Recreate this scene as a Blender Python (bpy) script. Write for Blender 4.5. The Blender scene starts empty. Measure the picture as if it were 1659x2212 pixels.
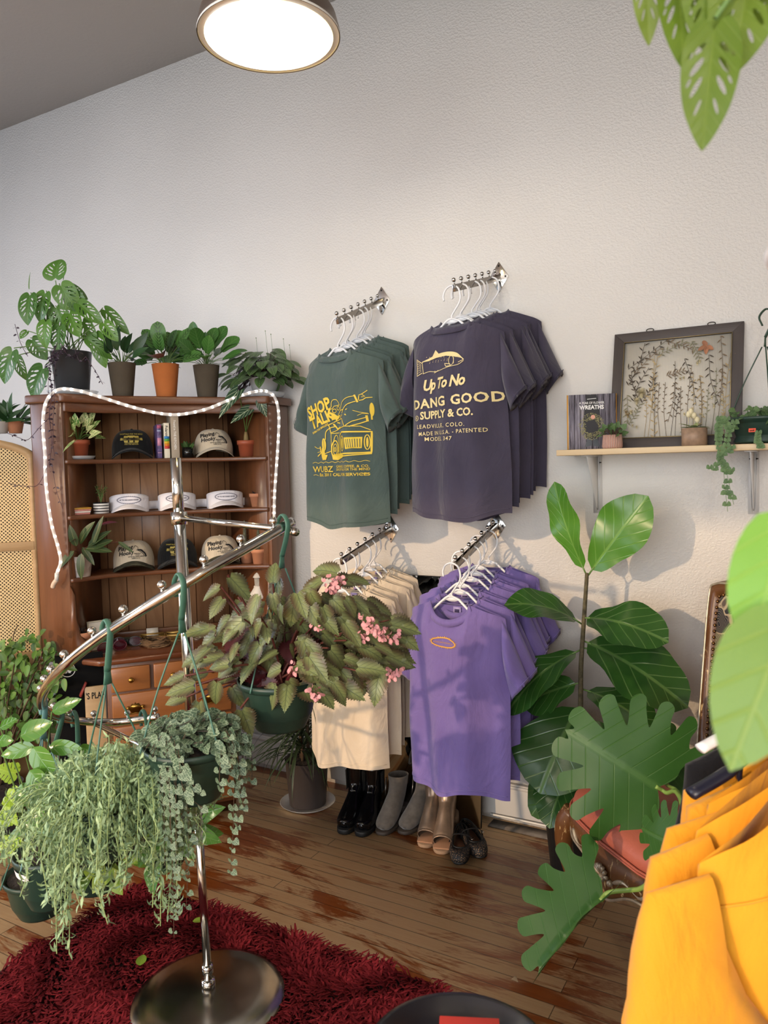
import bpy, math, random
import numpy as np
from mathutils import Vector, Matrix
from mathutils.geometry import delaunay_2d_cdt
random.seed(7); rs = np.random.RandomState(5)
SC = bpy.context.scene; COL = SC.collection
PI = math.pi; R = math.radians
# ---------------------------------------------------------------- camera, light, exposure
FP = 1650.0
CAMC = np.array([0.0, -2.97, 1.5])
cm = bpy.data.cameras.new('camera'); cam = bpy.data.objects.new('camera', cm); COL.objects.link(cam)
CM = Matrix.Rotation(R(29.8), 4, 'Z') @ Matrix.Rotation(R(90-3.33), 4, 'X') @ Matrix.Rotation(R(-1.4), 4, 'Z')
cam.matrix_world = Matrix.Translation(CAMC) @ CM
cm.sensor_fit = 'VERTICAL'; cm.sensor_height = 34.6; cm.lens = 34.6*FP/2212
cm.clip_start = .02
cm.dof.use_dof = True; cm.dof.focus_distance = 3.0; cm.dof.aperture_fstop = cm.lens/3.4
SC.camera = cam
SC.view_settings.view_transform = 'Standard'; SC.view_settings.look = 'None'
SC.view_settings.exposure = 0.0; SC.view_settings.gamma = 1; SC.view_settings.use_curve_mapping = False
SC.cycles.adaptive_threshold = .02; SC.cycles.max_bounces = 6; SC.cycles.diffuse_bounces = 4; SC.cycles.transparent_max_bounces = 12
SC.cycles.sample_clamp_indirect = 6
w = bpy.data.worlds.new('world'); SC.world = w; w.use_nodes = True
w.node_tree.nodes['Background'].inputs[0].default_value = (.75, .85, 1, 1)
w.node_tree.nodes['Background'].inputs[1].default_value = 1.0
def light(kind, name, loc, rot, energy, color, **k):
    l = bpy.data.lights.new(name, kind); l.energy = energy; l.color = color
    for a, b in k.items(): setattr(l, a, b)
    o = bpy.data.objects.new(name, l); o.location = loc; o.rotation_euler = rot; COL.objects.link(o); return o
def aim(d): return Vector(d).to_track_quat('-Z', 'Y').to_euler()
light('SUN', 'sun', (-5, -9, 4), aim((.29, .95, -.235)), 1.85, (1, .70, .42), angle=R(.9))
light('AREA', 'daylight_shop_window', (-.3, -6.75, 1.9), aim((0, 1, .02)), 215, (.95, .975, 1), shape='RECTANGLE', size=4.6, size_y=2.6)
light('AREA', 'daylight_side_window', (-6.3, -3.6, 1.9), aim((1, .1, 0)), 115, (.70, .80, 1), shape='RECTANGLE', size=2.6, size_y=2.2)
# ---------------------------------------------------------------- measuring helpers (pixel of the photograph -> place)
MM = np.array(CM.to_3x3())
def ray(px, py): return MM @ np.array([(px-829.5)/FP, -(py-1106)/FP, -1])
def on(px, py, ax, v): d = ray(px, py); return CAMC+d*(v-CAMC[ax])/d[ax]
def dep(px, py, z): return CAMC+ray(px, py)*z
# ---------------------------------------------------------------- mesh helpers
def nrm(v): v = np.asarray(v, float); return v/max(np.linalg.norm(v), 1e-9)
class MB:
    def __init__(s, local=False): s.V = []; s.U = []; s.Rn = []; s.F = {}; s.n = 0; s.local = local
    def add(s, V, F, U=None, rnd=0.):
        V = np.asarray(V, float).reshape(-1, 3); k = len(V)
        s.V.append(V); s.U.append(np.zeros((k, 2)) if U is None else np.asarray(U, float))
        s.Rn.append(np.full(k, rnd) if np.isscalar(rnd) else rnd)
        if isinstance(F, np.ndarray): s.F.setdefault(F.shape[1], []).append(F+s.n)
        else:
            g = {}
            for f in F: g.setdefault(len(f), []).append(f)
            for q, l in g.items(): s.F.setdefault(q, []).append(np.array(l)+s.n)
        s.n += k; return s
    def box(s, lo, hi, M=None):
        (a, b, c), (d, e, f) = lo, hi
        V = np.array([(a,b,c),(d,b,c),(d,e,c),(a,e,c),(a,b,f),(d,b,f),(d,e,f),(a,e,f)], float)
        if M is not None: V = V @ np.array(M)[:3, :3].T + np.array(M)[:3, 3]
        return s.add(V, [(0,3,2,1),(4,5,6,7),(0,1,5,4),(1,2,6,5),(2,3,7,6),(3,0,4,7)])
    def tube(s, P, r, seg=8, caps=True, closed=False, flat=1.0):
        P = np.asarray(P, float); n = len(P); r = np.full(n, r) if np.isscalar(r) else np.asarray(r, float)
        if closed: T = np.roll(P, -1, 0)-np.roll(P, 1, 0)
        else: T = np.gradient(P, axis=0)
        T /= np.maximum(np.linalg.norm(T, axis=1, keepdims=True), 1e-9)
        u = np.cross(T[0], (0, 0, 1)); u = np.cross(T[0], (1, 0, 0)) if np.linalg.norm(u) < .2 else u; u = nrm(u)
        V = []; a = np.linspace(0, 2*PI, seg, endpoint=False)
        for i in range(n):
            u = nrm(u-T[i]*np.dot(u, T[i])); v = np.cross(T[i], u)
            V.append(P[i]+r[i]*(np.outer(np.cos(a), u)+flat*np.outer(np.sin(a), v)))
        F = []; m = n if closed else n-1
        for i in range(m):
            for j in range(seg):
                k = (j+1) % seg; q = (i+1) % n
                F.append((i*seg+j, i*seg+k, q*seg+k, q*seg+j))
        if caps and not closed: F += [tuple(range(seg-1, -1, -1)), tuple((n-1)*seg+j for j in range(seg))]
        return s.add(np.concatenate(V), F)
    def lathe(s, prof, c=(0, 0, 0), seg=32, M=None, sx=1., sy=1.):
        a = np.linspace(0, 2*PI, seg, endpoint=False); V = []
        for r, z in prof: V.append(np.stack([r*np.cos(a)*sx, r*np.sin(a)*sy, np.full(seg, z)], 1))
        V = np.concatenate(V)
        if M is not None: V = V @ np.array(M)[:3, :3].T
        F = []
        for i in range(len(prof)-1):
            for j in range(seg):
                k = (j+1) % seg; F.append((i*seg+j, i*seg+k, (i+1)*seg+k, (i+1)*seg+j))
        return s.add(V+np.asarray(c), F)
    def ball(s, c, r, seg=12, sz=1.):
        t = np.linspace(-PI/2, PI/2, max(5, seg//2+1)); return s.lathe([(max(r*math.cos(x), 1e-5), r*math.sin(x)*sz) for x in t], c, seg)
    def prism(s, poly, o, ex, ey, ez, h):
        poly = np.asarray(poly, float); n = len(poly); o, ex, ey, ez = [np.asarray(q, float) for q in (o, ex, ey, ez)]
        A = o+np.outer(poly[:, 0], ex)+np.outer(poly[:, 1], ey); B = A+ez*h
        return s.add(np.concatenate([A, B]), [tuple(range(n-1, -1, -1)), tuple(range(n, 2*n))]+[(i, (i+1) % n, n+(i+1) % n, n+i) for i in range(n)])
    def plan(s, poly, z0, z1, f=None):     # horizontal polygon extruded
        P = [f(*p) if f else (p[0], p[1], 0) for p in poly]; P = np.array([(p[0], p[1], 0) for p in P]); n = len(P)
        A = P+[0, 0, z0]; B = P+[0, 0, z1]
        return s.add(np.concatenate([A, B]), [tuple(range(n-1, -1, -1)), tuple(range(n, 2*n))]+[(i, (i+1) % n, n+(i+1) % n, n+i) for i in range(n)])
    def grid(s, G, U=None, rnd=0., wrap=False):        # G: (a,b,3)
        G = np.asarray(G, float); a, b = G.shape[:2]; F = []
        for i in range(a-1):
            for j in range(b if wrap else b-1): F.append((i*b+j, i*b+(j+1) % b, (i+1)*b+(j+1) % b, (i+1)*b+j))
        if U is None:
            uu, vv = np.meshgrid(np.linspace(0, 1, b), np.linspace(0, 1, a)); U = np.stack([uu.ravel(), vv.ravel()], 1)
        return s.add(G.reshape(-1, 3), F, U, rnd)
    def build(s, name, mat=None, parent=None, smooth=True, bevel=0, solid=0, sub=0, weld=0):
        V = np.concatenate(s.V) if s.V else np.zeros((0, 3))
        if parent is not None and not s.local:
            r = parent
            while r.parent is not None: r = r.parent
            Mi = np.array(Matrix.LocRotScale(r.location, r.rotation_euler, r.scale).inverted())
            V = V @ Mi[:3, :3].T + Mi[:3, 3]
        me = bpy.data.meshes.new(name); me.vertices.add(len(V)); me.vertices.foreach_set('co', V.ravel())
        loops = []; st = []; tot = []; c = 0
        for k, l in s.F.items():
            A = np.concatenate(l); loops.append(A.ravel()); st.append(c+np.arange(len(A))*k); tot.append(np.full(len(A), k)); c += A.size
        loops = np.concatenate(loops).astype(np.int32); st = np.concatenate(st).astype(np.int32)
        me.loops.add(len(loops)); me.loops.foreach_set('vertex_index', loops)
        me.polygons.add(len(st)); me.polygons.foreach_set('loop_start', st)
        try: me.polygons.foreach_set('loop_total', np.concatenate(tot).astype(np.int32))
        except Exception: pass
        me.update(calc_edges=True); me.validate()
        if len(me.loops) == len(loops):
            U = np.concatenate(s.U); Q = np.concatenate(s.Rn)
            a = me.uv_layers.new(name='UVMap'); a.data.foreach_set('uv', U[loops].astype(np.float32).ravel())
            b = me.uv_layers.new(name='RND'); b.data.foreach_set('uv', np.repeat(Q[loops][:, None], 2, 1).astype(np.float32).ravel())
        if smooth: me.polygons.foreach_set('use_smooth', np.ones(len(me.polygons), bool))
        if weld:
            import bmesh
            bm = bmesh.new(); bm.from_mesh(me); bmesh.ops.remove_doubles(bm, verts=bm.verts, dist=weld); bm.to_mesh(me); bm.free()
        if mat: me.materials.append(mat)
        o = bpy.data.objects.new(name, me); COL.objects.link(o)
        if parent is not None: o.parent = parent
        if solid: m_ = o.modifiers.new('solid', 'SOLIDIFY'); m_.thickness = solid; m_.offset = 0
        if bevel: m_ = o.modifiers.new('bevel', 'BEVEL'); m_.width = bevel; m_.segments = 2; m_.limit_method = 'ANGLE'; m_.angle_limit = R(40); m_.harden_normals = False
        if sub: m_ = o.modifiers.new('sub', 'SUBSURF'); m_.levels = sub; m_.render_levels = sub
        return o
def thing(name, label, cat, loc=(0, 0, 0), rz=0, group=None, rot=None):
    o = bpy.data.objects.new(name, None); o.empty_display_size = .05; COL.objects.link(o)
    o.location = Vector([float(q) for q in loc]); o.rotation_euler = rot or (0, 0, rz)
    o['label'] = label; o['category'] = cat
    if group: o['group'] = group
    return o
def tag(o, label, cat, group=None, kind=None):
    o['label'] = label; o['category'] = cat
    if group: o['group'] = group
    if kind: o['kind'] = kind
    return o
def struct(o): o['kind'] = 'structure'; return o
def dup(root, loc=None, rz=None, label=None, group=None):
    def cp(o, p):
        c = o.copy(); COL.objects.link(c); c.parent = p
        for ch in [q for q in bpy.data.objects if q.parent == o]: cp(ch, c)
        return c
    r = cp(root, None)
    if loc is not None: r.location = Vector([float(q) for q in loc])
    if rz is not None: r.rotation_euler = (r.rotation_euler[0], r.rotation_euler[1], rz)
    if label: r['label'] = label
    if group: r['group'] = group
    return r
def inpoly(P, poly):
    x, y = P[:, 0], P[:, 1]; c = np.zeros(len(P), bool); j = len(poly)-1
    for i in range(len(poly)):
        xi, yi = poly[i]; xj, yj = poly[j]
        k = ((yi > y) != (yj > y)) & (x < (xj-xi)*(y-yi)/((yj-yi) if yj != yi else 1e-9)+xi); c ^= k; j = i
    return c
def cut(outline, holes=(), step=.07, mid=True):
    """irregular leaf blade from an outline (x in -.5..5, y 0..1) with real holes"""
    O = [tuple(p) for p in outline]; V = [Vector(p) for p in O]; E = [(i, (i+1) % len(O)) for i in range(len(O))]
    for h in holes:
        k = len(V); V += [Vector(tuple(p)) for p in h]; E += [(k+i, k+(i+1) % len(h)) for i in range(len(h))]
    xs = np.array([p[0] for p in O]); ys = np.array([p[1] for p in O])
    gx, gy = np.meshgrid(np.arange(xs.min(), xs.max(), step)+step*.3, np.arange(ys.min(), ys.max(), step)+step*.4); G = np.stack([gx.ravel(), gy.ravel()], 1)
    if mid: G = np.vstack([G, np.stack([np.zeros(20), np.linspace(.02, .97, 20)], 1)])
    k = inpoly(G, O)
    for h in holes: k &= ~inpoly(G, h)
    V += [Vector(tuple(p)) for p in G[k]]
    r = delaunay_2d_cdt(V, E, [], 0, 1e-5); VV = np.array([tuple(p) for p in r[0]]); F = np.array([f for f in r[2] if len(f) == 3])
    C_ = VV[F].mean(1); k = inpoly(C_, O)
    for h in holes: k &= ~inpoly(C_, h)
    return VV, F[k]
# text and line art as flat meshes mapped by fn(x, y)
def text(mb, s, fn, x, y, h, bold=0., sx=1., ang=0., shear=0., align='LEFT', res=2, space=1.):
    cu = bpy.data.curves.new('t', 'FONT'); cu.body = s; cu.size = 1; cu.offset = bold; cu.resolution_u = res; cu.shear = shear
    cu.align_x = align; cu.space_character = space
    ob = bpy.data.objects.new('t', cu); me = bpy.data.meshes.new_from_object(ob)
    V = np.array([v.co[:] for v in me.vertices]).reshape(-1, 3); F = [tuple(p.vertices) for p in me.polygons]
    bpy.data.meshes.remove(me); bpy.data.objects.remove(ob); bpy.data.curves.remove(cu)
    if not len(V): return
    k = h/.70; c, q = math.cos(ang), math.sin(ang)
    X = V[:, 0]*k*sx; Y = V[:, 1]*k
    XX = x+X*c-Y*q; YY = y+X*q+Y*c
    mb.add(np.array([fn(a, b) for a, b in zip(XX, YY)]), F)
def stroke(mb, pts, wd, fn, closed=False):
    P = np.asarray(pts, float)
    if closed: P = np.vstack([P, P[:1]])
    sc = max(1e-9, np.linalg.norm(np.asarray(fn(*(P[0]+[.01*wd if np.isscalar(wd) else .01, 0])))-np.asarray(fn(*P[0])))/(.01*wd if np.isscalar(wd) else .01)); Q = [P[0]]
    for a, b in zip(P[:-1], P[1:]):
        k = max(1, min(12, int(np.linalg.norm(b-a)*sc/.012)+1)); Q += [a+(b-a)*(j+1)/k for j in range(k)]
    if np.isscalar(wd): P = np.array(Q)
    T = np.gradient(P, axis=0); T /= np.maximum(np.linalg.norm(T, axis=1, keepdims=True), 1e-9); N = np.stack([-T[:, 1], T[:, 0]], 1)
    wd = np.full(len(P), wd) if np.isscalar(wd) else np.asarray(wd)
    A = P+N*wd[:, None]/2; B = P-N*wd[:, None]/2
    mb.grid(np.array([[fn(*p) for p in A], [fn(*p) for p in B]]))
def fill(mb, pts, fn):
    P = np.asarray(pts, float); e = np.ptp(P, axis=0).max(); A = np.array([fn(*p) for p in P])
    sc = np.ptp(A, axis=0).max()/max(e, 1e-9)
    if e*sc < .022: mb.add(A, [tuple(range(len(P)))]); return
    V, F = cut([tuple(p) for p in P], (), .012/sc, False); mb.add(np.array([fn(*p) for p in V]), F)
def ell(cx, cy, rx, ry, n=24, a0=0, a1=360, rot=0):
    t = np.radians(np.linspace(a0, a1, n)); x = rx*np.cos(t); y = ry*np.sin(t); r_ = R(rot)
    return np.stack([cx+x*math.cos(r_)-y*math.sin(r_), cy+x*math.sin(r_)+y*math.cos(r_)], 1)
def smoothpts(P, n=8):
    P = np.asarray(P, float); Q = np.vstack([2*P[0]-P[1], P, 2*P[-1]-P[-2]]); out = []
    for i in range(1, len(Q)-2):
        for t in np.linspace(0, 1, n, endpoint=False):
            out.append(.5*(2*Q[i]+(Q[i+1]-Q[i-1])*t+(2*Q[i-1]-5*Q[i]+4*Q[i+1]-Q[i+2])*t*t+(-Q[i-1]+3*Q[i]-3*Q[i+1]+Q[i+2])*t**3))
    out.append(P[-1]); return np.array(out)
# ---------------------------------------------------------------- materials
def lin(c):
    if isinstance(c, str): c = [int(c[i:i+2], 16) for i in (1, 3, 5)]
    return tuple(((v/255)/12.92 if v/255 <= .04045 else ((v/255+.055)/1.055)**2.4) for v in c)+(1,)
class N:
    def __init__(s, name):
        s.m = bpy.data.materials.new(name); s.m.use_nodes = True; s.t = s.m.node_tree; s.b = s.t.nodes['Principled BSDF']; s.out = s.t.nodes['Material Output']
    def n(s, typ, ins=None, **k):
        o = s.t.nodes.new('ShaderNode'+typ)
        for a, b in k.items(): setattr(o, a, b)
        for a, b in (ins or {}).items(): s.set(o.inputs[a], b)
        return o
    def set(s, inp, v):
        if isinstance(v, bpy.types.NodeSocket): s.t.links.new(v, inp)
        elif isinstance(v, bpy.types.Node): s.t.links.new(v.outputs[0], inp)
        else: inp.default_value = v
    def math(s, op, a, b=0., clamp=False): o = s.n('Math', {0: a, 1: b}, operation=op, use_clamp=clamp); return o.outputs[0]
    def mix(s, f, a, b, mode='MIX'):
        o = s.n('Mix', data_type='RGBA', blend_type=mode); s.set(o.inputs[0], f); s.set(o.inputs[6], a); s.set(o.inputs[7], b); return o.outputs[2]
    def ramp(s, f, st):
        o = s.n('ValToRGB', {0: f}); e = o.color_ramp.elements
        while len(e) > len(st): e.remove(e[-1])
        while len(e) < len(st): e.new(1)
        for q, (p, c) in zip(e, st): q.position = p; q.color = c if not np.isscalar(c) else (c, c, c, 1)
        return o.outputs[0]
    def noise(s, scale, det=3, vec=None, rough=.5, dist=0.):
        i = {'Scale': scale, 'Detail': det, 'Roughness': rough, 'Distortion': dist}
        if vec is not None: i['Vector'] = vec
        return s.n('TexNoise', i).outputs[0]
    def co(s, which='Object', scale=(1, 1, 1), rot=(0, 0, 0)):
        c = s.n('TexCoord'); return s.n('Mapping', {'Vector': c.outputs[which], 'Scale': scale, 'Rotation': rot}).outputs[0]
    def bump(s, h, st, dist=.01): o = s.n('Bump', {'Height': h, 'Strength': st, 'Distance': dist}); s.set(s.b.inputs['Normal'], o.outputs[0])
    def bs(s, **k):
        for a, b in k.items(): s.set(s.b.inputs[a.replace('_', ' ')], b)
        return s
def M(name, c, rough=.6, metal=0., var=0., vs=20., bump=0., bs=60., spec=None, coat=0., sheen=0., **k):
    g = N(name); col = lin(c)
    if var:
        f = g.noise(vs, 3, g.co()); dk = tuple(v*(1-var) for v in col[:3])+(1,); lt = tuple(min(1, v*(1+var)) for v in col[:3])+(1,)
        g.bs(Base_Color=g.ramp(f, [(.3, dk), (.7, lt)]))
    else: g.bs(Base_Color=col)
    g.bs(Roughness=rough, Metallic=metal)
    if spec is not None: g.b.inputs['Specular IOR Level'].default_value = spec
    if coat: g.b.inputs['Coat Weight'].default_value = coat; g.b.inputs['Coat Roughness'].default_value = .15
    if sheen: g.b.inputs['Sheen Weight'].default_value = sheen
    if bump: g.bump(g.noise(bs, 3, g.co()), bump)
    return g.m
def wood(name, c1, c2, axis=2, scale=1., rough=.35, coat=.3):
    g = N(name); sc = [14*scale]*3; sc[axis] = 1.2*scale
    v = g.co('Object', tuple(sc)); f = g.noise(1.0, 6, v, .6, .6); f2 = g.noise(6, 4, v)
    g.bs(Base_Color=g.mix(g.math('MULTIPLY', f2, .35), g.ramp(f, [(.25, lin(c1)), (.75, lin(c2))]), lin(c1)), Roughness=rough)
    g.b.inputs['Coat Weight'].default_value = coat; g.b.inputs['Coat Roughness'].default_value = .2
    g.bump(f2, .08); return g.m
def cloth(name, c, c2=None, rough=.9, sheen=.25):
    g = N(name); v = g.co('Object'); f = g.noise(5, 4, v); c = lin(c); c2 = lin(c2) if c2 else tuple(q*.86 for q in c[:3])+(1,)
    wv = g.noise(900, 2, v); g.bs(Base_Color=g.ramp(f, [(.3, c2), (.7, c)]), Roughness=rough); g.b.inputs['Sheen Weight'].default_value = sheen
    g.b.inputs['Specular IOR Level'].default_value = .2
    wr = g.noise(8, 4, g.co('Object', (1, 1, .5)), .55, 1.2); g.bump(g.math('ADD', g.math('MULTIPLY', wr, 1.0), g.math('MULTIPLY', wv, .04)), .5, .025); return g.m
def leafmat(name, c1, c2, kind='plain', vein=None, back=None, rough=.4, vn=8., slope=.6, vw=.10, vs=.6, trans=.18, spec=.5):
    g = N(name); uv = g.n('UVMap', uv_map='UVMap').outputs[0]; s = g.n('SeparateXYZ', {0: uv}); x, y = s.outputs[0], s.outputs[1]
    rn = g.n('SeparateXYZ', {0: g.n('UVMap', uv_map='RND').outputs[0]}).outputs[0]
    ax = g.math('ABSOLUTE', g.math('SUBTRACT', x, .5))
    f = g.math('ADD', g.math('MULTIPLY', rn, .7), g.math('MULTIPLY', g.noise(25, 3, g.co()), .3))
    col = g.mix(f, lin(c1), lin(c2)); vein = lin(vein or c2)
    t = g.math('FRACT', g.math('MULTIPLY', g.math('SUBTRACT', y, g.math('MULTIPLY', ax, slope)), vn))
    tri = g.math('ABSOLUTE', g.math('SUBTRACT', t, .5))       # 0 at the vein
    sv = g.ramp(tri, [(0, 1.), (vw, 0.)])
    mid = g.ramp(ax, [(.012, 1.), (.03, 0.)])
    if kind == 'calathea':
        blot = g.math('MULTIPLY', g.ramp(tri, [(.12, 0.), (.2, 1.)]), g.ramp(ax, [(.10, 1.), (.30, 0.)]))
        col = g.mix(g.math('MULTIPLY', blot, .8), col, tuple(q*.35 for q in lin(c1)[:3])+(1,))
    if kind == 'varieg':
        nz = g.noise(3.0, 3, g.n('Mapping', {'Vector': uv, 'Scale': (3, 1.2, 1)}).outputs[0], .6, 1.)
        col = g.mix(g.ramp(g.math('ADD', nz, g.math('MULTIPLY', rn, .22)), [(.58, 0.), (.63, 1.)]), col, vein)
    if kind == 'marble':
        vo = g.n('TexVoronoi', {'Vector': uv, 'Scale': 3.6}, feature='DISTANCE_TO_EDGE').outputs[0]
        sv = g.ramp(vo, [(.02, 1.), (.07, 0.)])
    if kind == 'begonia':
        col = g.mix(g.ramp(ax, [(.10, 0.), (.36, 1.)]), lin('#76804e'), col); ns = g.noise(60, 2, g.co()); col = g.mix(g.ramp(ns, [(.64, 0.), (.70, .5)]), col, lin('#8d987c'))
    col = g.mix(g.math('MULTIPLY', g.math('MAXIMUM', sv, mid), vs if kind != 'varieg' else .12), col, vein)
    if back: col = g.mix(g.n('NewGeometry').outputs['Backfacing'], col, lin(back))
    g.bs(Base_Color=col, Roughness=rough); g.b.inputs['Specular IOR Level'].default_value = spec
    g.bump(g.math('SUBTRACT', 0., g.math('MAXIMUM', sv, mid)), .25, .004)
    if trans:
        tr = g.n('BsdfTranslucent', {'Color': col}); mx = g.n('MixShader', {0: trans}); g.t.links.new(g.b.outputs[0], mx.inputs[1]); g.t.links.new(tr.outputs[0], mx.inputs[2]); g.t.links.new(mx.outputs[0], g.out.inputs[0])
    return g.m
def glass(name, c=(235, 240, 245), rough=.1, alpha=.35):
    g = N(name); g.bs(Base_Color=lin(c), Roughness=rough); g.b.inputs['Alpha'].default_value = alpha; return g.m
def emit(name, c, st):
    g = N(name); g.bs(Base_Color=lin(c)); g.b.inputs['Emission Color'].default_value = lin(c); g.b.inputs['Emission Strength'].default_value = st; return g.m
# ---------------------------------------------------------------- the room
g = N('wall_paint'); nz = g.noise(95, 2, g.co('Object', (1, 1, 1.3)), .5, .4); big = g.noise(1.3, 2, g.co())
g.bs(Base_Color=g.ramp(big, [(.3, lin('#dcd8d2')), (.7, lin('#e4e0da'))]), Roughness=.75); g.bump(g.ramp(nz, [(.40, 0.), (.66, 1.)]), .2, .004); WALL = g.m
g = N('ceiling_paint'); g.bs(Base_Color=lin('#cbc5c0'), Roughness=.85); g.bump(g.noise(60, 2, g.co()), .2, .004); CEIL = g.m
g = N('floor_boards')
v = g.co('Object'); br = g.n('TexBrick', {'Vector': v, 'Color1': (0, 0, 0, 1), 'Color2': (1, 1, 1, 1), 'Mortar': (.5, .5, .5, 1), 'Scale': 1.0, 'Mortar Size': .0014, 'Mortar Smooth': .1, 'Brick Width': 1.7, 'Row Height': .058}, offset=.37)
grain = g.noise(1.0, 5, g.co('Object', (3, 55, 1)), .6, .3); wear = g.noise(1.0, 6, g.co('Object', (2.0, 5.5, 1)), .68, .9)
fine = g.noise(1.0, 4, g.co('Object', (6, 130, 1)), .7)
brd = g.math('MULTIPLY', br.outputs[0], .16)
wsum = g.math('ADD', g.math('ADD', wear, brd), g.math('MULTIPLY', fine, .22))
wf = g.ramp(wsum, [(.62, 0.), (.71, 1.)])
var = g.mix(grain, lin('#a04f20'), lin('#cf7c3a')); raw = g.mix(fine, lin('#e2b078'), lin('#f8e0b4'))
col = g.mix(wf, var, raw); col = g.mix(g.math('MULTIPLY', br.outputs[1], .75), col, lin('#2a1408'))
g.bs(Base_Color=col, Roughness=g.ramp(wf, [(0, .28), (1, .5)])); g.bump(g.math('SUBTRACT', g.math('MULTIPLY', fine, .15), br.outputs[1]), .3, .003); FLOOR = g.m
WHITE = M('white_gloss_paint', '#d9d6d2', .4)
X0, X1, Y0, ZC = -6.5, 2.2, -7.0, 3.573
struct(MB().box((X0, Y0, -.1), (X1, 0, 0)).build('floor', FLOOR, smooth=False))
struct(MB().box((X0, Y0, ZC), (X1, 0, ZC+.1)).build('ceiling', CEIL, smooth=False))
struct(MB().box((X0, 0, 0), (X1, .12, ZC)).build('wall_back', WALL, smooth=False))
struct(MB().box((X1, Y0, 0), (X1+.1, 0, ZC)).build('wall_right', WALL, smooth=False))
b = MB().box((X0-.1, Y0, 0), (X0, -4.9, ZC)).box((X0-.1, -2.3, 0), (X0, 0, ZC)).box((X0-.1, -4.9, 0), (X0, -2.3, .8)).box((X0-.1, -4.9, 3.0), (X0, -2.3, ZC)); struct(b.build('wall_left', WALL, smooth=False))
b = MB()
for x0, x1, z0, z1 in ((X0, -5.4, 0, ZC), (-1.5, -1.2, 0, ZC), (2.0, X1, 0, ZC), (-5.4, -1.5, 0, .5), (-1.2, 2, 0, .6), (-5.4, -1.5, 3.08, ZC), (-1.2, 2, 3.08, ZC)): b.box((x0, Y0-.1, z0), (x1, Y0, z1))
struct(b.build('wall_front', WALL, smooth=False))
struct(MB().box((-7.6, -8, 0), (-7.5, 0, 4)).build('wall_sun_blocker', WALL, smooth=False))  # unseen wall added outside to keep sun out of the left window
for k, (x0, x1, z0, z1) in enumerate(((-5.4, -1.5, .5, 3.08), (-1.2, 2, .6, 3.08))):
    b = MB(); t = .05
    b.box((x0, Y0-.08, z0), (x1, Y0-.02, z0+t)).box((x0, Y0-.08, z1-t), (x1, Y0-.02, z1)).box((x0, Y0-.08, z0), (x0+t, Y0-.02, z1)).box((x1-t, Y0-.08, z0), (x1, Y0-.02, z1))
    struct(b.build('window_%d' % (k+1), WHITE, smooth=False))
b = MB().box((X0, -.022, .025), (X1, -.0005, .17)).box((X0, -.03, .15), (X1, -.0005, .165)); struct(b.build('baseboard_back', M('baseboard_paint', '#bdb9b4', .5), bevel=.004, smooth=False))
GRIME = M('bare_concrete_strip', '#6a625a', .9, var=.5, vs=14, bump=.4, bs=40)
struct(MB().box((-1.19, -.085, 0), (-.3, -.0225, .006)).build('trim_1', GRIME, smooth=False))
o = MB().tube(smoothpts([(-1.2, -.035, .03), (-1.0, -.04, .034), (-.85, -.035, .03), (-.6, -.04, .03), (.1, -.04, .03)], 6), .0045, 6).build('power_cord', M('white_vinyl', '#d8d4cc', .4)); tag(o, 'thin white cord running along the bottom of the wall behind the fig tree', 'cord')
# ---------------------------------------------------------------- corner hutch
OH = np.array([-2.39, -.645, 0.]); HC = np.array([.62, .785, 0]); HC /= np.linalg.norm(HC); HM = np.array([-HC[1], HC[0], 0]); HR = math.atan2(HC[1], HC[0])
def hw(a, b, z=0.): return OH+HC*a+HM*b+np.array([0, 0, z])
WD = wood('hutch_wood', '#4f2f1b', '#77492c', 2); WDX = wood('hutch_wood_across', '#4e2e1b', '#73462a', 0); WDB = wood('hutch_back_wood', '#7a5234', '#a27a57', 2, .8, .4, .15)
WDD = wood('drawer_wood', '#7c4a26', '#a66d3d', 0, .7)
hutch = thing('corner_hutch', 'brown wooden hutch with open shelves above a chest of brass-pulled drawers', 'hutch', OH, HR)
L = lambda: MB(local=True)
CX = .045
def mir(P): return P+[(2*CX-a, b) for a, b in reversed(P)]
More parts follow.
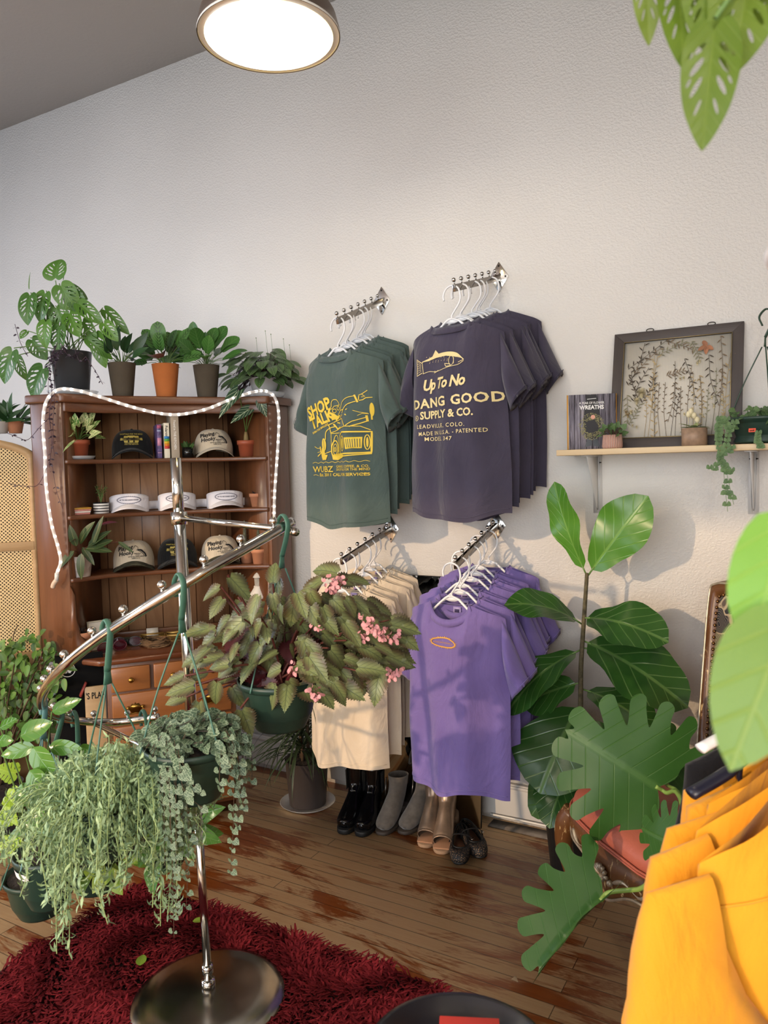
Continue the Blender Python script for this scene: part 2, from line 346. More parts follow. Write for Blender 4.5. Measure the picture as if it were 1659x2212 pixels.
# base chest, plan symmetric about CX-ish
BX = .0
L().plan([(-.262, 0), (.268, 0), (.268, .40), (-.262, .40)], .05, .715).build('chest_body', WD, hutch, False, .004)
L().plan([(-.25, .02), (.255, .02), (.255, .38), (-.25, .38)], 0, .05).build('plinth', WD, hutch, False)
L().plan([(-.29, -.022), (.29, -.022), (.60, .235), (.60, .27), (.46, .415), (-.38, .415), (-.55, .27), (-.55, .235)], .715, .74).build('worktop', wood('worktop_wood', '#522b18', '#74432a', 0, 1, .18, .7), hutch, False, .008)
BR = M('aged_brass', '#9c7a3c', .3, 1.0)
def drawer(a0, a1, z0, z1, kind):
    d = L().box((a0, -.016, z0), (a1, .01, z1)).build('drawer', WDD, hutch, False, .005)
    c = (a0+a1)/2
    if kind == 'knob':
        L().lathe([(.004, 0), (.004, .012), (.0105, .016), (.012, .021), (.009, .026), (0.0001, .028)], (c, -.016, (z0+z1)/2), 16, Matrix.Rotation(PI/2, 3, 'X')).build('knob', BR, d)
    else:
        for s in (-1, 1):
            x = c+s*.155 if a1-a0 > .4 else c; zc = (z0+z1)/2+.004; m_ = L()
            pl = [(-.034, .006), (-.022, .004), (-.013, .016), (-.004, .013), (0, .021), (.004, .013), (.013, .016), (.022, .004), (.034, .006), (.034, -.008), (.022, -.010), (.016, -.022), (0, -.026), (-.016, -.022), (-.022, -.010), (-.034, -.008)]
            m_.prism(pl, (x, -.016, zc), (1, 0, 0), (0, 0, 1), (0, -1, 0), .002)
            for q in (-1, 1): m_.ball((x+q*.029, -.022, zc+.001), .0075, 10)
            m_.tube(smoothpts([(x-.029, -.026, zc), (x-.030, -.034, zc-.012), (x-.016, -.034, zc-.022), (x, -.034, zc-.019), (x+.016, -.034, zc-.022), (x+.030, -.034, zc-.012), (x+.029, -.026, zc)], 5), .0026, 6)
            m_.build('pull', BR, d)
for a0, a1 in ((-.245, -.09), (-.075, .075), (.09, .245)): drawer(a0, a1, .598, .70, 'knob')
for z0, z1 in ((.462, .588), (.33, .452), (.205, .32), (.07, .195)): drawer(-.245, .245, z0, z1, 'pull')
# upper part
ZT = 1.835
for s in (-1, 1):
    f = lambda a, b, s=s: (CX+s*a, b)
    p = [f(.552, .21), f(.43, .10), f(.415, .115), f(.535, .225)]
    L().plan(p if s < 0 else p[::-1], .74, 1.80).build('canted_stile', WD, hutch, False, .003)
    p = [f(.552, .21), f(.54, .225), f(.40, .395), f(.412, .405)]
    L().plan(p if s > 0 else p[::-1], .74, 1.80).build('rear_side', WD, hutch, False)
    p = [f(.43, .112), f(.41, .112), f(.30, .385), f(.318, .39)]
    L().plan(p if s < 0 else p[::-1], .74, 1.80).build('inner_side', WD, hutch, False)
    # scrolled foot of the stile
    q = [(0, 0), (0, .30), (.018, .26), (.02, .16), (.034, .09), (.072, .05), (.08, .0)]
    e = np.array([-s*.7, -.35, 0]); e /= np.linalg.norm(e); x0 = np.array([CX+s*.425, .108, .74])
    L().prism(q, x0, e, (0, 0, 1), nrm(np.cross(e, (0, 0, 1))), .014).build('scroll_foot', WD, hutch, False)
g = N('hutch_back_boards'); v = g.co('Object', (12, 1, 1.0)); f = g.noise(1.0, 6, g.co('Object', (9, 9, 1.6)), .62, 1.6)
gx = g.n('SeparateXYZ', {0: g.co('Object')}).outputs[0]; fr = g.math('FRACT', g.math('MULTIPLY', g.math('ADD', gx, 5.02), 1/.078)); gr = g.math('LESS_THAN', g.math('ABSOLUTE', g.math('SUBTRACT', fr, .5)), .022)
g.bs(Base_Color=g.mix(gr, g.ramp(f, [(.25, lin('#7c563c')), (.75, lin('#b08763'))]), lin('#3a1c0c')), Roughness=.35); g.bump(g.math('SUBTRACT', 0., gr), .6, .004)
L().box((CX-.31, .386, .74), (CX+.31, .40, 1.80)).build('back_boards', g.m, hutch, False)
RC = [(-.43+CX, .105), (-.415+CX, .10), (-.275+CX, .175), (.275+CX, .175), (.415+CX, .10), (.43+CX, .105), (.315+CX, .386), (-.315+CX, .386)]
for z in (1.565, 1.332, 1.07):
    L().plan(RC, z-.019, z).build('shelf', WDX, hutch, False, .005)
L().plan([(CX-.57, .20), (CX-.435, .085), (CX-.415, .085), (CX-.275, .16), (CX+.275, .16), (CX+.415, .085), (CX+.435, .085), (CX+.57, .20), (CX+.57, .235), (CX+.42, .41), (CX-.42, .41), (CX-.57, .235)], 1.80, ZT).build('top_board', WDX, hutch, False, .006)
fa = L().plan([(CX-.428, .108), (CX-.415, .104), (CX-.27, .18), (CX+.27, .18), (CX+.415, .104), (CX+.428, .108), (CX+.428, .118), (CX+.26, .20), (CX-.26, .20), (CX-.428, .118)], 1.762, 1.80)
fa.build('fascia', WDX, hutch, False, .003)
L().box((CX-.30, .365, .74), (CX+.30, .386, .775)).build('back_rail', WDX, hutch, False, .004)
# ---------------------------------------------------------------- pendant lamp
CHROME = M('chrome', '#c9c7c2', .12, 1.0); STEEL = M('brushed_steel', '#a89c92', .35, 1.0)
PL = np.array([-1.345, -1.2, 2.705])
lampo = thing('pendant_lamp', 'round metal pendant lamp with a lit white inside hanging from the ceiling', 'lamp', PL)
pr = [(.196, 0), (.198, .012), (.188, .05), (.165, .085), (.12, .118), (.06, .14), (.03, .16), (.028, .24), (.0001, .245)]
MB(True).lathe(pr, seg=64).build('lamp_shade', STEEL, lampo)
MB(True).lathe([(.195, .002), (.183, .05), (.160, .083), (.117, .114), (.06, .134), (.0001, .137)], seg=64).build('shade_lining', M('white_enamel', '#f6e6b0', .5), lampo)
MB(True).lathe([(.198, 0), (.198, .006), (.178, .006), (.178, 0)], seg=64).build('rim', M('rim_enamel', '#fdfaf0', .5), lampo)
bulb = MB(True).ball((0, 0, .075), .042, 24, 1.1).build('bulb', emit('bulb_glow', '#fff0c8', 3), lampo)
MB(True).tube([(0, 0, .24), (0, 0, 3.573-PL[2])], .004, 8).build('cord', M('black_cord', '#1a1a1a', .5), lampo)
l = light('POINT', 'pendant_bulb_light', PL+[0, 0, .02], (0, 0, 0), 9, (1, .88, .68), shadow_soft_size=.04)
for x, y, lb_ in ((.9, -3.4, 'added round metal pendant lamp behind the camera on the right, for fill light'), (-3.3, -3.2, 'added round metal pendant lamp out of view on the left, for fill light'), (-1.3, -4.6, 'added round metal pendant lamp out of view behind the camera, for fill light')):
    dup(lampo, (x, y, PL[2]), None, lb_); light('POINT', 'pendant_bulb_light', (x, y, PL[2]+.02), (0, 0, 0), 42, (1, .90, .74), shadow_soft_size=.10)  # extra lamps added out of view to brighten the floor and plant tops
# ---------------------------------------------------------------- waterfall rails on the wall
SCREW = M('dark_screw', '#3a3632', .4, 1.0); DARKM = M('dark_chrome', '#8d8780', .2, 1.0)
def rail(label, P, Q, n):
    P = np.array(P); Q = np.array(Q); d = nrm(Q-P); t = thing('garment_rail', label, 'rail', P, 0, 'waterfall rails on the wall')
    side = nrm(np.cross(d, (0, 0, 1))); up = np.cross(side, d)
    m = MB(); m.prism([(-.042, 0), (0, -.062), (.042, 0), (0, .062)], P+[0, -.001, 0], (1, 0, 0), (0, 0, 1), (0, -1, 0), .003)
    m.build('wall_plate', CHROME, t, False, .001)
    for x, z in ((0, .045), (0, -.045), (.028, 0), (-.028, 0)): MB().ball(P+[x, -.004, z], .004, 8).build('screw', SCREW, t)
    A = P+d*.0; m = MB(); L_ = np.linalg.norm(Q-P)
    m.prism([(-.006, -.014), (.006, -.014), (.006, .012), (-.006, .012)], A, side, up, d, L_); m.build('bar', DARKM, t, False, .001)
    tot = []
    for i in range(n):
        c = P+d*(L_*(.10+.90*i/(n-1))-.01); m = MB(); m.tube([c+up*.012, c+up*.022], .003, 6); m.ball(c+up*.028, .0085, 12); m.build('ball_stop', CHROME, t); tot.append(c)
    return P, Q, d, up
# ---------------------------------------------------------------- hanger
HANG = M('white_plastic', '#e9e9ea', .3)
def hanger_parts(t, mat=HANG, w=.15):
    H = [(-.034, 0, .092), (-.036, 0, .112), (-.024, 0, .134), (0, 0, .143), (.026, 0, .133), (.037, 0, .108), (.034, 0, .08), (.012, 0, .05), (0, 0, .034), (0, 0, .018)]
    MB(True).tube(smoothpts(H, 5), .0036, 8).build('hook', mat, t)
    P = smoothpts([(0, 0, .022), (-.03, 0, .012), (-w+.02, 0, -.075), (-w, 0, -.088), (-w+.015, 0, -.098), (0, 0, -.098), (w-.015, 0, -.098), (w, 0, -.088), (w-.02, 0, -.075), (.03, 0, .012)], 5)
    m = MB(True).tube(np.vstack([P, P[:1]]), .0046, 8)
    m.prism([(-.028, .009), (0, .022), (.028, .009), (.012, .004), (-.012, .004)], (0, -.0015, 0), (1, 0, 0), (0, 0, 1), (0, 1, 0), .003)
    m.build('shoulder_bar', mat, t)
# ---------------------------------------------------------------- T-shirt
class Tee:
    def __init__(s, W=.20, Wh=.212, Ls=.70, neck=.085, dipv=.075, diph=.02, D=.05, seed=0, slope=.36, hemamp=.013, sl=.24, fold=.019):
        s.__dict__.update(locals()); r = np.random.RandomState(seed); s.ph = r.rand(8)*6.28; s.sgn = 1
    def hwd(s, t): return s.W+(s.Wh-s.W)*min(1, t*1.4)+.004*math.sin(5*t+s.ph[0])
    def ztop(s, x, vis):
        a = abs(x); d = s.dipv if vis else s.diph
        if a < s.neck: return -d*math.sqrt(max(0, 1-(a/s.neck)**2))
        q = (a-s.neck); return -q*s.slope-max(0, a-s.W*.86)**2*9
    def zh(s, x): return -s.Ls+s.hemamp*math.sin(x*16+s.ph[1])+s.hemamp*.5*math.sin(x*31+s.ph[2])
    def P(s, x_, t, vis, off=0.):
        hw_ = s.hwd(t); x = x_*hw_; zt = s.ztop(x_*s.W, vis); z = zt+(s.zh(x)-zt)*t
        e = (1-abs(x_)**3.2); q = min(1, .35+t*6)
        nk = max(0, 1-(abs(x_*s.W)/s.neck)**2)
        y = s.D*e*(q if nk <= 0 else max(q, .55*nk+.2))
        y += off
        f = s.fold*min(1, .25+t*1.2)*(math.sin(x_*5.3+s.ph[3]+t*.7)+.55*math.sin(x_*10.5+s.ph[4]-t*1.1))+.005*math.sin(t*17+x_*7+s.ph[5])*(1-t)
        back = .035*abs(x_)**4.5
        return np.array([x, (-y if vis else y)+f*.75+back, z])
    def map(s, x, z, off=.0036):
        t = .5
        for _ in range(4): hw_ = s.hwd(t); x_ = max(-.98, min(.98, x/hw_)); zt = s.ztop(x_*s.W, True); t = (z-zt)/(s.zh(x)-zt)
        return s.P(x_, t, True, off)
    def body(s, m):
        xs = np.sin(np.linspace(-PI/2, PI/2, 41)); xs = np.sort(np.concatenate([xs, [-s.neck/s.W, s.neck/s.W]])); ts = np.linspace(0, 1, 34)
        for vis in (True, False):
            G = np.array([[s.P(x, t, vis) for x in (xs if vis else xs[::-1])] for t in ts]); m.grid(G)
    def sleeve(s, sd, m, cuff=None):
        L0 = s.sl; n = 12; K = 22; G = []; W = s.W
        for i in range(n+2):
            u = min(1, i/(n)) if i <= n else 1
            T = np.array([sd*(W*.93+.095*u), .03+.01*u, -.048-(L0-.03)*u]); B = np.array([sd*(W*.965+.018*u), .03+.02*u, -.23-(L0*.42)*u])
            c = (T+B)/2; a = (T-B)/2; th = .018+.022*math.sin(PI*min(u, .8))+.008*u
            ring = []
            for k in range(K):
                an = 2*PI*k/K; p = c+a*math.cos(an)+np.array([sd*.25, -1, 0])*th*math.sin(an)*(1+.25*math.sin(3*an+s.ph[6]+u*2))
                if i > n: p = c+(p-c)*.9+np.array([0, 0, .02])
                ring.append(p)
            G.append(ring)
        m.grid(np.array(G), wrap=True); s.ring = G[n]
    def hemline(s, m, dz=.018):
        for vis in (True,):
            xs = np.linspace(-.97, .97, 50); P = [s.P(x, 1-dz/s.Ls, vis, .0015) for x in xs]; m.tube(P, .0009, 4)
    def collar(s, m):
        a = np.linspace(-.999, .999, 25)
        for vis in (True, False):
            pr = []
            for q in a:
                x = q*s.neck; o = s.P(x/s.W, 0, vis); w_ = .019
                dn = nrm(np.array([q*.8, 0, -1])) if vis else np.array([q*.5, 0, -.8]); i_ = o+np.array([0, 0, .004]); j = o+dn*w_+np.array([0, -.003 if vis else .003, 0])
                pr.append([i_+[0, .002 if vis else -.002, 0], i_+[0, -.003 if vis else .003, .002], j+[0, -.004 if vis else .004, 0]])
            m.grid(np.array(pr))
def make_tee(label, cat, tee, mat, print_fn=None, print_mat=None, loc=(0, 0, 0), rz=0, group=None, tagm=None, stitch=None):
    t = thing('t_shirt', label, cat, loc, rz, group)
    m = MB(True); tee.body(m); m.build('body', mat, t, weld=.0004)
    for sd in (-1, 1):
        m = MB(True); tee.sleeve(sd, m); so = m.build('sleeve', mat, t)
        if stitch: MB(True).tube(np.array([p*1.0 for p in tee.ring])+[0, 0, .017], .0009, 4, closed=True).build('cuff_stitching', stitch, so)
    m = MB(True); tee.collar(m); m.build('collar', mat, t, solid=.002)
    if stitch: m = MB(True); tee.hemline(m); m.build('hem_stitching', stitch, t)
    if tagm:
        p = tee.P(0, 0, False); lb = MB(True).box((-.016, p[1]-.006, p[2]-.034), (.016, p[1]-.004, p[2]-.004)).build('neck_label', tagm[0], t, False)
        q = MB(True).box((-.010, p[1]-.0068, p[2]-.024), (.010, p[1]-.0062, p[2]-.012)).build('label_print', tagm[1], lb, False)
    if print_fn:
        m = MB(True); print_fn(m, tee); m.build('print', print_mat, t, smooth=False)
    return t
GREEN = cloth('green_cotton', '#53625e', '#4a5955'); NAVY = cloth('navy_cotton', '#464152', '#3c3848'); CREAM = cloth('cream_cotton', '#dfcfb8', '#d6c4aa'); PURP = cloth('purple_cotton', '#7c6cab', '#71619e')
YINK = M('yellow_ink', '#e6c43c', .6); CINK = M('cream_ink', '#e3cf93', .6)
def green_print(m, tee):
    f = lambda x, y: tee.map((630+x/8.295-722)/478, -(850+(-y)/8.295-768)/545)
    S = lambda p, w_=10, c=False: stroke(m, [(a, -b) for a, b in p], w_, f, c)
    text(m, 'SHOP', f, 235, -500, 215, .035, .72, R(19), 0, space=.98); text(m, 'TALK', f, 315, -695, 200, .035, .74, R(19), 0)
    text(m, 'EVEN THE SMALLEST', f, 335, -785, 36, .03, .80, R(24))
    S(smoothpts([(690, 345), (740, 310), (750, 230), (790, 185), (860, 190), (915, 250), (930, 300)], 5), 12)
    S([(690, 350), (760, 345), (800, 300), (930, 290)], 12); S(ell(800, 385, 40, 34), 12, True); S(ell(895, 345, 32, 34), 11, True)
    fill(m, [(720, -400), (690, -440), (735, -450), (740, -560), (800, -520), (820, -570), (900, -530), (960, -470), (860, -480), (800, -440)], f)
    S(smoothpts([(950, 390), (1010, 250), (1100, 180), (1220, 150)], 5), 12); S(smoothpts([(1010, 440), (1060, 350), (1130, 290), (1250, 245)], 5), 14)
    S([(1225, 130), (1275, 265)], 26); S([(1285, 140), (1330, 120), (1400, 60)], 12); S([(1290, 235), (1340, 225), (1380, 190), (1460, 185)], 14); S([(1330, 130), (1370, 165), (1320, 175)], 10); S([(1290, 150), (1285, 225)], 12)
    S([(880, 470), (960, 390), (1035, 380)], 14); S([(1010, 470), (950, 520)], 14); fill(m, [(1085, -395), (1110, -370), (1135, -370), (1110, -392)], f); fill(m, [(1070, -465), (1100, -460), (1120, -490), (1090, -485)], f)
    fill(m, ell(1447, -400, 27, 120), f); S([(1210, 405), (1290, 440), (1400, 465)], 9); S([(1270, 500), (1330, 465), (1410, 475)], 9); S([(1440, 500), (1440, 580)], 20)
    S([(1100, 670), (1200, 600), (1390, 530)], 14); S([(1160, 690), (1300, 640), (1390, 600)], 18); S([(1380, 500), (1390, 610)], 30)
    S([(660, 640), (800, 580), (1000, 535), (1080, 680)], 14); S([(680, 640), (710, 790)], 14); S([(700, 780), (900, 720), (1080, 680), (1300, 690), (1420, 760)], 13); S([(760, 620), (860, 720), (960, 690)], 30); S([(850, 600), (950, 620)], 22)
    S(smoothpts([(600, 900), (620, 760), (700, 690), (790, 670)], 5), 16); fill(m, ell(563, -990, 46, 120), f)
    S([(945, 830), (1000, 780), (1430, 790), (1425, 1160), (930, 1170), (945, 830)], 26); S([(700, 790), (930, 790)], 13); S([(710, 800), (710, 1060)], 10)
    fill(m, [(1070, -880), (1320, -880), (1310, -1080), (1090, -1090)], f)
    S(ell(1015, 985, 42, 135), 14, True); S(ell(1375, 975, 36, 130), 14, True); fill(m, ell(1015, -985, 18, 90), f); fill(m, ell(1375, -975, 15, 90), f)
    S(smoothpts([(740, 1000), (780, 860), (830, 830), (880, 940), (880, 1130)], 5), 14); S(ell(790, 1085, 75, 160), 22, True); S(ell(790, 1085, 42, 100), 12, True); S(ell(785, 1085, 15, 40), 14, True)
    fill(m, [(720, -1180), (740, -1270), (850, -1280), (1010, -1240), (1050, -1200), (920, -1160)], f); S([(980, 1180), (1420, 1150)], 13); S([(1000, 1215), (1430, 1180)], 20); S([(940, 880), (930, 1180)], 12)
    S([(570, 1160), (720, 1110)], 14); fill(m, ell(535, -1150, 44, 120), f); fill(m, [(510, -1270), (600, -1270), (640, -1180), (560, -1170)], f); S([(350, 1015), (400, 1050), (460, 1050)], 9); S([(400, 1130), (480, 1110)], 9); S([(400, 1200), (480, 1140)], 16); S([(470, 1020), (480, 1150)], 24)
    for a, b_, x0, x1 in ((1330, 8, 300, 1410), (1548, 10, 310, 410), (1540, 10, 1300, 1410)):
        xs = np.arange(x0, x1, 9); S([(x, a+(x0-x)*.008-(12 if a < 1400 else 0)+9*math.sin(x/20.)) for x in xs], 8)
    for k in range(8): text(m, 'WUBZ', f, 300, -1490, 105, .02, .98) if k == 0 else None
    text(m, 'GARAGE. COFFEE. & CO.', f, 800, -1418, 44, .010, .86); text(m, 'SHOPTALK FOR THE MIND', f, 800, -1474, 44, .008, .80); text(m, 'Est. 2011 CALL FOR SERVICES', f, 430, -1570, 54, .02, .98)
def grille(m, tee):
    f = lambda x, y: tee.map((630+x/8.295-722)/478, -(850+(-y)/8.295-768)/545, .0044)
    for i in range(7): stroke(m, [(1110+i*30, -910), (1122+i*28, -1060)], 9, f)
    for k in range(5): stroke(m, [(300, -1400-k*20), (720, -1390-k*20)], 3, f)
    for p, w_ in ((((560, -900), (570, -1080)), 6), (((750, -560), (770, -610)), 8)): stroke(m, p, w_, f)
    stroke(m, ell(800, -385, 22, 18), 9, f, True); stroke(m, [(1100, -830), (1350, -825)], 6, f)
def navy_print(m, tee):
    f = lambda x, y: tee.map((x/2.765+600-1003)/470, -(560+(-y)/2.765-714)/545)
    S = lambda p, w_=4, c=False: stroke(m, [(a, -b) for a, b in p], w_, f, c)
    top = smoothpts([(975, 625), (1010, 612), (1060, 595), (1130, 588), (1180, 600), (1212, 630), (1220, 640)], 6); bot = smoothpts([(1220, 645), (1190, 662), (1140, 668), (1060, 685), (1010, 680), (975, 690)], 6)
    S(top, 5); S(bot, 3); S([(975, 625), (978, 690)], 3)
    fill(m, [(a, -b) for a, b in [(975, 625), (1010, 610), (1060, 593), (1130, 586), (1180, 600), (1215, 632), (1180, 620), (1120, 606), (1060, 610), (1010, 622)]], f)
    fill(m, [(1035, -600), (1058, -567), (1078, -592)], f)
    S([(972, 630), (936, 604), (944, 650), (940, 700), (972, 685)], 4)
    for k in range(6): S([(968, 640+k*7), (942, 615+k*14)], 2)
    S([(1145, 655), (1112, 648), (1120, 665), (1148, 664)], 4); S([(1070, 680), (1040, 692), (1045, 680)], 4); S(ell(1150, 635, 14, 26), 3, True); S(ell(1180, 615, 6, 5, 10), 3, True); S([(1190, 650), (1218, 640)], 3); S([(1165, 620), (1165, 655)], 2)
    for i in range(26): a, b_ = 1000+(i*37) % 130, 600+(i*23) % 45; fill(m, ell(a, -b_, 2, 2, 6), f)
    text(m, 'Up To No', f, 968, -785, 58, .035, .78, R(3), .35, space=.9)
    text(m, 'DANG GOOD', f, 900, -886, 52, .03, .95, R(2.2), space=1.1); text(m, 'SUPPLY & CO.', f, 952, -946, 42, .03, .83, R(1)); S(ell(926, 938, 14, 14, 18), 3.5, True); text(m, 'R', f, 920.5, -944, 13, .03)
    text(m, 'LEADVILLE, COLO.', f, 930, -998, 22, .010, .9, 0, space=1.25); text(m, 'MADE IN U.S.A. - PATENTED', f, 942, -1040, 22, .008, .82, R(1), space=1.15); text(m, 'MODEL 347', f, 972, -1070, 22, .008, 1.0, R(-1), space=1.15)
def purple_print(m, tee):
    f = lambda x, y: tee.map((x/2.765+640-985)/480, -(1080+(-y)/2.765-1298)/590, .0028)
    stroke(m, ell(944, -828, 72, 26, 60), 6, f, True)
    for k in range(44):
        a = 2*PI*k/44; fill(m, [(944+74*math.cos(a-.05), -828+28*math.sin(a-.05)), (944+(82+4*(k % 3))*math.cos(a), -828+(33+2*(k % 3))*math.sin(a)), (944+74*math.cos(a+.05), -828+28*math.sin(a+.05))], f)
    text(m, 'UP TO NO DANG GOOD SUPPLY CO.', f, 884, -832, 7, .01, .70)
OINK = M('orange_gold_ink', '#d9a13c', .6)
LBL = (M('lilac_label', '#a99ac9', .8), M('label_ink', '#3b3358', .8))
def rack(n, P, Q, tee0, mat, names, prt, ink, extra=None, tagm=None, group='', hgroup='', stitch=None, lo=0., hi=1., rz=0., rlabel='', nb=7):
    P, Q, d, up = rail(rlabel, P, Q, nb); L_ = np.linalg.norm(Q-P); lead = None
    for i in range(n):                    # 0 = nearest the camera
        u = hi-(hi-lo)*i/max(1, n-1); c = P+d*L_*u+np.array([-.015+.012*math.sin(i*2.3), 0, 0]); hk = c+np.array([0, 0, .012]); base = hk-np.array([0, 0, .146])
        rr = rz+R(((i*37) % 7-3)*1.5)
        if i == 0:
            hg = thing('clothes_hanger', names[0][1], 'hanger', base, rr, hgroup); hanger_parts(hg); h0 = hg
        else: dup(h0, base, rr, names[i][1])
        sb = base+np.array([0, 0, .0])
        if i == 0:
            t = make_tee(names[0][0], 't-shirt', tee0, mat, prt, ink, sb, rr, group, tagm, stitch)
            if extra: m = MB(True); extra(m, tee0); m.build('print_detail', mat, t, smooth=False)
        elif i == 1: lead = make_tee(names[1][0], 't-shirt', Tee(**{**tee0.kw, 'seed': 91+i, 'Ls': tee0.Ls-.01}), mat, None, None, sb, rr, group, tagm, stitch)
        else:
            q = dup(lead, sb, rr, names[i][0])
def mk(**k): t = Tee(**k); t.kw = k; return t
ST = lambda n, c: M(n, c, .8)
def nm(col, fr, where, pos):
    return [(fr, 'white plastic hanger at the front of the %s rail' % where)]+[('plain %s t-shirt, %s in the stack %s' % (col, p, where), 'white plastic hanger, %s on the %s rail' % (p, where)) for p in pos]
o6 = ['second from the front', 'third from the front', 'fourth from the front', 'fifth from the front', 'sixth from the front', 'last, against the wall']
rack(6, (-1.685, 0, 2.233), on(728, 693, 1, -.36), mk(seed=1, dipv=.022, diph=.07), GREEN, nm('green', 'dark green t-shirt with yellow SHOP TALK truck print, frontmost of its rail', 'upper left', o6[:4]+[o6[5]]), green_print, YINK, grille,
     group='green t-shirts on the upper left rail', hgroup='hangers on the upper left rail', stitch=ST('green_thread', '#4c6159'), lo=.30, hi=.93, rz=R(-4), rlabel='chrome waterfall rail holding the dark green t-shirts')
rack(7, (-1.137, 0, 2.257), on(980, 622, 1, -.35), mk(seed=3, dipv=.02, diph=.07, Ls=.72), NAVY, nm('navy', 'navy t-shirt with cream trout and DANG GOOD print, frontmost of its rail', 'upper right', o6), navy_print, CINK,
     group='navy t-shirts on the upper right rail', hgroup='hangers on the upper right rail', stitch=ST('navy_thread', '#4b475c'), lo=.20, hi=.97, rz=R(-3), rlabel='chrome waterfall rail holding the navy t-shirts')
rack(6, (-1.667, 0, 1.225), on(737, 1213, 1, -.40), mk(seed=5, dipv=.07, diph=.02, Ls=.70), CREAM, nm('cream', 'cream t-shirt behind the pink-flowered begonia, frontmost of its rail', 'lower left', o6[:4]+[o6[5]]), None, None,
     group='cream t-shirts on the lower left rail', hgroup='hangers on the lower left rail', tagm=LBL, stitch=ST('cream_thread', '#e6d6bb'), lo=.27, hi=.98, rz=R(-2), rlabel='dark waterfall rail holding the cream t-shirts')
rack(7, (-1.165, 0, 1.248), on(983, 1222, 1, -.48), mk(seed=8, dipv=.062, diph=.018, Ls=.69), PURP, nm('purple', 'purple t-shirt with small orange oval crest, frontmost of its rail', 'lower right', o6), purple_print, OINK,
     group='purple t-shirts on the lower right rail', hgroup='hangers on the lower right rail', tagm=LBL, stitch=ST('lilac_thread', '#8f80bd'), lo=.20, hi=1.0, rz=R(-3), rlabel='dark waterfall rail holding the purple t-shirts')
# ---------------------------------------------------------------- leaves
def strip(prof, nx=4, ny=10, a=None):
    """grid leaf: prof(y)->half width (fraction of full width)"""
    ys = np.linspace(0, 1, ny+1); xs = np.linspace(-1, 1, nx+1); V = []
    for y in ys: V += [(x*max(prof(y), .004), y) for x in xs]
    F = [(i*(nx+1)+j, i*(nx+1)+j+1, (i+1)*(nx+1)+j+1, (i+1)*(nx+1)+j) for i in range(ny) for j in range(nx)]
    return np.array(V), np.array(F)
def sym(half): return [(x, y) for x, y in half]+[(-x, y) for x, y in reversed(half) if abs(x) > 1e-6]
def prof_ov(pk=.4, sh=1., tip=.8):
    def f(y):
        q = (y/pk)**.62/2. if y < pk else 1-((1-(y-pk)/(1-pk))**tip)/2.
        return .5*math.sin(PI*min(1, max(0, q)))**sh
    return f
LF = {}
LF['ovate'] = strip(prof_ov(.38)); LF['lance'] = strip(prof_ov(.42, 1.2, .9), 2, 8); LF['round'] = strip(prof_ov(.48, .75, .7), 4, 9)
LF['fiddle'] = strip(lambda y: .5*(math.sin(PI*min(1, y**.85))**.55)*(.62+.38*min(1, max(0, (y-.28)*3.2)))*(1 if y > .06 else .4), 8, 16)
LF['blade'] = strip(lambda y: .5*(1-y**2.5)*min(1, .5+y*5), 2, 9)
LF['tiny'] = strip(prof_ov(.4), 2, 3); LF['fish'] = strip(lambda y: .5*math.sin(PI*min(1, y**.8*.96+.03)), 1, 3)
LF['heart'] = cut(sym([(0, .08), (.16, 0), (.36, .02), (.49, .2), (.46, .44), (.30, .72), (.12, .92), (0, 1)]), step=.3)
LF['heartS'] = cut(sym([(0, .1), (.2, 0), (.42, .04), (.5, .25), (.4, .6), (0, 1)]), step=2)
LF['arrow'] = cut(sym([(0, .2), (.12, .1), (.28, 0), (.40, .08), (.46, .28), (.40, .46), (.28, .68), (.12, .88), (0, 1)]), step=.14)
o_ = [(0, .1), (.14, .0), (.30, .03), (.44, .14), (.50, .32), (.47, .52), (.38, .70), (.22, .86), (.08, .96), (0, 1)]
hl = []
for k, (cx, cy, rx, ry, an) in enumerate([(.20, .24, .10, .028, 25), (.23, .38, .13, .033, 32), (.21, .53, .12, .030, 40), (.15, .68, .08, .022, 50), (.35, .30, .05, .018, 25), (.34, .50, .05, .018, 40)]):
    for s_ in (1, -1):
        e = ell(0, 0, rx, ry, 9)[:-1]; a = R(an); X = e[:, 0]*math.cos(a)-e[:, 1]*math.sin(a); Y = e[:, 0]*math.sin(a)+e[:, 1]*math.cos(a)
        hl.append([(s_*(x+cx), y+cy) for x, y in zip(X, Y)][::s_])
LF['monstera'] = cut(sym(smoothpts(o_, 3).tolist()), hl, .09)
h_ = [(0, .12), (.12, 0), (.26, .01), (.40, .08)]
for k in range(5):
    y0 = .12+k*.15; wd_ = .5-.055*max(0, k-1)-.02*k; h_ += [(wd_, y0+.05), (wd_+.01, y0+.12), (wd_-.04, y0+.155), (.17, y0+.085), (.16, y0+.115), (wd_-.03, y0+.17)] if k < 4 else [(wd_-.02, y0+.07), (wd_-.08, y0+.15)]
h_ += [(.1, .93), (0, 1)]
LF['split'] = cut(sym(h_), step=.10)
b_ = [(0, .10)]
for k in range(13):
    t = k/12; y = .02+.96*t; w_ = .5*math.sin(PI*min(1, (t*.96+.04))**.62)**.95; b_ += [(max(.015, w_*.82), y), (max(.015, w_*1.02), y+.03)]
b_ += [(0, 1.02)]
LF['begonia'] = cut(sym(b_), step=.16)
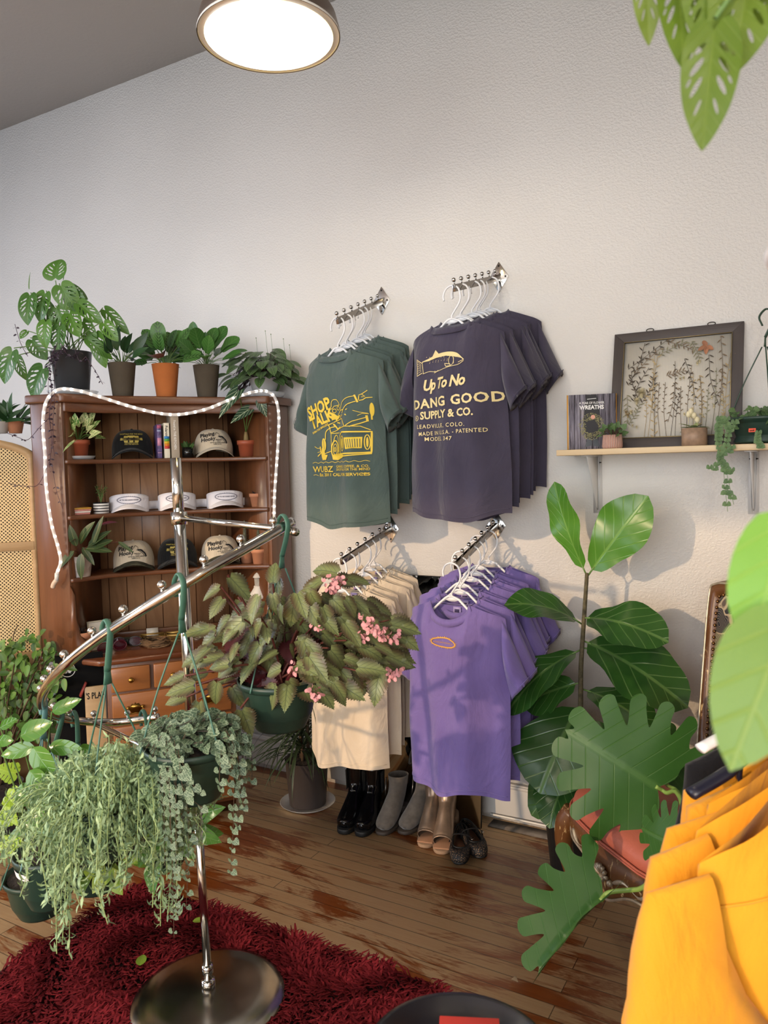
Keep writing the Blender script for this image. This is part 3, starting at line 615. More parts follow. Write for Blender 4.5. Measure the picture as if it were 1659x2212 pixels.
def lobed(n=6, dep_=.36):
    P = [(0, .08), (.10, -.02), (.2, -.04)]
    for k in range(n):
        t = k/(n-1); a = R(-38+118*t); L_ = .56+.36*t-.10*math.sin(PI*t); o = np.array([.02, .12+.34*t]); d = np.array([math.cos(a), math.sin(a)]); nn = np.array([-d[1], d[0]]); ln = L_*(.92-.28*t)
        P += [tuple(o+d*ln*.78-nn*.075), tuple(o+d*ln*.93-nn*.07), tuple(o+d*ln*1.0-nn*.01), tuple(o+d*ln*.95+nn*.055), tuple(o+d*ln*.80+nn*.062)]
        if k < n-1: P += [tuple(o+d*ln*(1-dep_)+nn*.066), tuple(o+d*ln*(1-dep_-.03)+nn*.084)]
    Q = [(x, y) for x, y in P if x > .004]; return [(0, .08)]+Q+[(0, 1.0)]
LF['lobed'] = cut(sym(smoothpts(lobed(), 3).tolist()[:-1]+[(0, 1.0)]), step=.07)
def leaf(mb, T, base, d, L, W, up=(0, 0, 1), bend=.6, fold=.15, wave=0., wf=9., cup=0., twist=0., rnd=None):
    V, F = LF[T]; d = nrm(d); up = np.asarray(up, float); s = np.cross(d, up)
    if np.linalg.norm(s) < .05: s = np.cross(d, (1, .2, 0))
    s = nrm(s)
    if twist: q = np.cross(s, d); s = s*math.cos(twist)+q*math.sin(twist)
    n = np.cross(s, d); x = V[:, 0]; y = V[:, 1]; B = bend if abs(bend) > 1e-3 else 1e-3
    yy = np.clip(y, -.2, 1.2)
    al = L*np.sin(B*yy)/B; dn = L*(1-np.cos(B*yy))/B; ax = np.abs(x)
    ph = random.random()*6.28 if wave else 0
    h = W*(fold*ax-cup*ax**2)+wave*L*np.sin(y*wf+ph+np.sign(x)*1.3)*ax*2
    nl = np.cos(B*yy); dl = np.sin(B*yy)
    P = np.asarray(base)+np.outer(al, d)-np.outer(dn, n)+np.outer(x*W, s)+h[:, None]*(np.outer(nl, n)+np.outer(dl, d))
    mb.add(P, F, np.stack([x+.5, y], 1), random.random() if rnd is None else rnd)
def curve3(a, b, sag=0., n=8, lift=0.):
    a = np.asarray(a, float); b = np.asarray(b, float); t = np.linspace(0, 1, n)[:, None]
    return a*(1-t)+b*t+np.array([0, 0, 1])*(lift*np.sin(PI*t)*1.0-sag*t*t)
def rv(a, b): return random.uniform(a, b)
def sph(az, el): return np.array([math.cos(el)*math.cos(az), math.cos(el)*math.sin(az), math.sin(el)])
SOIL = M('potting_soil', '#2b211b', .95, var=.5, vs=80, bump=.8, bs=90)
TERRA = M('terracotta', '#c08361', .8, var=.08, vs=8, bump=.1); TERRO = M('orange_clay', '#c9783f', .75, var=.05, bump=.1); OLIVE = M('olive_clay', '#5a5245', .8, var=.08, bump=.1)
DKGREEN = M('dark_green_plastic', '#22392f', .42, var=.06, vs=5); BRICKP = M('brick_red_plastic', '#a4553a', .45); GREYM = M('grey_metal_glaze', '#5d6064', .3, .6, var=.1, vs=6)
CLEAR = glass('clear_plastic', (225, 230, 235), .12, .38)
def pot(t, r, h, mat, kind='taper', c=(0, 0, 0), soil=True, name='pot', seg=40, rb=None):
    """round pot standing on c"""
    rb = rb or r*.7; w_ = .004; c = np.asarray(c, float)
    if kind == 'taper': pr = [(0, 0), (rb, 0), (r, h), (r+.001, h), (r-w_, h), (r-w_-.004, h-.012), (0, h-.02)]
    elif kind == 'rim': pr = [(0, 0), (rb, 0), (r*.90, h*.74), (r, h*.745), (r*1.02, h), (r*.95, h), (r*.9, h-.012), (0, h-.018)]
    elif kind == 'hang': pr = [(0, 0), (rb, 0), (rb*1.05, .006), (r*.80, h*.28), (r*.81, h*.29), (r*.95, h*.85), (r*.955, h*.86), (r*1.03, h*.88), (r*1.05, h), (r*1.0, h), (r*.96, h-.02), (0, h-.025)]
    elif kind == 'round': pr = [(0, 0), (rb*.9, 0), (rb, .006), (r*1.06, h*.45), (r, h), (r-w_, h), (r-w_-.003, h-.01), (0, h-.014)]
    else: pr = [(0, 0), (r, 0), (r, h), (r-w_, h), (r-w_, h-.01), (0, h-.012)]
    o = MB().lathe([(max(a, 1e-4), b) for a, b in pr], c, seg).build(name, mat, t, bevel=0)
    if soil: MB().lathe([(r*.9, h-.009), (r*.5, h-.004), (1e-4, h-.006)], c, 24).build('soil', SOIL, t)
    return o
def saucer(t, r, c, mat=CLEAR, h=.022): return MB().lathe([(1e-4, 0), (r*.82, 0), (r, h), (r-.003, h), (r*.8, .004), (1e-4, .004)], c, 36).build('saucer', mat, t)
LM = dict(
    ficus=leafmat('ficus_leaf', '#2c4a1a', '#5f8a33', vein='#6f9a45', vn=9, vs=.25),
    monst=leafmat('monstera_leaf', '#2f5a1c', '#5c8a2e', vein='#6f9d4c', vn=7, vs=.3, slope=.7, rough=.35),
    lime=leafmat('lime_leaf', '#7fa32a', '#a9c83e', vein='#c3da6a', vn=6, vs=.25),
    peace=leafmat('dark_strap_leaf', '#1f3d20', '#34592f', vein='#3f6a38', vn=9, vs=.25, rough=.35),
    cala=leafmat('calathea_leaf', '#4d6b3c', '#5f7d4a', 'calathea', vein='#8ea777', vn=7, vs=.5, back='#4b2c33', slope=.8),
    maran=leafmat('prayer_leaf', '#3c6a2f', '#568540', 'calathea', vein='#7ba35a', vn=6, vs=.4, back='#5c3a3e', slope=.8),
    pray=leafmat('striped_prayer_leaf', '#20351c', '#2f4a25', vein='#a3a268', vn=12, vs=.45, back='#6b2a40', slope=.8, vw=.08),
    fid=leafmat('fiddle_leaf', '#1f3f18', '#335d24', vein='#6f9150', vn=6, vs=.4, slope=.9, vw=.07, rough=.28, trans=.12),
    fidy=leafmat('young_fiddle_leaf', '#3c6b1d', '#568c2c', vein='#86ad55', vn=6, vs=.35, slope=.9, vw=.07, rough=.3),
    fids=leafmat('small_fiddle_leaf', '#35612a', '#4d8138', vein='#7fa65e', vn=6, vs=.4, slope=.8, rough=.35),
    poth=leafmat('pothos_leaf', '#3f7428', '#5f9638', 'varieg', vein='#d9dca0', vn=5, trans=.2),
    aloc=leafmat('alocasia_leaf', '#1f3b28', '#2c4c32', vein='#c2cfae', vn=5, vs=.95, slope=.9, vw=.09, rough=.35),
    bego=leafmat('begonia_leaf', '#3a3a26', '#5e4a33', 'begonia', vein='#2f3f2c', back='#5c1420', vn=6, vs=.55, slope=.9, vw=.12, rough=.4, trans=.1),
    heart=leafmat('string_of_hearts_leaf', '#3c5540', '#5a7356', 'marble', vein='#a3b597', back='#8b7f76', vs=.85, rough=.5),
    heartg=leafmat('green_hearts_leaf', '#3e5c33', '#5e7c48', 'marble', vein='#86a06c', vs=.5, rough=.5),
    sene=leafmat('dolphin_leaf', '#7a9c80', '#b7cd94', vein='#c8d8a4', vs=.2, rough=.5, trans=.1),
    hoya=leafmat('glossy_green_leaf', '#3d6a26', '#5c8a38', vein='#86a860', vn=4, vs=.22, rough=.16, trans=.1),
    drac=leafmat('dragon_tree_leaf', '#22301f', '#3c4c30', vein='#46563a', vn=1, vs=.2, rough=.4),
    selm=leafmat('lobed_philodendron_leaf', '#234a1b', '#386225', vein='#63884a', vn=7, vs=.2, slope=-.75, vw=.05, rough=.42, trans=.12, spec=.3),
    trad=leafmat('purple_trailing_leaf', '#2f2230', '#443645', vein='#58485a', vs=.2),
    succ=leafmat('succulent_leaf', '#5f7f62', '#7f9c78', vs=.1, vein='#93ad8c', rough=.5),
    dsuc=leafmat('dark_succulent_leaf', '#3d3533', '#5d514c', vs=.1, rough=.5), gsuc=leafmat('green_succulent_leaf', '#2c4a24', '#4c6a34', vs=.1, rough=.35),
    crot=leafmat('yellow_pothos_leaf', '#6f9430', '#8fac3d', vein='#b9c766', vs=.2))
STEMG = M('green_stem', '#5c7a3c', .5); STEMB = M('brown_stem', '#4c3a28', .8, var=.2, bump=.3); STEMR = M('red_stem', '#5a2a20', .6); STEMP = M('purple_stem', '#4a3240', .6)
def clump(t, mat, T, c, n, L, W, el=(.2, 1.2), stem=.06, az=(0, 2*PI), bend=(.4, 1.2), smat=None, sr=.0014, lv=(.7, 1.15), name='foliage', fold=.15, spread=.015, wave=0.):
    """leaves on stems springing from one spot"""
    m = MB(); q = MB()
    for i in range(n):
        a = az[0]+(az[1]-az[0])*((i*.7549) % 1)+rv(-.15, .15); e = el[0]+(el[1]-el[0])*((i*.5698+.1) % 1); d = sph(a, e); k = rv(*lv)
        b = np.asarray(c)+np.array([math.cos(a), math.sin(a), 0])*spread*random.random()
        tip = b+d*stem*k; q.tube(curve3(b, tip, 0, 5, .01), sr, 5, False)
        leaf(m, T, tip, nrm(d+np.array([0, 0, .05])), L*k, W*k, up=(rv(-.2, .7), rv(-1, -.2), rv(.2, .9)), bend=rv(*bend)*.8, fold=fold, wave=wave)
    m.build(name, mat, t); q.build('stems', smat or STEMG, t)
def rosette(t, mat, c, r, n=26, pt='lance', wide=.4):
    m = MB()
    for i in range(n):
        u = i/n; a = i*2.4; e = .15+1.2*u; L_ = r*(1-.55*u); leaf(m, pt, np.asarray(c)+[0, 0, .004], sph(a, e), L_, L_*wide, bend=-.5, fold=.3)
    m.build('rosette', mat, t)
def pointleaf(m, T, px, py, depth, qx, qy, qd, W, bend=.3, up=(0, -.5, 1), **k):
    """leaf from base place to tip place (both given as photo pixel + distance)"""
    a = dep(px, py, depth); b = dep(qx, qy, qd); L_ = np.linalg.norm(b-a); leaf(m, T, a, b-a, L_*(1+.04*abs(bend)), W, up=up, bend=bend, **k); return a, b
# ---------------------------------------------------------------- shag rug
def rug():
    x0, x1, y0, y1 = -2.13, -.875, -2.95, -1.09; t = MB(); a = ell(0, 0, .12, .12, 8, 0, 90)
    P = [(x1-.12+p[0], y1-.12+p[1]) for p in a]+[(x0+.08, y1), (x0, y1-.08), (x0, y0), (x1, y0)]
    t.plan(P, .001, .018); root = thing('shag_rug', 'dark red shag rug on the wooden floor under the round metal base', 'rug', ((x0+x1)/2, (y0+y1)/2, 0))
    RM = M('rug_pile', '#641c21', .95, var=.35, vs=6, spec=.05); t.build('rug_backing', M('rug_backing', '#3a0f10', 1), root, False)
    n = 42000; p = np.stack([rs.uniform(x0+.005, x1-.005, n), rs.uniform(y0+.05, y1-.005, n)], 1)
    k = ~((p[:, 0] > x1-.12) & (p[:, 1] > y1-.12) & (np.hypot(p[:, 0]-(x1-.12), p[:, 1]-(y1-.12)) > .12)); p = p[k]; n = len(p)
    cx = np.array([-1.473, -1.448]); k = np.hypot(*(p-cx).T) > .19; p = p[k]; n = len(p)
    az = 4*np.sin(p[:, 0]*7+1)+3*np.cos(p[:, 1]*9)+rs.uniform(-1.3, 1.3, n); d = np.stack([np.cos(az), np.sin(az)], 1); s_ = np.stack([-d[:, 1], d[:, 0]], 1)
    ln = rs.uniform(.022, .045, n); hh = rs.uniform(.022, .042, n); w_ = rs.uniform(.0022, .0042, n); V = []
    for u, z, ww in ((0, 0, 1), (.45, .62, 1.05), (1., 1., .5)):
        for sg in (-1, 1):
            q = p+d*(ln*u)[:, None]+s_*(sg*w_*ww)[:, None]; V.append(np.stack([q[:, 0], q[:, 1], .016+hh*(z-(.35 if u == 1 else 0))], 1))
    V = np.stack(V, 1).reshape(-1, 3); b_ = np.arange(n)[:, None]*6
    F = np.concatenate([b_+[0, 1, 3, 2], b_+[2, 3, 5, 4]]); t = MB(); t.add(V, F); o = t.build('pile', RM, root, smooth=True); o['kind'] = 'stuff'
rug()
# ---------------------------------------------------------------- spiral plant stand
SB = np.array([-1.473, -1.448, 0]); PT = dep(379, 990, 2.17)
stand = thing('spiral_plant_stand', 'chrome spiral plant stand on a heavy round base standing on the red rug', 'plant stand', SB)
MB().lathe([(1e-4, 0), (.214, 0), (.218, .008), (.208, .022), (.18, .034), (.14, .037), (.04, .046), (1e-4, .047)], SB+[0, 0, .019], 64).build('base', M('tarnished_chrome', '#8f8a82', .22, 1.0, var=.3, vs=7), stand)
def pole(z): u = (z-.06)/(PT[2]-.06); q = SB+np.array([0, 0, .06]); return q+(PT-q)*u
MB().tube([pole(.06), pole(.62)], .0115, 24).build('lower_pole', CHROME, stand)
MB().tube([pole(.62), pole(1.37)], .0165, 24).build('middle_pole', CHROME, stand); MB().tube([pole(1.37), PT], .0155, 24).build('upper_pole', CHROME, stand)
for z, r_ in ((.075, .019), (.115, .0155)): MB().tube([pole(z-.012), pole(z+.012)], r_, 24).build('collar', CHROME, stand)
MB().tube([pole(1.352), pole(1.388)], .0225, 24).build('clamp', CHROME, stand)
HP = [dep(x, y, z) for x, y, z in ((631, 1127, 1.90), (560, 1168, 1.82), (480, 1213, 1.75), (400, 1260, 1.71), (300, 1322, 1.71), (212, 1380, 1.74), (135, 1443, 1.80), (92, 1500, 1.98), (100, 1535, 2.22), (160, 1556, 2.42), (250, 1560, 2.52), (342, 1549, 2.50))]
HS = smoothpts(HP, 14); MB().tube(HS, .0125, 16).build('spiral_rail', CHROME, stand)
MB().tube([pole(1.372), dep(600, 1142, 1.93)], .0085, 12).build('support_arm', CHROME, stand)
MB().tube([pole(.66), dep(205, 1562, 2.47)], .0085, 12).build('support_arm', CHROME, stand)
MB().tube([dep(612, 1143, 1.93), dep(640, 1150, 1.88)], .010, 12).build('end_bolt', CHROME, stand)
al = np.concatenate([[0], np.cumsum(np.linalg.norm(np.diff(HS, axis=0), axis=1))]); n = 17
for k in range(n):
    u = al[-1]*(.035+.955*k/(n-1)); i = np.searchsorted(al, u); i = min(i, len(HS)-1); m = MB(); m.tube([HS[i], HS[i]+[0, 0, .022]], .0035, 6); m.ball(HS[i]+[0, 0, .028], .0105, 14); m.build('ball_stop', CHROME, stand)
HOOKG = M('green_hanger_plastic', '#3f6a5a', .45)
def hanging(name, label, cat, top, rim, r=.1, h=.125, group=None, kind='hang', wires=3, a0=.5, rb=None, hmat=HOOKG, hook=.085, pmat=None, soil=True):
    """hanging pot: top = point of the rail it hooks over, rim = centre of the pot rim"""
    top = np.asarray(top, float); rim = np.asarray(rim, float); t = thing(name, label, cat, rim-[0, 0, h], 0, group)
    pot(t, r, h, pmat or DKGREEN, kind, rim-[0, 0, h], rb=rb or r*.62, soil=soil)
    dn = nrm(rim-top); y = top+dn*hook; rt = nrm(np.cross(dn, (0.3, 1, 0)))
    H = smoothpts([top-rt*.012+[0, 0, -.035], top-rt*.022+[0, 0, -.005], top+[0, 0, .018], top+rt*.02+[0, 0, .0], top+rt*.016+dn*.035, y], 6)
    MB().tube(H, np.linspace(.006, .0085, len(H)), 8, flat=.45).build('hook', hmat, t)
    MB().tube([y, y+dn*.03], [.009, .013], 8, flat=.3).build('yoke', hmat, t)
    for k in range(wires):
        a = a0+2*PI*k/wires; e = rim+np.array([math.cos(a), math.sin(a), 0])*r*1.04
        s0 = y+dn*.03+nrm([math.cos(a), math.sin(a), 0])*.009; P = smoothpts([s0, s0+(e-s0)*.5+nrm([math.cos(a), math.sin(a), 0])*.006, e+[0, 0, .004], e+nrm([math.cos(a), math.sin(a), 0])*.006+[0, 0, -.012]], 5)
        MB().tube(P, .0022, 6).build('hanger_wire', hmat, t)
    return t
# ---------------------------------------------------------------- things on and in the hutch
def proj(p): q = MM.T @ (np.asarray(p)-CAMC); return 829.5-FP*q[0]/q[2], 1106+FP*q[1]/q[2], -q[2]
def cabp(px, py, b): d = ray(px, py); return CAMC+d*(((OH+HM*b-CAMC) @ HM)/(d @ HM))
def shp(px, b, z):
    lo, hi = -.7, .7
    for _ in range(30):
        m_ = (lo+hi)/2
        if proj(hw(m_, b, z))[0] < px: lo = m_
        else: hi = m_
    return hw(lo, b, z)
TOPZ, Z1, Z2, Z3, ZW = 1.8355, 1.5655, 1.3325, 1.0705, .7405
# Swiss-cheese vine
c = shp(158, .24, TOPZ); D0 = proj(c)[2]; t = thing('monstera_plant', 'tall holey-leaved monstera in a shiny grey pot on the left end of the hutch top', 'potted plant', c)
pot(t, .084, .182, GREYM, 'taper', c+[0, 0, .006], rb=.066); saucer(t, .105, c)
m = MB(); q = MB(); top = c+[0, 0, .19]
for bx, by, tx, ty, wp in ((120, 606, 118, 553, 62), (135, 618, 187, 640, 30), (128, 612, 160, 668, 52), (66, 632, 50, 695, 44), (100, 628, 72, 690, 42), (165, 652, 216, 692, 34), (222, 665, 274, 716, 30), (148, 672, 166, 722, 42), (100, 690, 86, 745, 36), (205, 716, 219, 790, 38), (222, 695, 248, 730, 30), (97, 790, 54, 858, 58), (30, 752, -6, 824, 50), (36, 768, 46, 815, 26), (66, 730, 98, 775, 40), (120, 660, 138, 712, 44), (176, 690, 200, 740, 36), (60, 715, 40, 728, 20), (150, 630, 182, 676, 40), (84, 650, 120, 700, 40), (185, 730, 240, 770, 26), (130, 700, 118, 760, 38)):
    dd = D0+rv(-.11, .06); a, b = pointleaf(m, 'monstera', bx, by, dd, tx, ty, dd-rv(.0, .05), wp*D0/FP, bend=rv(.3, .9), up=(.3, -.8, .35) if by > 606 else (.2, -1, .1), wave=.01)
    q.tube(curve3(top+np.array([rv(-.03, .03), rv(-.03, .03), -.01]), a, 0, 8, .02), .0022, 6, False)
m.build('foliage', LM['monst'], t); q.build('stems', STEMG, t)
m = MB()
for x0, y0, x1, y1 in ((63, 625, 61, 585), (137, 605, 140, 565)): pointleaf(m, 'blade', x0, y0, D0, x1, y1, D0, .008)
m.build('new_shoots', STEMG, t)
def strand(m, q, P, T, L_, W, n, r=.0011, jit=.012, droop=-.3, **k):
    P = np.asarray(P, float); q.tube(P, r, 4, False); al = np.concatenate([[0], np.cumsum(np.linalg.norm(np.diff(P, axis=0), axis=1))])
    for i in range(n):
        u = al[-1]*(i+.5)/n; p = np.array([np.interp(u, al, P[:, j]) for j in range(3)])
        for s_ in (0, 1):
            a = rv(0, 6.28); d = nrm([math.cos(a), math.sin(a), droop+rv(-.3, .3)]); kk = rv(.7, 1.15); leaf(m, T, p+d*.003, d, L_*kk, W*kk, bend=.3, up=(0, -1, .4) if random.random() < .5 else (0, 0, 1), **k)
t = thing('trailing_purple_plant', 'dark purple trailing vine spilling from the monstera pot down the left stile', 'plant', c+[-.03, -.08, .19])
m = MB(); q = MB()
for pts, n in (([(125, 740), (108, 790), (112, 850), (106, 900), (112, 950), (106, 1010)], 22), ([(135, 745), (118, 800), (118, 860), (114, 920), (116, 960)], 18), ([(112, 760), (104, 830), (110, 930), (118, 985)], 14), ([(108, 900), (84, 925), (60, 950), (40, 945), (14, 935)], 5), ([(110, 990), (84, 1045), (60, 1050), (30, 1047), (18, 1042)], 5), ([(112, 1000), (122, 1060), (136, 1100)], 3), ([(160, 750), (172, 780), (186, 770)], 6), ([(185, 770), (205, 800), (222, 830)], 5), ([(60, 770), (44, 740), (32, 700)], 5), ([(140, 745), (120, 770), (110, 790)], 14), ([(130, 740), (150, 770), (172, 760)], 12), ([(120, 750), (108, 775), (104, 800)], 16)):
    P = [cabp(x, y, .085 if y > 830 else .12) for x, y in pts]; strand(m, q, smoothpts(P, 5), 'tiny', .017, .009, n)
m.build('foliage', LM['trad'], t); q.build('stems', STEMP, t)
def smallpot(px, mat, label, T, lm, seed, **k):
    random.seed(seed); c = shp(px, .22, TOPZ); t = thing('potted_plant', label, 'potted plant', c); pot(t, .059, .145, mat, 'taper', c, rb=.043); clump(t, LM[lm], T, c+[0, 0, .138], **k); return t, c
smallpot(266, OLIVE, 'dark lance-leaved plant in an olive clay pot on top of the hutch', 'lance', 'peace', 3, n=24, L=.105, W=.036, stem=.075, el=(.25, 1.45), bend=(.5, 1.4))
smallpot(360, TERRO, 'prayer plant in an orange clay pot on top of the hutch', 'round', 'maran', 6, n=26, L=.09, W=.062, stem=.085, el=(.1, 1.4), bend=(.3, 1.2))
smallpot(448, OLIVE, 'small fiddle leaf fig in an olive clay pot on top of the hutch', 'fiddle', 'fids', 11, n=26, L=.11, W=.066, stem=.09, el=(.15, 1.45), bend=(.2, .9))
random.seed(9); c = shp(572, .20, TOPZ); t = thing('calathea', 'wide bushy calathea with drooping patterned leaves on a clear saucer, right on the hutch', 'potted plant', c)
pot(t, .07, .085, glass('frosted_plastic', (215, 218, 220), .3, .8), 'taper', c+[0, 0, .005]); saucer(t, .10, c)
m = MB(); q = MB()
for i in range(125):
    a = i*2.4; e = rv(-.1, 1.45); rr = rv(.07, .165); p = c+[0, 0, .085]+sph(a, e)*np.array([rr*1.15, rr, rr*.9]); d = nrm(sph(a, .25)+np.array([0, 0, -.5])); p[1] = min(p[1], -.10); d[1] = d[1] if p[1] < -.18 else min(d[1], -.1); leaf(m, 'ovate', p, d, rv(.07, .095), rv(.042, .054), up=sph(a, 1.0)+np.array([.2, -.5, 0]), bend=rv(.3, .9)); q.tube(curve3(c+[0, 0, .08], p, 0, 5, .01), .0013, 5, False)
m.build('foliage', LM['cala'], t); q.build('stems', STEMP, t)
m = MB()
for x, y in ((573, 715), (585, 722), (553, 730), (612, 732), (625, 745), (530, 762)): a = cabp(x+6, y+60, .2); b = cabp(x, y, .2); m.tube(curve3(a, b, 0, 6, .004), .0008, 4); m.ball(b, .0025, 6)
m.build('flower_stalks', STEMG, t)
# in the shelves
random.seed(12); c = shp(170, .205, Z1); t = thing('pothos_plant', 'variegated pothos in a brick red pot on the top shelf, left', 'potted plant', c); pot(t, .048, .075, BRICKP, 'rim', c+[0, 0, .008], rb=.036); saucer(t, .07, c, h=.015)
clump(t, LM['poth'], 'arrow', c+[0, 0, .085], 30, .062, .046, el=(.1, 1.4), stem=.065, bend=(.3, 1.1))
m = MB(); pointleaf(m, 'arrow', 165, 950, 3.1, 132, 972, 3.05, .03); m.build('low_leaf', LM['poth'], t)
random.seed(13); c = shp(533, .215, Z1); t = thing('alocasia', 'alocasia with white-veined arrow leaves in a brick red pot on the top shelf, right', 'potted plant', c); pot(t, .042, .075, BRICKP, 'rim', c, rb=.032)
MB().tube(curve3(c+[0, 0, .065], c+[0, 0, .115], 0, 4), [.013, .012, .010, .007], 8).build('stem', M('alocasia_trunk', '#8a7448', .7, bump=.3), t)
for x0, y0, x1, y1, w_, b_ in ((545, 880, 498, 908, .05, .06), (522, 835, 470, 895, .055, .06), (560, 862, 575, 900, .04, .10)):
    m = MB(); a = cabp(x0, y0, b_); bb = cabp(x1, y1, b_-.01); leaf(m, 'arrow', a, bb-a, np.linalg.norm(bb-a)*1.05, w_*1.3, up=(.3, -.8, .5), bend=.3); lf = m.build('leaf', LM['aloc'], t); MB().tube(curve3(c+[0, 0, .11], a+(bb-a)*.15, 0, 8, .02), .0022, 6).build('leaf_stalk', STEMG, lf)
BLK = M('glossy_black_ceramic', '#0d0d0e', .12)
random.seed(14); c = shp(407, .22, Z1); t = thing('mini_succulent', 'small green succulent in a glossy black cup on the top shelf beside the beige cap', 'potted plant', c); pot(t, .027, .047, BLK, 'cyl', c); clump(t, LM['gsuc'], 'ovate', c+[0, 0, .04], 9, .035, .018, el=(.4, 1.4), stem=.004, bend=(-.3, .3), fold=.4)
# caps
def crownpt(x, z, zb=.034, rx=.088, ry=.092, h=.100, off=.0, zb0=0):
    s_ = min(.985, max(0, (z-zb)/h)); cc = math.cos(math.asin(s_))**.62; q = max(-.98, min(.98, x/(rx*cc))); th = math.asin(q); n_ = (1+off/.09)
    return np.array([rx*cc*math.sin(th)*n_, -ry*cc*math.cos(th)*n_, z])
def brim(m, zc=.050, drop=.046, fw=.055, w_=.092, under=False):
    us = np.linspace(-1, 1, 21); G = []
    for v in np.linspace(0, 1, 7):
        G.append([[w_*u*(.93+.07*v), -(.075*math.sqrt(max(0, 1-.86*u*u)))-fw*v*math.sqrt(max(.02, 1-u*u*.93)), zc-drop*u*u-.016*v*(1-.3*u*u)+(-.003 if under else 0)] for u in us])
    m.grid(np.array(G))
def cap(label, cm_, bm_, um_, pf, pm, loc, rz):
    t = thing('baseball_cap', label, 'cap', loc, rz)
    G = []; zb, rx, ry, h = .034, .088, .092, .096
    for k in range(12):
        f = PI/2*k/11; cc = math.cos(f)**.62; s_ = math.sin(f)
        G.append([[rx*cc*math.sin(a), -ry*cc*math.cos(a)*(1 if math.cos(a) > 0 else 1.15), (zb+h*s_*(1 if math.cos(a) > -.2 else .93)) if k else zb*(.1+.9*abs(math.cos(a)))] for a in np.linspace(0, 2*PI, 33)[:-1]])
    MB(True).grid(np.array(G), wrap=True).build('crown', cm_, t)
    MB(True).ball((0, 0, .131), .006, 10, .5).build('top_button', cm_, t)
    m = MB(True); brim(m); m.build('brim', bm_, t, solid=.003); m = MB(True); brim(m, zc=.0465); m.build('brim_lining', um_, t)
    if pf: m = MB(True); pf(m); q_ = m.build('print', pm, t, smooth=False)
    if pf is pf_black: m = MB(True); text(m, 'WUBZ GARAGE', lambda x, y: crownpt(x, y, off=.0045), 0, .0815, .006, .03, 1.15, align='CENTER'); m.build('band_lettering', BC, q_, smooth=False)
    return t
BC = cloth('black_twill', '#111214', '#0c0d0f', .85, .1); BG = cloth('beige_twill', '#c9bda8', '#bcae97'); CAMO = M('camo_lining', '#3b3a2a', .9, var=.7, vs=30); GOLDI = M('olive_gold_ink', '#9a8a3c', .6); BKI = M('black_thread_ink', '#14161c', .7)
def pf_black(m):
    f = lambda x, y: crownpt(x, y, off=.0022)
    text(m, 'SHOPTALK FOR THE MIND', f, 0, .104, .006, .02, .9, align='CENTER'); fill(m, [(-.018, .093), (.018, .093), (.014, .100), (-.014, .100)], f)
    for x in (-.022, 0, .022): fill(m, [(x-.009, .090), (x+.009, .090), (x+.007, .0985), (x-.007, .0985)], f); fill(m, [(x-.009, .079), (x+.009, .079), (x+.007, .070), (x-.007, .070)], f)
    fill(m, [(-.046, .079), (.046, .079), (.044, .090), (-.044, .090)], f); text(m, 'GARAGE & COFFEE', f, 0, .0655, .0045, .02, 1, align='CENTER'); text(m, 'CALL FOR SERVICES', f, 0, .0595, .0045, .02, 1, align='CENTER')
    stroke(m, [(-.016, .040), (.016, .0405)], .0014, f)
def pf_hooky(m):
    f = lambda x, y: crownpt(x, y, off=.0022)
    text(m, 'Playing', f, -.062, .088, .0165, .022, .95, R(12), .3); text(m, 'Hooky', f, -.060, .068, .0165, .022, .95, R(10), .3)
    stroke(m, smoothpts([(0, .100), (.008, .112), (.020, .102), (.014, .092), (.032, .095), (.046, .080)], 4), .0016, f); stroke(m, smoothpts([(.018, .094), (.030, .092), (.046, .078), (.052, .062)], 4), .006, f); stroke(m, [(.020, .091), (.036, .080), (.048, .062)], .0018, f)
    text(m, 'LEADVILLE', f, .002, .0765, .0045, .03, .9); text(m, 'COLO', f, .008, .070, .0045, .03, .9); text(m, 'UP TO NO DANG GOOD', f, -.022, .063, .0045, .03, .9); text(m, 'SUPPLY & CO.', f, -.008, .056, .0045, .03, .9)
FR = HR+R(0)
for px, z, kind, label in ((287, Z1, 'b', 'black trucker cap with olive print on the top shelf left of the books'), (462, Z1, 'h', 'beige Playing Hooky cap on the top shelf right of the books'), (290, Z3, 'c', 'beige Playing Hooky cap with camo brim on the lowest shelf beside the white pot'), (384, Z3, 'b', 'black cap between two beige caps on the lowest shelf behind the chrome pole'), (477, Z3, 'c', 'beige Playing Hooky cap on the lowest shelf beside the cactus pots')):
    c = shp(px, .285 if z == Z1 else .275, z)+[0, 0, .001]
    if kind == 'b': cap(label, BC, BC, BC, pf_black, GOLDI, c, FR+R(-6))
    else: cap(label, BG, BG if kind == 'h' else CAMO, CAMO, pf_hooky, BKI, c, FR+R(-4))
WV = cloth('white_cotton_twill', '#e4e1e6', '#d6d3da'); NI = M('navy_ink', '#23264a', .7)
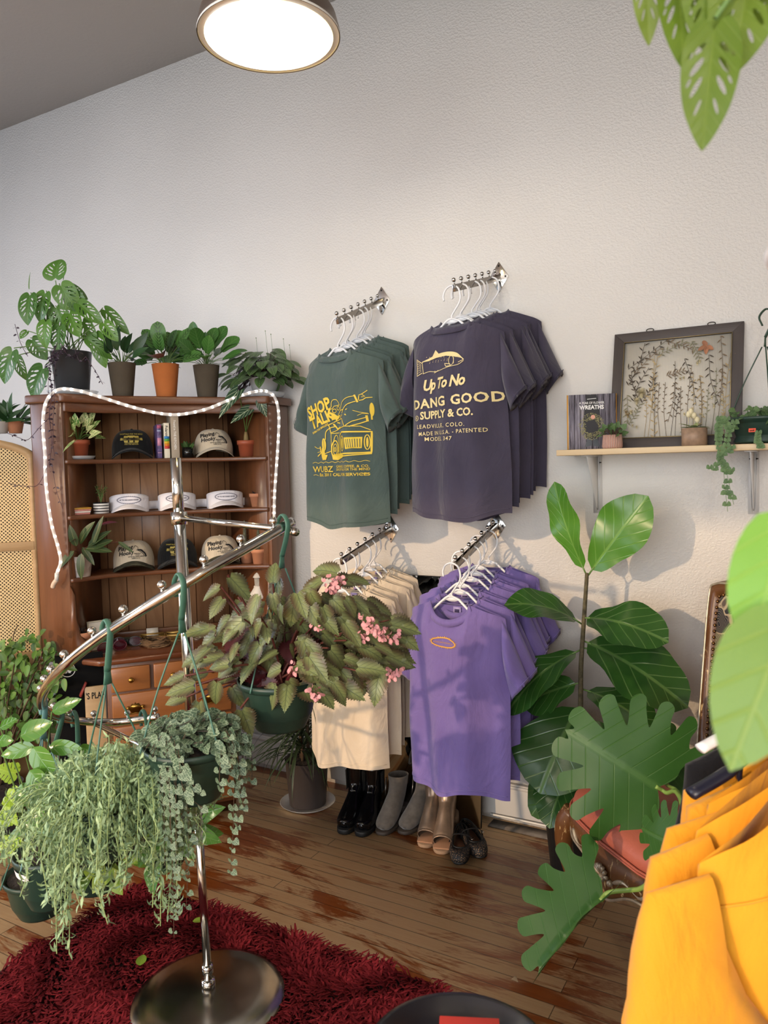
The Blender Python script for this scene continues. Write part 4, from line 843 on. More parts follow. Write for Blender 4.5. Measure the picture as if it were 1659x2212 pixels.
def visor(label, loc, rz):
    t = thing('sun_visor', label, 'visor', loc, rz, 'white sun visors on the middle shelf')
    rx, ry = .082, .085
    def P(a, z, o=0.): return np.array([(rx+o)*math.sin(a), -(ry+o)*math.cos(a)*.8-.01*(1-z/.07), z])
    aa = np.linspace(-1.55, 1.55, 31); G = [[P(a, .012+(.046+.022*math.cos(a*.95))*v-(.018*(a/1.55)**2)*(1-v)) for a in aa] for v in np.linspace(0, 1, 6)]
    MB(True).grid(np.array(G)).build('front_panel', WV, t, solid=.003)
    b = MB(True); G = [[np.array([.080+.10*u, -.0+.035*math.sin(u*3), .006+.036*v]) for u in np.linspace(0, 1, 8)] for v in (0, .5, 1)]; b.grid(np.array(G)); b.build('strap', WV, t, solid=.0025)
    b = MB(True); G = [[np.array([-.080-.045*u, .01+.03*math.sin(u*3), .004+.034*v]) for u in np.linspace(0, 1, 8)] for v in (0, .5, 1)]; b.grid(np.array(G)); b.build('strap', WV, t, solid=.0025)
    m = MB(True); brim(m, .033, .030, .05, .084); m.build('brim', WV, t, solid=.003)
    m = MB(True); f = lambda x, y: P(math.asin(max(-.99, min(.99, x/rx))), y, .0032)
    E_ = ell(0, .052, .046, .015, 50); stroke(m, E_, .0016, f, True)
    for k in range(40): a = 2*PI*k/40; fill(m, [(.047*math.cos(a-.05), .052+.0155*math.sin(a-.05)), (.052*math.cos(a), .052+.0185*math.sin(a)), (.047*math.cos(a+.05), .052+.0155*math.sin(a+.05))], f)
    text(m, 'UP TO NO DANG GOOD', f, 0, .0495, .0055, .03, .86, align='CENTER'); m.build('print', NI, t, smooth=False)
for px, l in ((280, 'white sun visor with navy oval crest, leftmost on the middle shelf'), (383, 'white sun visor behind the chrome pole, middle one on its shelf'), (486, 'white sun visor with navy oval crest, rightmost on the middle shelf')): visor(l, shp(px, .265, Z2)+[0, 0, .001], FR+R(-4))
# books
def book(label, px, w_, h, cov, d=.15, z=Z1, name='book', extra=None):
    c = shp(px, .205, z); t = thing(name, label, 'book', c, HR, None)
    m = MB(True).box((-w_/2, 0, 0), (w_/2, .003, h)).box((-w_/2, 0, 0), (-w_/2+.002, d, h)).box((w_/2-.002, 0, 0), (w_/2, d, h)); m.build('cover', cov, t, False, .0008)
    MB(True).box((-w_/2+.0022, .0032, .003), (w_/2-.0022, d-.004, h-.003)).build('pages', M('paper', '#e3dccb', .9), t, False)
    if extra: extra(t, w_, h)
def spine(s_, mat, hh, y0, k=.85, ali='LEFT'):
    def e(t, w_, h): m = MB(True); f = lambda x, y: np.array([y, -.0008, h-y0-x]); text(m, s_, f, 0, -hh/2, hh, .02, k, 0); m.build('spine_lettering', mat, t, smooth=False)
    return e
INKW = M('white_ink', '#e9e6df', .7)
book('purple and pink patterned book standing on the top shelf, leftmost of the three', 346, .020, .150, M('purple_print_cover', '#5a4a78', .5, var=.8, vs=60), extra=lambda t, w_, h: [MB(True).box((-w_/2+.001, -.001, a), (w_/2-.001, -.0003, b)).build('colour_patch', M('patch_%d' % int(a*1e4), c_, .5), t, False) for a, b, c_ in ((.132, .147, '#b05a78'), (.118, .124, '#9aa6c4'), (.055, .090, '#c98aa6'), (.022, .026, '#b58aa8'))])
def pol(t, w_, h):
    spine('Polaroid', BKI, .011, .012, .95)(t, w_, h)
    for k, cc in enumerate(('#2d7fc1', '#5aa04a', '#e0b52f', '#df7f2a', '#c83d3a')): MB(True).box((-w_/2+.001, -.0012, h*.62-.011*(k+1)), (w_/2-.001, -.0004, h*.62-.011*k)).build('colour_stripe', M('stripe_%s' % cc[1:], cc, .5), t, False)
book('white book with rainbow stripe and Polaroid lettering, middle of the three books', 362, .024, .156, M('cream_cover', '#e4dcc6', .5), extra=pol)
book('thick beige book with white spine lettering, tallest of the three books', 380, .036, .198, M('beige_cover', '#a89a88', .6), extra=spine('Found in THE KITCHEN', INKW, .010, .03, .9))
# middle shelf: coasters, striped pot, succulent
cs = shp(170, .19, Z2)
for k, (cc, l) in enumerate((('#b5736a', 'pink square coaster, bottom of the stack on the middle shelf'), ('#d9cfc4', 'pale square coaster, second from the bottom of the stack'), ('#c28478', 'rose square coaster, third in the stack'), ('#b98a34', 'gold square coaster on top of the stack'))):
    t = MB(True).box((-.046, -.046, 0), (.046, .046, .0068)).build('coaster', M('coaster_%d' % k, cc, .5), None, False, .002); t.location = Vector(cs+[0, 0, .0005+k*.0074]); t.rotation_euler = (0, 0, HR+.05*k); tag(t, l, 'coaster', 'stacked coasters')
random.seed(15); c = shp(219, .205, Z2); t = thing('striped_pot_plant', 'thin-stemmed seedling in a small black and white striped pot on the middle shelf', 'potted plant', c)
g = N('stripes'); zz = g.n('SeparateXYZ', {0: g.co('Object')}).outputs[2]; st = g.math('GREATER_THAN', g.math('FRACT', g.math('MULTIPLY', zz, 1/.0118)), .62); g.bs(Base_Color=g.mix(st, lin('#e6e3de'), lin('#1b1c20')), Roughness=.3)
pot(t, .032, .047, g.m, 'cyl', c); m = MB(); q = MB()
for i in range(8):
    a = i*2.4; b = c+[0, 0, .045]; e = b+np.array([math.cos(a)*rv(.01, .045), math.sin(a)*rv(.01, .03), rv(.03, .085)]); P = curve3(b, e, 0, 6, .01); q.tube(P, .0009, 4, False)
    for k in range(6): leaf(m, 'tiny', P[2+k//2], sph(rv(0, 6.28), rv(-.2, .5)), .014, .008)
m.build('foliage', LM['fids'], t); q.build('stems', STEMG, t)
def succpot(px, b, z, r, h, lm, label, rr=.04, mat=TERRA, kind='rim', pt='lance', wide=.4):
    c = shp(px, b, z); t = thing('succulent_pot', label, 'potted plant', c); pot(t, r, h, mat, kind, c, rb=r*.68); rosette(t, LM[lm], c+[0, 0, h-.012], rr, 22, pt, wide); return t, c
succpot(555, .20, Z2, .034, .062, 'dsuc', 'dark green rosette succulent in a terracotta pot on the middle shelf, right end', .042)
# lowest shelf
random.seed(16); c = shp(176, .155, Z3); t = thing('prayer_plant', 'striped prayer plant spilling from a white quilted pot on the lowest shelf', 'potted plant', c)
g = N('quilted_ceramic'); g.bs(Base_Color=lin('#dbd7d3'), Roughness=.4); vo = g.n('TexVoronoi', {'Vector': g.co('Object', (38, 38, 30)), 'Scale': 1.}).outputs[0]; g.bump(vo, .6, .006); pot(t, .048, .088, g.m, 'taper', c, rb=.036)
m = MB(); q = MB()
for bx, by, tx, ty, wd_ in ((190, 1180, 230, 1145, .035), (195, 1185, 236, 1165, .04), (165, 1180, 150, 1140, .035), (172, 1175, 188, 1130, .04), (160, 1190, 122, 1222, .034), (176, 1195, 170, 1248, .036), (200, 1178, 215, 1120, .03), (185, 1185, 236, 1185, .034), (160, 1170, 150, 1160, .03), (178, 1182, 200, 1215, .028), (255, 1170, 285, 1190, .018)):
    a, b = cabp(bx, by, .11+rv(-.02, .03)), cabp(tx, ty, .07+rv(-.02, .03)); leaf(m, 'ovate', a, b-a, np.linalg.norm(b-a)*1.1, wd_, up=(.4, -.7, .6), bend=rv(.2, .7)); q.tube(curve3(c+[0, 0, .08], a, 0, 5, .01), .0014, 5, False)
m.build('foliage', LM['pray'], t); m = MB(); a, b = cabp(218, 1135, .1), cabp(250, 1120, .1); leaf(m, 'ovate', a, b-a, .07, .035, up=(0, -.5, 1)); m.build('red_leaf', M('red_leaf_back', '#5e2436', .5), t); q.build('stems', STEMR, t)
CACT = M('grey_cactus', '#4b4c3a', .8, var=.4, vs=60, bump=.8, bs=90); SPN = M('cactus_spines', '#6e6448', .8)
def cactus(px, b, label, hs):
    c = shp(px, b, Z3); t = thing('cactus_pot', label, 'potted plant', c, 0, 'cactus pots on the lowest shelf'); pot(t, .036, .068, TERRA, 'rim', c, rb=.027)
    for dx, dy, h in hs:
        m = MB(); P = [c+[dx, dy, .058+h*u] for u in np.linspace(0, 1, 7)]; m.tube(P, [.0075, .009, .0085, .009, .008, .008, .004], 8); col_ = m.build('cactus_column', CACT, t); m = MB()
        for k in range(60): u = rv(0, 1); a = rv(0, 6.28); p = c+[dx, dy, .058+h*u]+np.array([math.cos(a), math.sin(a), 0])*.008; m.tube([p, p+nrm([math.cos(a), math.sin(a), .4])*.009], .0004, 3)
        m.build('spines', SPN, col_)
cactus(534, .24, 'spiny grey cactus in the taller terracotta pot next to the beige cap', ((-.008, 0, .14), (.014, .01, .05)))
cactus(560, .17, 'spiny grey cactus in the terracotta pot at the right end of the lowest shelf', ((0, .0, .10), (.016, .01, .06)))
# on the worktop
succpot(178, .13, ZW, .042, .098, 'dsuc', 'grey rosette succulent in a terracotta pot on the worktop, left corner', .045)
succpot(486, .28, ZW, .022, .045, 'succ', 'pale blue-green succulent in a tiny brick red pot on the worktop', .035, BRICKP)
WCARD = M('white_satin_paper', '#dcd5c8', .35, var=.04)
c = shp(219, .19, ZW); t = thing('white_frame', 'small white framed card leaning beside the terracotta pot on the worktop', 'frame', c, HR+R(12), rot=(R(-12), 0, HR+R(12)))
MB(True).box((-.048, 0, 0), (.048, .008, .125)).build('backing', WCARD, t, False, .002); m = MB(True); m.box((-.05, -.004, 0), (-.044, .0, .127)).box((.044, -.004, 0), (.05, 0, .127)).box((-.05, -.004, .121), (.05, 0, .127)).box((-.05, -.004, 0), (.05, 0, .006)); m.build('border', M('cream_paint', '#cfc6ae', .4), t, False)
m = MB(True); stroke(m, [(-.03+.0012*k, .062+.003*math.sin(k*1.3)) for k in range(26)], .0008, lambda x, y: np.array([x, -.0005, y])); m.build('writing', M('grey_ink', '#8a8577', .7), t, smooth=False)
SHG = glass('dark_red_lens', (60, 12, 22), .05, .88)
def shades(px, b, label, rz, fm):
    c = shp(px, b, ZW)+[0, 0, .002]; t = thing('sunglasses', label, 'sunglasses', c, HR+rz, 'sunglasses on the worktop')
    for s_ in (-1, 1):
        P = [(s_*.033+x, 0, .022+z) for x, z in ell(0, 0, .028, .021, 20)[:-1]]; m = MB(True); m.tube(P, .0022, 6, closed=True); m.tube([(s_*.06, 0, .03), (s_*.062, .05, .028), (s_*.05, .12, .008)], .0018, 6); m.build('frame', fm, t)
        MB(True).add([(s_*.033+x, .0005, .022+z) for x, z in ell(0, 0, .027, .020, 20)[:-1]], [tuple(range(19))]).build('lens', SHG, t, False)
    MB(True).tube([(-.008, 0, .03), (0, -.002, .033), (.008, 0, .03)], .002, 6).build('bridge', fm, t)
shades(243, .12, 'dark red sunglasses lying nearest the front corner of the worktop', R(14), M('maroon_acetate', '#4a1220', .15)); shades(276, .19, 'dark framed sunglasses lying behind the red pair on the worktop', R(-10), M('black_acetate', '#151313', .15))
c = shp(262, .27, ZW); o = MB(True).box((-.05, -.03, 0), (.05, .03, .022)).build('sunglasses_case', M('dark_green_case', '#1f3a33', .4), None, False, .008); o.location = Vector(c+[0, 0, .001]); o.rotation_euler = (0, 0, HR); tag(o, 'dark green case behind the sunglasses on the worktop', 'case')
random.seed(18); c = shp(335, .17, ZW); t = thing('twig_nest', 'round nest of dry brown twigs on the worktop', 'nest', c); TW = M('dry_twigs', '#6e543a', .9, var=.4); m = MB()
for i in range(120):
    a0 = rv(0, 6.28); rr = rv(.042, .075); z = rv(.004, .026); P = [c+[math.cos(a0+u)*rr*(1+.1*math.sin(u*3+i)), math.sin(a0+u)*rr*.8, z+.006*math.sin(u*2+i)] for u in np.linspace(0, 1.8, 7)]; m.tube(P, rv(.0008, .0018), 4, False)
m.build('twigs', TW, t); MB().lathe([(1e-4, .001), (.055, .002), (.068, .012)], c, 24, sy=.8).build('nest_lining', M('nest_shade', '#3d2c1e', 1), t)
GT = M('gold_tray', '#b08d4c', .35, .6)
for px, b, l in ((330, .305, 'gold rectangular jewellery tray behind the twig nest, left one'), (385, .30, 'gold rectangular jewellery tray behind the chrome pole, right one')):
    c = shp(px, b, ZW); t = thing('jewellery_tray', l, 'tray', c+[0, 0, .0005], HR, 'gold trays on the worktop'); m = MB(True).box((-.055, -.035, 0), (.055, .035, .003)); m.build('tray_base', GT, t, False)
    for lo, hi in (((-.055, -.035, .003), (.055, -.032, .02)), ((-.055, .032, .003), (.055, .035, .02)), ((-.055, -.032, .003), (-.052, .032, .02)), ((.052, -.032, .003), (.055, .032, .02))): MB(True).box(lo, hi).build('tray_wall', GT, t, False)
c = shp(330, .335, ZW)+[0, 0, .004]; o = MB(True).box((-.026, -.0005, 0), (.026, .0005, .04)).build('paper_card', WCARD, None, False); o.location = Vector(c); o.rotation_euler = (R(-15), 0, HR); tag(o, 'blank white card standing in the left gold tray', 'card')
random.seed(19); SILV = M('tarnished_silver', '#a8a49a', .35, .8)
for k in range(9):
    px = 392+k*11; b = .2+.05*((k*7) % 3)/2; c = shp(px, b, ZW)+[0, 0, .003]; m = MB(); m.tube([c+[.016*math.cos(a), .014*math.sin(a), .001*math.sin(3*a)] for a in np.linspace(0, 2*PI, 14)[:-1]], .0018, 5, closed=True)
    o = m.build('bracelet', SILV if k % 2 else M('bead_string', '#57503f', .6), None); tag(o, 'small beaded bracelet lying right of the twig nest on the worktop', 'bracelet', 'bracelets on the worktop')
c = shp(463, .22, ZW)+[0, 0, .012]; m = MB()
for i in range(60): d = sph(i*2.4, -.2+1.6*i/60); leaf(m, 'blade', c, d, .026, .005, bend=.1)
o = m.build('dried_flower', M('white_petals', '#d9d2bf', .8), None); tag(o, 'white dried daisy lying on the worktop near the price cards', 'flower')
# lantern
c = shp(563, .20, ZW); t = thing('lantern', 'white metal lantern with a pierced top at the right of the worktop', 'lantern', c); LW = M('white_lantern_metal', '#c9c4bc', .5, var=.05)
M6 = lambda pr, n=6: MB().lathe(pr, c, n)
M6([(1e-4, 0), (.055, 0), (.055, .012), (.045, .016), (1e-4, .016)]).build('lantern_base', LW, t, False)
for k in range(6): a = 2*PI*k/6; p = c+[math.cos(a)*.042, math.sin(a)*.042, 0]; MB().tube([p+[0, 0, .014], p+[0, 0, .17]], .003, 6).build('post', LW, t)
M6([(1e-4, .165), (.052, .165), (.054, .175), (.026, .215), (.026, .222), (1e-4, .222)]).build('roof', LW, t, False); MB().lathe([(.020, .222), (.022, .262), (.0001, .262)], c, 12).build('pierced_collar', M('pierced_metal', '#b3aea6', .6, bump=1, bs=250), t); MB().lathe([(.028, .262), (.02, .275), (.005, .29), (1e-4, .292)], c, 12).build('cap', LW, t)
# price cards
CARD = M('kraft_card', '#d8c49c', .8); INK = M('black_marker', '#17140f', .8)
for px, b, w_, h, label, tx in ((505, .20, .050, .085, 'narrow handwritten price card standing on the worktop, left one', [('s', .006), ('w', .022), ('T', .040), ('Or', .060)]), (540, .22, .085, .072, 'wide handwritten price card reading $30 on the worktop', [('$30', .052), ('$4', .030)])):
    c = shp(px, b, ZW+.09); c[2] = ZW+.001; t = thing('price_card', label, 'card', c, HR-R(10), 'price cards on the worktop', rot=(R(-12), 0, HR-R(10))); MB(True).box((-w_/2, 0, 0), (w_/2, .0015, h)).build('card', CARD, t, False, .0005); m = MB(True)
    for s_, z in tx: text(m, s_, lambda x, y: np.array([x, -.0008, y]), -w_/2+.006 if w_ < .06 else .008, z, .012, .02)
    if w_ > .06:
        for z in (.05, .03, .012): stroke(m, [(-.036, z), (.004, z)], .0012, lambda x, y: np.array([x, -.0008, y]))
    m.build('handwriting', INK, t, smooth=False)
# rope light
RP = [(123, 1238), (131, 1212), (125, 1180), (112, 1135), (103, 1080), (98, 1030), (97, 980), (93, 930), (95, 885), (106, 857), (128, 841), (165, 843), (215, 857), (285, 879), (345, 893), (390, 895), (445, 884), (500, 862), (545, 847), (575, 845), (594, 860), (602, 895), (601, 950), (597, 1010), (593, 1070), (592, 1127)]
def rb(x, y): return cabp(x, y, .055 if 140 < x < 560 else (.09 if x < 300 else .105))
P3 = smoothpts([rb(*p) for p in RP], 12); t = thing('rope_light', 'lit clear rope light draped over the front of the hutch', 'light', P3[0])
MB().tube(P3, .0068, 10).build('tube', glass('clear_vinyl', (250, 250, 252), .1, .48), t); MB().tube(P3, .0022, 6).build('core_wire', M('silver_wire', '#cbb9a4', .4), t)
al = np.concatenate([[0], np.cumsum(np.linalg.norm(np.diff(P3, axis=0), axis=1))]); LE = emit('led_glow', '#fffaf0', 4); k = 0
for u in np.arange(.01, al[-1], .036):
    i = min(np.searchsorted(al, u), len(P3)-2); d = nrm(P3[i+1]-P3[i]); MB().tube([P3[i]-d*.004, P3[i]+d*.004], [.0062, .0062], 8).build('led', LE, t); k += 1
a = P3[0]; MB().tube([a, a+[-.004, 0, -.03]], .009, 8).build('tape_wrap', M('clear_tape', '#d9d6d0', .3), t); MB().tube(smoothpts([a+[-.004, 0, -.028], a+[-.02, -.002, -.045], a+[-.03, 0, -.06]], 5), .010, 10).build('end_plug', M('beige_plug', '#cdb8a4', .4), t)
# ---------------------------------------------------------------- plants hanging on the stand
random.seed(21)
tip = HS[4]+[0, 0, .012]; rim = dep(603, 1463, 1.92)
t = hanging('begonia_plant', 'angel-wing begonia with pink blossoms in the green pot hanging from the rail tip', 'hanging plant', tip, rim, .10, .125, a0=2.6)
m = MB(); q = MB(); ctr = rim+[0, 0, .0]
def bleaf(px, py, dd, ax, ay, k=1.):
    a = dep(px, py, dd); d = nrm(dep(px+ax, py+ay, dd+rv(-.03, .02))-a); leaf(m, 'begonia', a, d, .070*k, .046*k, up=(.25+rv(-.4, .4), -.7+rv(-.3, .3), .75), bend=rv(.2, .9), fold=.2, wave=.02); return a
arms = []
for i in range(250):
    while True:
        x, y = rv(-1, 1), rv(-1, 1)
        if x*x+y*y < 1: break
    px, py = 655+x*205, 1378+y*108
    if px < 520 and py < 1330: continue
    dd = 1.92+rv(-.17, .13)-.05*abs(y); dx, dy = px-615, py-1440
    a = bleaf(px, py, dd, dx*.5+rv(-25, 25), abs(dy)*.15+rv(0, 45), rv(.75, 1.2))
    if i % 7 == 0: q.tube(curve3(ctr+[rv(-.03, .03), rv(-.03, .03), -.01], a, 0, 9, .03), [.003]*5+[.002]*4, 6, False)
for px, py, ax, ay in ((492, 1242, 20, 20), (478, 1268, -40, 20), (484, 1290, -30, 35), (515, 1290, 20, 40), (590, 1262, 0, -50), (600, 1245, -5, 60), (440, 1420, -50, 5), (450, 1450, -40, 20), (425, 1480, -50, 10), (405, 1505, -45, 10), (470, 1470, -10, 50), (430, 1510, 0, 40), (500, 1480, 20, 40), (400, 1460, -30, 10), (505, 1440, -30, 10), (470, 1410, -40, 20), (735, 1240, -30, -10), (720, 1255, 40, 0), (750, 1250, 40, 5), (845, 1440, 55, -10), (820, 1450, -10, 50), (800, 1455, -20, 40), (840, 1395, 40, 20), (700, 1250, -50, 30), (560, 1500, 10, 40), (650, 1480, -5, 60), (620, 1470, -20, 50), (690, 1470, 20, 50), (720, 1480, 30, 45), (760, 1450, 15, 60), (580, 1470, -10, 30), (520, 1530, 10, 20)):
    a = bleaf(px, py, 1.9+rv(-.1, .1), ax, ay, rv(.9, 1.25)); q.tube(curve3(ctr+[0, 0, -.01], a, 0, 9, .02), [.004]*5+[.0028]*4, 6, False)
m.build('foliage', LM['bego'], t); q.build('stems', STEMR, t); m = MB()
for i in range(70): a = dep(650+rv(-150, 150), 1400+rv(-50, 75), 1.95+rv(-.08, .08)); leaf(m, 'begonia', a, sph(rv(0, 6.28), rv(-.9, .3)), .07, .045, up=(rv(-.5, .5), -.6, .7), bend=.4)
m.build('maroon_undersides', M('maroon_leaf', '#4a1219', .5, var=.3), t)
PINK = M('pink_blossom', '#c98a8c', .6, var=.15, vs=60)
for px, py, dd in ((662, 1292, 1.78), (690, 1342, 1.74), (788, 1338, 1.74), (806, 1350, 1.72), (822, 1362, 1.72), (846, 1372, 1.76), (680, 1494, 1.74), (850, 1450, 1.78), (716, 1262, 1.78), (640, 1440, 1.74), (724, 1250, 1.8), (780, 1365, 1.73)):
    m = MB(); c = dep(px, py, dd)
    for i in range(22): d = sph(rv(0, 6.28), rv(-1.4, .8)); leaf(m, 'round', c+d*rv(.004, .020), nrm(d+np.array([0, 0, -.6])), .011, .009, bend=.3, up=(0, -1, .3))
    m.build('blossom', PINK, t)
# string of hearts
i3 = 3*14+2; rim = dep(412, 1602, 1.72); t = hanging('string_of_hearts', 'string of hearts trailing from the green pot hanging in front of the chrome pole', 'hanging plant', HS[i3]+[0, 0, .012], rim, .10, .125, a0=-2.3)
m = MB(); q = MB()
for i in range(250):
    a = rv(0, 6.28); rr = math.sqrt(random.random())*.108; p = rim+[math.cos(a)*rr, math.sin(a)*rr, .008+.028*(1-(rr/.11)**2)+rv(0, .018)]; dr = sph(rv(0, 6.28), rv(-.5, .3)); k = rv(.9, 1.6); leaf(m, 'heart', p, dr, .021*k, .022*k, up=(rv(-.7, .8), rv(-1, 0), rv(.3, 1)), bend=rv(-.2, .6))
def vine(x0, y0, d0, pts, n, big=1.): 
    P = smoothpts([dep(x, y, d0+rv(-.004, .004)) for x, y in pts], 5); q.tube(P, .0007, 4, False); al = np.concatenate([[0], np.cumsum(np.linalg.norm(np.diff(P, axis=0), axis=1))])
    for i in range(n):
        u = al[-1]*(i+rv(.2, .8))/n; p = np.array([np.interp(u, al, P[:, j]) for j in range(3)])
        for s_ in (-1, 1):
            k = rv(.6, 1.25)*big*(1-.45*u/al[-1]); d = nrm([s_*.7, rv(-.3, .3), -.5+rv(-.3, .2)]); leaf(m, 'heartS' if k < .8 else 'heart', p+d*.004, d, .022*k, .023*k, up=(.35+rv(-.3, .3), -1, .25), bend=.2)
for i in range(26):
    x0 = rv(322, 395); yl = rv(1640, 1760); vine(0, 0, rv(1.62, 1.78), [(x0+8, 1592+rv(-10, 12)), (x0-8, 1625), (x0-6+rv(-6, 6), (1625+yl)/2), (x0+rv(-8, 14), yl)], int((yl-1600)/19), 1.2)
for x0, yl, dd in ((360, 1870, 1.64), (372, 1920, 1.63), (385, 1985, 1.62), (395, 1890, 1.66), (350, 1800, 1.64), (340, 1780, 1.66), (402, 1960, 1.64), (368, 2025, 1.62), (378, 1840, 1.63), (390, 1800, 1.65), (412, 1830, 1.66)): vine(0, 0, dd, [(x0-8, 1600), (x0-5, 1650), (x0+rv(-6, 6), (1650+yl)/2), (x0+rv(-5, 8), yl)], int((yl-1600)/27), .85)
for x0, yl, dd in ((520, 1720, 1.70), (505, 1640, 1.66), (530, 1660, 1.72), (512, 1800, 1.68), (502, 1890, 1.68), (526, 1760, 1.7), (540, 1700, 1.72), (496, 1700, 1.67)): vine(0, 0, dd, [(x0-16, 1578), (x0, 1610), (x0+rv(-5, 5), (1610+yl)/2), (x0+rv(-6, 6), yl)], int((yl-1585)/23), 1.0)
for P_ in ([(385, 1620), (395, 1700), (430, 1740), (450, 1745)], [(478, 1620), (474, 1680), (478, 1706)], [(390, 1640), (420, 1700), (440, 1710)]): vine(0, 0, 1.6, P_, 5, 1.1)
m.build('foliage', LM['heart'], t); q.build('vines', STEMB, t)
# dolphin senecio
random.seed(23); i5 = 5*14-3; rim = dep(240, 1722, 1.76); t = hanging('dolphin_senecio', 'dense grey-green string of dolphins cascading from the hanging pot left of the pole', 'hanging plant', HS[i5]+[0, 0, .012], rim, .10, .12, a0=-1.1, hook=.10)
m = MB(); q = MB()
def sen(P, step=.0095, k0=1.):
    P = smoothpts(P, 6); q.tube(P, .0011, 4, False); al = np.concatenate([[0], np.cumsum(np.linalg.norm(np.diff(P, axis=0), axis=1))]); n = int(al[-1]/step)
    for i in range(n):
        u = al[-1]*(i+.5)/n; p = np.array([np.interp(u, al, P[:, j]) for j in range(3)]); tn = nrm(np.array([np.interp(min(al[-1], u+.01), al, P[:, j]) for j in range(3)])-p)
        for k in range(2):
            a = rv(0, 6.28); o = nrm(np.cross(tn, sph(a, rv(-1, 1)))); d = nrm(o+tn*.15); kk = rv(.75, 1.2)*k0; leaf(m, 'fish', p, d, .023*kk, .0056*kk, bend=random.choice((-1.3, 1.4, 1.6)), up=tn, fold=.6)
for i in range(135):
    a = i*2.399; rr = .092*math.sqrt((i+.5)/135); s0 = rim+[math.cos(a)*rr, math.sin(a)*rr, 0]; o = np.array([math.cos(a), math.sin(a), 0]); up_ = rv(.04, .10)*(1.45-rr/.1); out = rv(.055, .11)*(.4+rr/.1)
    ln = rv(.02, .13) if rr > .035 else 0; P = [s0, s0+o*out*.35+[0, 0, up_], s0+o*out*.8+[0, 0, up_*.7]]
    if ln: P += [s0+o*out*1.15+[rv(-.01, .01), 0, -.02], s0+o*out*1.2+[rv(-.02, .02), 0, -.02-ln*.5], s0+o*out*1.15+[rv(-.02, .02), rv(-.02, .02), -.02-ln]]
    sen([np.array(p) for p in P])
for x, yl, dd in ((108, 1960, 1.7), (118, 1940, 1.68), (128, 2060, 1.66), (140, 2040, 1.66), (150, 2062, 1.67), (118, 1900, 1.72), (160, 1930, 1.64), (175, 1890, 1.64), (222, 1965, 1.62), (212, 1900, 1.62), (236, 1880, 1.6), (262, 1920, 1.62), (275, 1910, 1.64), (190, 1880, 1.62), (330, 1900, 1.64), (342, 2000, 1.66), (352, 1960, 1.66), (365, 1990, 1.68), (376, 1985, 1.68), (330, 1960, 1.66), (320, 1870, 1.66), (300, 1860, 1.62), (388, 1900, 1.7), (100, 1850, 1.74), (400, 1840, 1.72), (135, 1880, 1.66), (146, 1990, 1.66), (130, 1985, 1.68), (358, 1900, 1.66), (112, 1930, 1.7)):
    P = [dep(240+(x-240)*.75, 1690, 1.73), dep(x*.97+7, 1680, dd+.02), dep(x, 1720, dd), dep(x+rv(-7, 7), (1720+yl)/2, dd), dep(x+rv(-6, 6), yl, dd)]; sen(P, .0105)
for k in range(46):
    x0 = rv(118, 392); y0 = rv(1640, 1740); sen([dep(240+(x0-240)*.6, 1720, 1.72), dep(x0*.9+24, y0+10, 1.66), dep(x0, y0, 1.62+.0009*abs(x0-240)), dep(x0+rv(-10, 10), y0+rv(60, 130), 1.62+.0009*abs(x0-240))])
m.build('foliage', LM['sene'], t); q.build('stems', M('pale_green_stem', '#9aae72', .5), t)
# pots hanging at the left and back of the spiral
random.seed(25); rim = dep(102, 1836, 2.1)
t = hanging('glossy_leaf_plant', 'large glossy-leaved climber in the green pot with a white label, far left of the stand', 'hanging plant', HS[8*14-4]+[0, 0, .012], rim, .085, .15, kind='hang', a0=-1.4, hmat=M('blue_green_plastic', '#5d8a8a', .4), hook=.07, rb=.05)
lb = MB(); G = [[rim+np.array([math.cos(a)*.086*k_, math.sin(a)*.086*k_, z]) for a in np.linspace(-2.35, -1.25, 10)] for k_, z in ((.985, -.028), (.94, -.047))]; lb.grid(np.array(G)); lb.build('label', M('white_label', '#e5e1e3', .5), t)
m = MB(); q = MB()
for bx, by, tx, ty, w_, dd in ((71, 1614, 116, 1684, 50, 1.95), (64, 1664, 101, 1718, 46, 1.93), (44, 1590, 108, 1560, 44, 1.97), (106, 1613, 174, 1617, 34, 1.99), (74, 1612, -4, 1632, 34, 1.98), (94, 1733, 64, 1780, 38, 1.95), (56, 1786, 14, 1814, 20, 1.98), (112, 1537, 172, 1510, 30, 2.0), (143, 1646, 204, 1632, 26, 2.02), (0, 1572, 34, 1552, 22, 2.0), (172, 1612, 214, 1634, 24, 2.02), (55, 1778, 100, 1800, 24, 1.98), (60, 1740, 36, 1722, 24, 2.0), (90, 1700, 120, 1740, 30, 2.04), (-4, 1600, 24, 1600, 26, 2.0), (100, 1760, 70, 1800, 26, 2.0), (130, 1650, 170, 1680, 28, 2.06), (60, 1690, 30, 1740, 28, 2.04)):
    a, b = pointleaf(m, 'ovate', bx, by, dd, tx, ty, dd-.02, w_*dd/FP, bend=rv(.1, .5), up=(.3, -1, .35), fold=.1); q.tube(curve3(rim+[rv(-.03, .03), rv(-.03, .03), -.01], a, 0, 9, .02), .0022, 6, False)
m.build('foliage', LM['hoya'], t); q.build('stems', STEMG, t)
rim = dep(84, 1884, 2.36); t = hanging('lime_monstera', 'lime green split-leaf monstera in the green pot behind the labelled pot, far left', 'hanging plant', HS[8*14+8]+[0, 0, .012], rim, .10, .125, a0=.2)
m = MB(); q = MB()
